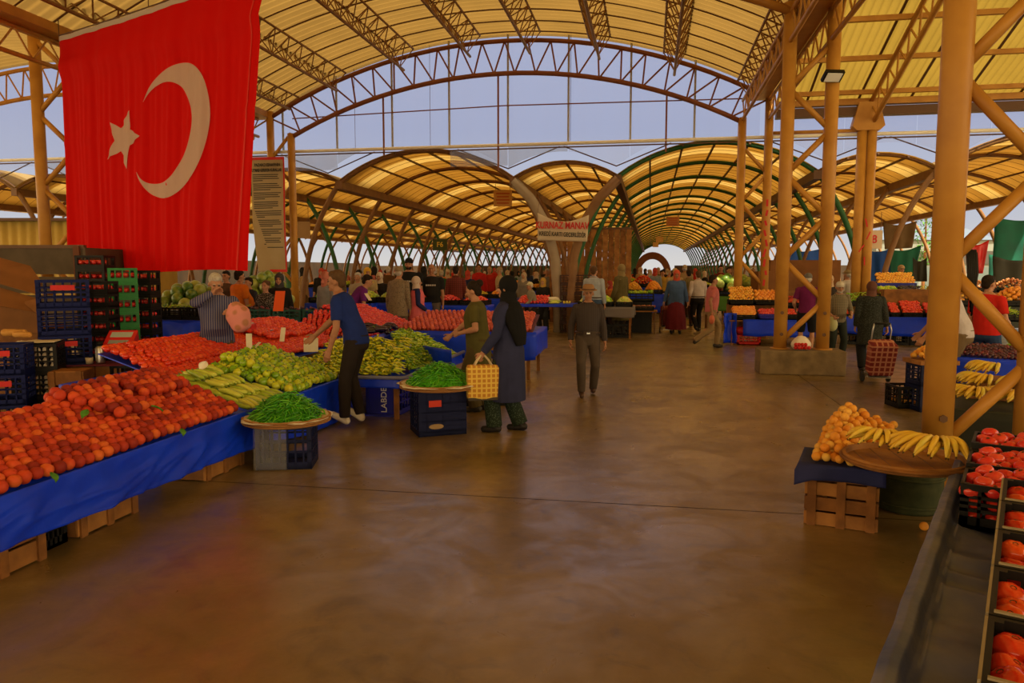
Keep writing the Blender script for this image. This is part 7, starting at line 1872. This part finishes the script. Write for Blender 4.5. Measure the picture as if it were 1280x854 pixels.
for i in range(10):
    a_, b2 = sp_[i], sp_[(i + 1) % 10]; o0 = len(vs)
    for k in range(N_ + 1):
        f_ = k / N_
        for q in range(N_ + 1):
            g_ = q / N_; ex, ey = a_[0] * (1 - g_) + b2[0] * g_, a_[1] * (1 - g_) + b2[1] * g_
            vs.append(flagpt(c_[0] * (1 - f_) + ex * f_, c_[1] * (1 - f_) + ey * f_, .016))
    fs_ = [(o0 + k * (N_ + 1) + q, o0 + k * (N_ + 1) + q + 1, o0 + (k + 1) * (N_ + 1) + q + 1, o0 + (k + 1) * (N_ + 1) + q) for k in range(N_) for q in range(N_)]
    mb.f.extend(fs_); mb.m.extend([0] * len(fs_))
mb.v = [tuple(p) for p in vs]
fbuild('star', mb, FLAG_WHITE)
mb = MB(); mb.grid(60, 1, lambda a, b_: flagpt(a, b_ * .02, .006)); fbuild('header_tape', mb, mat('header_tape', (.50, .42, .38), .8))
mb = MB(); mb.grid(2, 60, lambda a, b_: flagpt(.965 + a * .006, b_, .008)); fbuild('side_seam', mb, mat('seam_red', (.66, .03, .02), .8))
rope = MB(); rope.tube([TL + u_ * fw * k / 20 + V((0, 0, .02 - .03 * math.sin(k / 20 * PI))) for k in range(21)], .012, 6)
tag(rope.build('rope', STEEL_DARK, None, True), 'taut line along the top edge of the red flag', 'rope')
for P0, lab in ((TL, 'hanger cord from the roof to the left top corner of the flag'), (TR, 'hanger cord from the roof to the right top corner of the flag'), (TL.lerp(TR, .5), 'hanger cord from the roof to the middle of the flag top')):
    zt = roof_z(max(-10.2, min(2.7, P0.x)))
    mb = MB(); mb.tube([P0, V((P0.x, P0.y, max(zt, P0.z + .1)))], .008, 5); tag(mb.build('cord', STEEL_DARK), lab, 'cord')

# rules banner at the left gable column
yb = YG - .5
A = PY(313, 197, yb); B_ = PY(355, 196, yb); zb0, zb1 = PY(330, 340, yb).z, A.z
bw = B_.x - A.x; bh = zb1 - zb0
t = thing('banner', 'tall cream banner of market rules with a red border by the left gable column', 'banner', (A.x, yb, zb0))
def bpt(a, b_, off=0.0):
    """b from bottom; lower left corner folded forward"""
    x, z = a * bw, b_ * bh
    y = -off - .03 * math.sin(a * 5 + b_ * 7) * .6
    if a * 1.0 + b_ * 1.55 < .72:
        k = .72 - a - b_ * 1.55
        y -= .18 * k; x += .30 * k * bw
    return V((x, y, z))
mb = MB(); mb.grid(24, 60, lambda a, b_: bpt(a, b_)); thick(mb.build('sheet', mat('banner_cream', (.50, .40, .24), .8, c2=(.44, .34, .19), scale=2, trans=.2), t, True), .004)
for nm, f_ in (('right_border', lambda a, b_: bpt(.955 + .045 * a, b_, .012)), ('top_border', lambda a, b_: bpt(a, .975 + .025 * b_, .012)), ('bottom_border', lambda a, b_: bpt(.45 + .55 * a, .022 * b_, .012))):
    mb = MB(); mb.grid(20, 20, f_); mb.build('red_border', RED_PAINT, t)
text_obj('heading', 'PAZARCI ESNAFININ', bw * .115, BLACK_PAINT, t, (bw * .52, -.05, bh * .93), sx=.72, bold=.003)
text_obj('heading', 'UYMASI GEREKEN KURALLAR', bw * .115, BLACK_PAINT, t, (bw * .50, -.05, bh * .885), sx=.58, bold=.003)
rr_ = random.Random(4); z = .845; para = 0
while z > .20:
    ln = rr_.uniform(.72, .86) if para % 4 != 3 else rr_.uniform(.25, .6); a0 = .06 if z > .55 else .06 + (.55 - z) * 1.1
    a1 = min(.92, .06 + ln); mb = MB(); mb.grid(14, 1, lambda q, b_: bpt(a0 + (a1 - a0) * q, z + .007 * b_, .014)); mb.build('text_line', BLACK_PAINT, t)
    para += 1; z -= .017 if para % 4 else .028
# shop sign on cloth
SY = 19.9
A = PY(672, 266, SY); B_ = PY(736, 300, SY); sw_, sh_ = B_.x - A.x, A.z - B_.z
t = thing('shop_sign', 'white cloth shop sign with red and black capitals hung before the tree-like column', 'sign', (A.x, SY, B_.z))
def spt(a, b_, off=0.0):
    top_ = sh_ * (1.0 - .28 * math.sin(PI * a) * (1.0) - .10 * a); return V((a * sw_ - .03 * sw_ * a * (1 - b_), -off + .03 * math.sin(a * 6), (0 - .06 * sh_ * a) * (1 - b_) + top_ * b_))
mb = MB(); mb.grid(30, 10, lambda a, b_: spt(a, b_)); thick(mb.build('sheet', mat('sign_cloth', (.62, .52, .38), .8, trans=.2), t, True), .004)
tx = text_obj('red_lettering', 'KURNAZ MANAV', .25, RED_PAINT, t, (sw_ * .485, -.045, sh_ * .52), sx=.72, bold=.006); tx.rotation_euler = (PI / 2, .03, 0)
tx = text_obj('black_lettering', 'KREDİ KARTI GEÇERLİDİR', .155, BLACK_PAINT, t, (sw_ * .49, -.045, sh_ * .20), sx=.66, bold=.003); tx.rotation_euler = (PI / 2, .05, 0)
for p in (V((A.x, SY, A.z)), V((B_.x - .03, SY, A.z - .06))):
    mb = MB(); mb.tube([(0, 0, 0), (0, .5, .55)], .006, 5); tag(mb.build('cord', STEEL_DARK, None, False, p), 'cord holding the %s top corner of the shop sign' % ('left' if p.x < A.x + .1 else 'right'), 'cord')
# small hanging boards
def hboard(label, x0, y0, x1, y1, d, m, txt=None, tm=None, lines=0):
    a = onp(x0, y0, d); b_ = onp(x1, y1, d); w_ = math.hypot(b_.x - a.x, b_.y - a.y); h_ = a.z - b_.z
    t = thing('hanging_board', label, 'sign', (a + b_) / 2, YAW)
    mb = MB(); mb.box((0, 0, 0), (w_, .03, h_)); mb.build('board', m, t)
    if txt: text_obj('lettering', txt, h_ * .62, tm, t, (0, -.025, 0), bold=.004)
    for k in range(lines):
        mb = MB(); mb.box((0, -.018, h_ * (.30 - .2 * k)), (w_ * (.75 - .1 * (k % 2)), .006, h_ * .08)); mb.build('text_line', tm, t)
    for s_ in (-1, 1):
        mb = MB(); mb.tube([(s_ * w_ * .4, 0, h_ / 2), (s_ * w_ * .4, 0, h_ / 2 + .45)], .008, 5); mb.build('hanger', STEEL_DARK, t)
    return t
BY = mat('board_yellow', (.50, .30, .10), .7); BO = mat('board_orange', (.42, .20, .07), .7)
hboard('tan board with red lines hanging under the vault left of the shop sign', 617, 238, 640, 258, 27, BY, None, mat('print_red_brown', (.40, .08, .03)), 4)
hboard('brown board hanging in the middle of the central vault', 833, 271, 849, 283, 36, BO, None, mat('print_red_brown', (.40, .08, .03)), 4)
hboard('pale board hanging farther down the central vault', 820, 296, 829, 303, 52, BY)
hboard('smaller pale board below the other one deep in the central vault', 816, 303, 823, 309, 58, BY)
hboard('green board with a yellow F sign hanging in the left market hall', 541, 299, 559, 313, 31, mat('board_green', (.05, .07, .02)), 'F6', mat('print_yellow', (.65, .45, .04)))
hboard('tan board hanging beside the left gable column', 366, 277, 388, 298, 24, mat('board_tan', (.32, .19, .08)))
hboard('white board with a red figure beside the square column', 1083, 288, 1102, 311, 19.0, mat('board_white', (.60, .46, .32)), '8', RED_PAINT)
# dark panel and nets at the right back
def net(label, pts, m, name='shade_net', cat='net', nu=16, nv=10, wob=.06):
    a, b_, c, d = [V(p) for p in pts]   # top left, top right, bottom right, bottom left
    mb = MB(); mb.grid(nu, nv, lambda u, v: (a.lerp(b_, u)).lerp(d.lerp(c, u), v) + V((0, -wob * (noise.noise(V((u * 5, v * 2, a.x))) + .5 * math.sin(u * 14)), -.12 * math.sin(PI * u) * (1 - v))))
    o = mb.build(name, m, None, True); thick(o, .006); return tag(o, label, cat)
NETG = mat('green_net', (.015, .16, .10), .8, c2=(.02, .11, .08), scale=2, trans=.35)
TARPB = mat('bright_blue_sheet', (.015, .10, .52), .6, trans=.25); TARPBR = mat('brown_sheet_heavy', (.16, .10, .045), .85, c2=(.12, .075, .03), scale=2)
DARKP = mat('dark_panel', (.03, .03, .022), .85)
net('bright blue sheet hung behind the right back stall', [onp(1082, 312, 30), onp(1114, 310, 30), onp(1114, 356, 30), onp(1084, 358, 30)], TARPB)
net('green net hung behind the mandarin shelf', [onp(1112, 312, 29), onp(1152, 306, 29), onp(1140, 352, 29), onp(1113, 356, 29)], NETG)
net('brown awning bunched under the right vault edge', [onp(1104, 278, 26), onp(1146, 276, 26), onp(1140, 310, 26), onp(1106, 312, 26)], TARPBR)
net('green net at the far right edge of the market', [onp(1243, 272, 24), onp(1320, 270, 24), onp(1320, 330, 24), onp(1241, 330, 24)], NETG)
net('large green net spread across the far right edge', [onp(1236, 318, 27), onp(1320, 318, 27), onp(1320, 362, 27), onp(1236, 362, 27)], NETG)
net('dark sheet hung in front of the green net at the right edge', [onp(1241, 320, 23), onp(1300, 322, 23), onp(1300, 358, 23), onp(1241, 358, 23)], DARKP)
net('dark sheet hanging left of the near thick post', [onp(1141, 322, 25), onp(1158, 322, 25), onp(1158, 352, 25), onp(1141, 352, 25)], DARKP)
net('tall red and white sheet right of the near thick post', [onp(1207, 302, 22), onp(1236, 300, 22), onp(1228, 342, 22), onp(1208, 342, 22)], RED_PLASTIC)
net('blue sheets hanging along the right side of the central vault', [onp(986, 313, 40), onp(1030, 310, 40), onp(1030, 335, 40), onp(986, 335, 40)], TARPB)
mb = MB(); mb.tube([(0, 0, 0), (.3, 0, 1.2), (.9, 0, 2.1)], .07, 8)
t = thing('building', 'low dark-fronted building outside beyond the right stalls', 'building', PZ(1165, 58), YAW)
mb = MB(); mb.box((0, 2, 2.0), (9, 4, 4.0)); mb.build('wall', mat('building_wall', (.20, .22, .20), .7), t)
mb = MB(); mb.box((0, -.05, 2.65), (9.1, .1, 1.0)); f_ = mb.build('fascia', mat('fascia_dark', (.06, .055, .05), .6), t)
text_obj('lettering', 'Fı', 1.0, mat('fascia_text', (.70, .55, .35), .6), t, (.6, -.12, 2.65), bold=.02)
mb = MB(); mb.loft([[V((x, y, z)) for x, y in ((-4.7, -.2), (4.7, -.2), (4.7, 4.2), (-4.7, 4.2))] for z in (4.0,)] + [[V((x, y, 5.2)) for x, y in ((-2.5, 1.6), (2.5, 1.6), (2.5, 2.4), (-2.5, 2.4))]]); mb.build('roof', mat('roof_blue', (.10, .14, .22), .6), t)
for k in range(5):
    mb = MB(); mb.box((-3.6 + 1.8 * k, -.02, 1.1), (1.3, .06, 1.7)); mb.build('window', mat('shop_glass', (.12, .15, .15), .1), t)
t = thing('poplar_tree', 'slim green tree standing outside beyond the brown awning', 'tree', PZ(1152, 50))
mb = MB(); mb.tube([(0, 0, 0), (.05, 0, 3), (0, 0, 5.5)], [.12, .08, .03], 7); mb.build('trunk', WOOD, t)
mb = MB(); r3 = random.Random(3)
for k in range(420):
    z = 1.8 + 4.0 * r3.random(); R_ = .75 * (1 - ((z - 3.4) / 2.9) ** 2) ** .5 * math.sqrt(r3.random()) if abs(z - 3.4) < 2.8 else .1
    an = r3.uniform(0, 6.28); c = V((R_ * math.cos(an), R_ * math.sin(an), z)); d = V((r3.uniform(-1, 1), r3.uniform(-1, 1), r3.uniform(-1, .4))).normalized() * .14; e = d.cross(V((0, 0, 1))) * .5
    mb.add([c - d, c + e, c + d, c - e], [(0, 1, 2, 3)])
mb.build('foliage', LEAF, t)
t = thing('strap_bundle', 'bundle of dark straps hanging beside the near thick post', 'straps', (XR + .16, 6.02, 1.55))
for k in range(6):
    mb = MB(); x = -.02 + .012 * k; mb.tube([(x, 0, .28), (x + .01, -.02, .1), (x + .012 * math.sin(k), -.02, -.05 - .03 * k), (x + .02, -.01, .12), (x + .012, .01, .26)], .006, 6); mb.build('strap', RUBBER, t, True)
set_out()
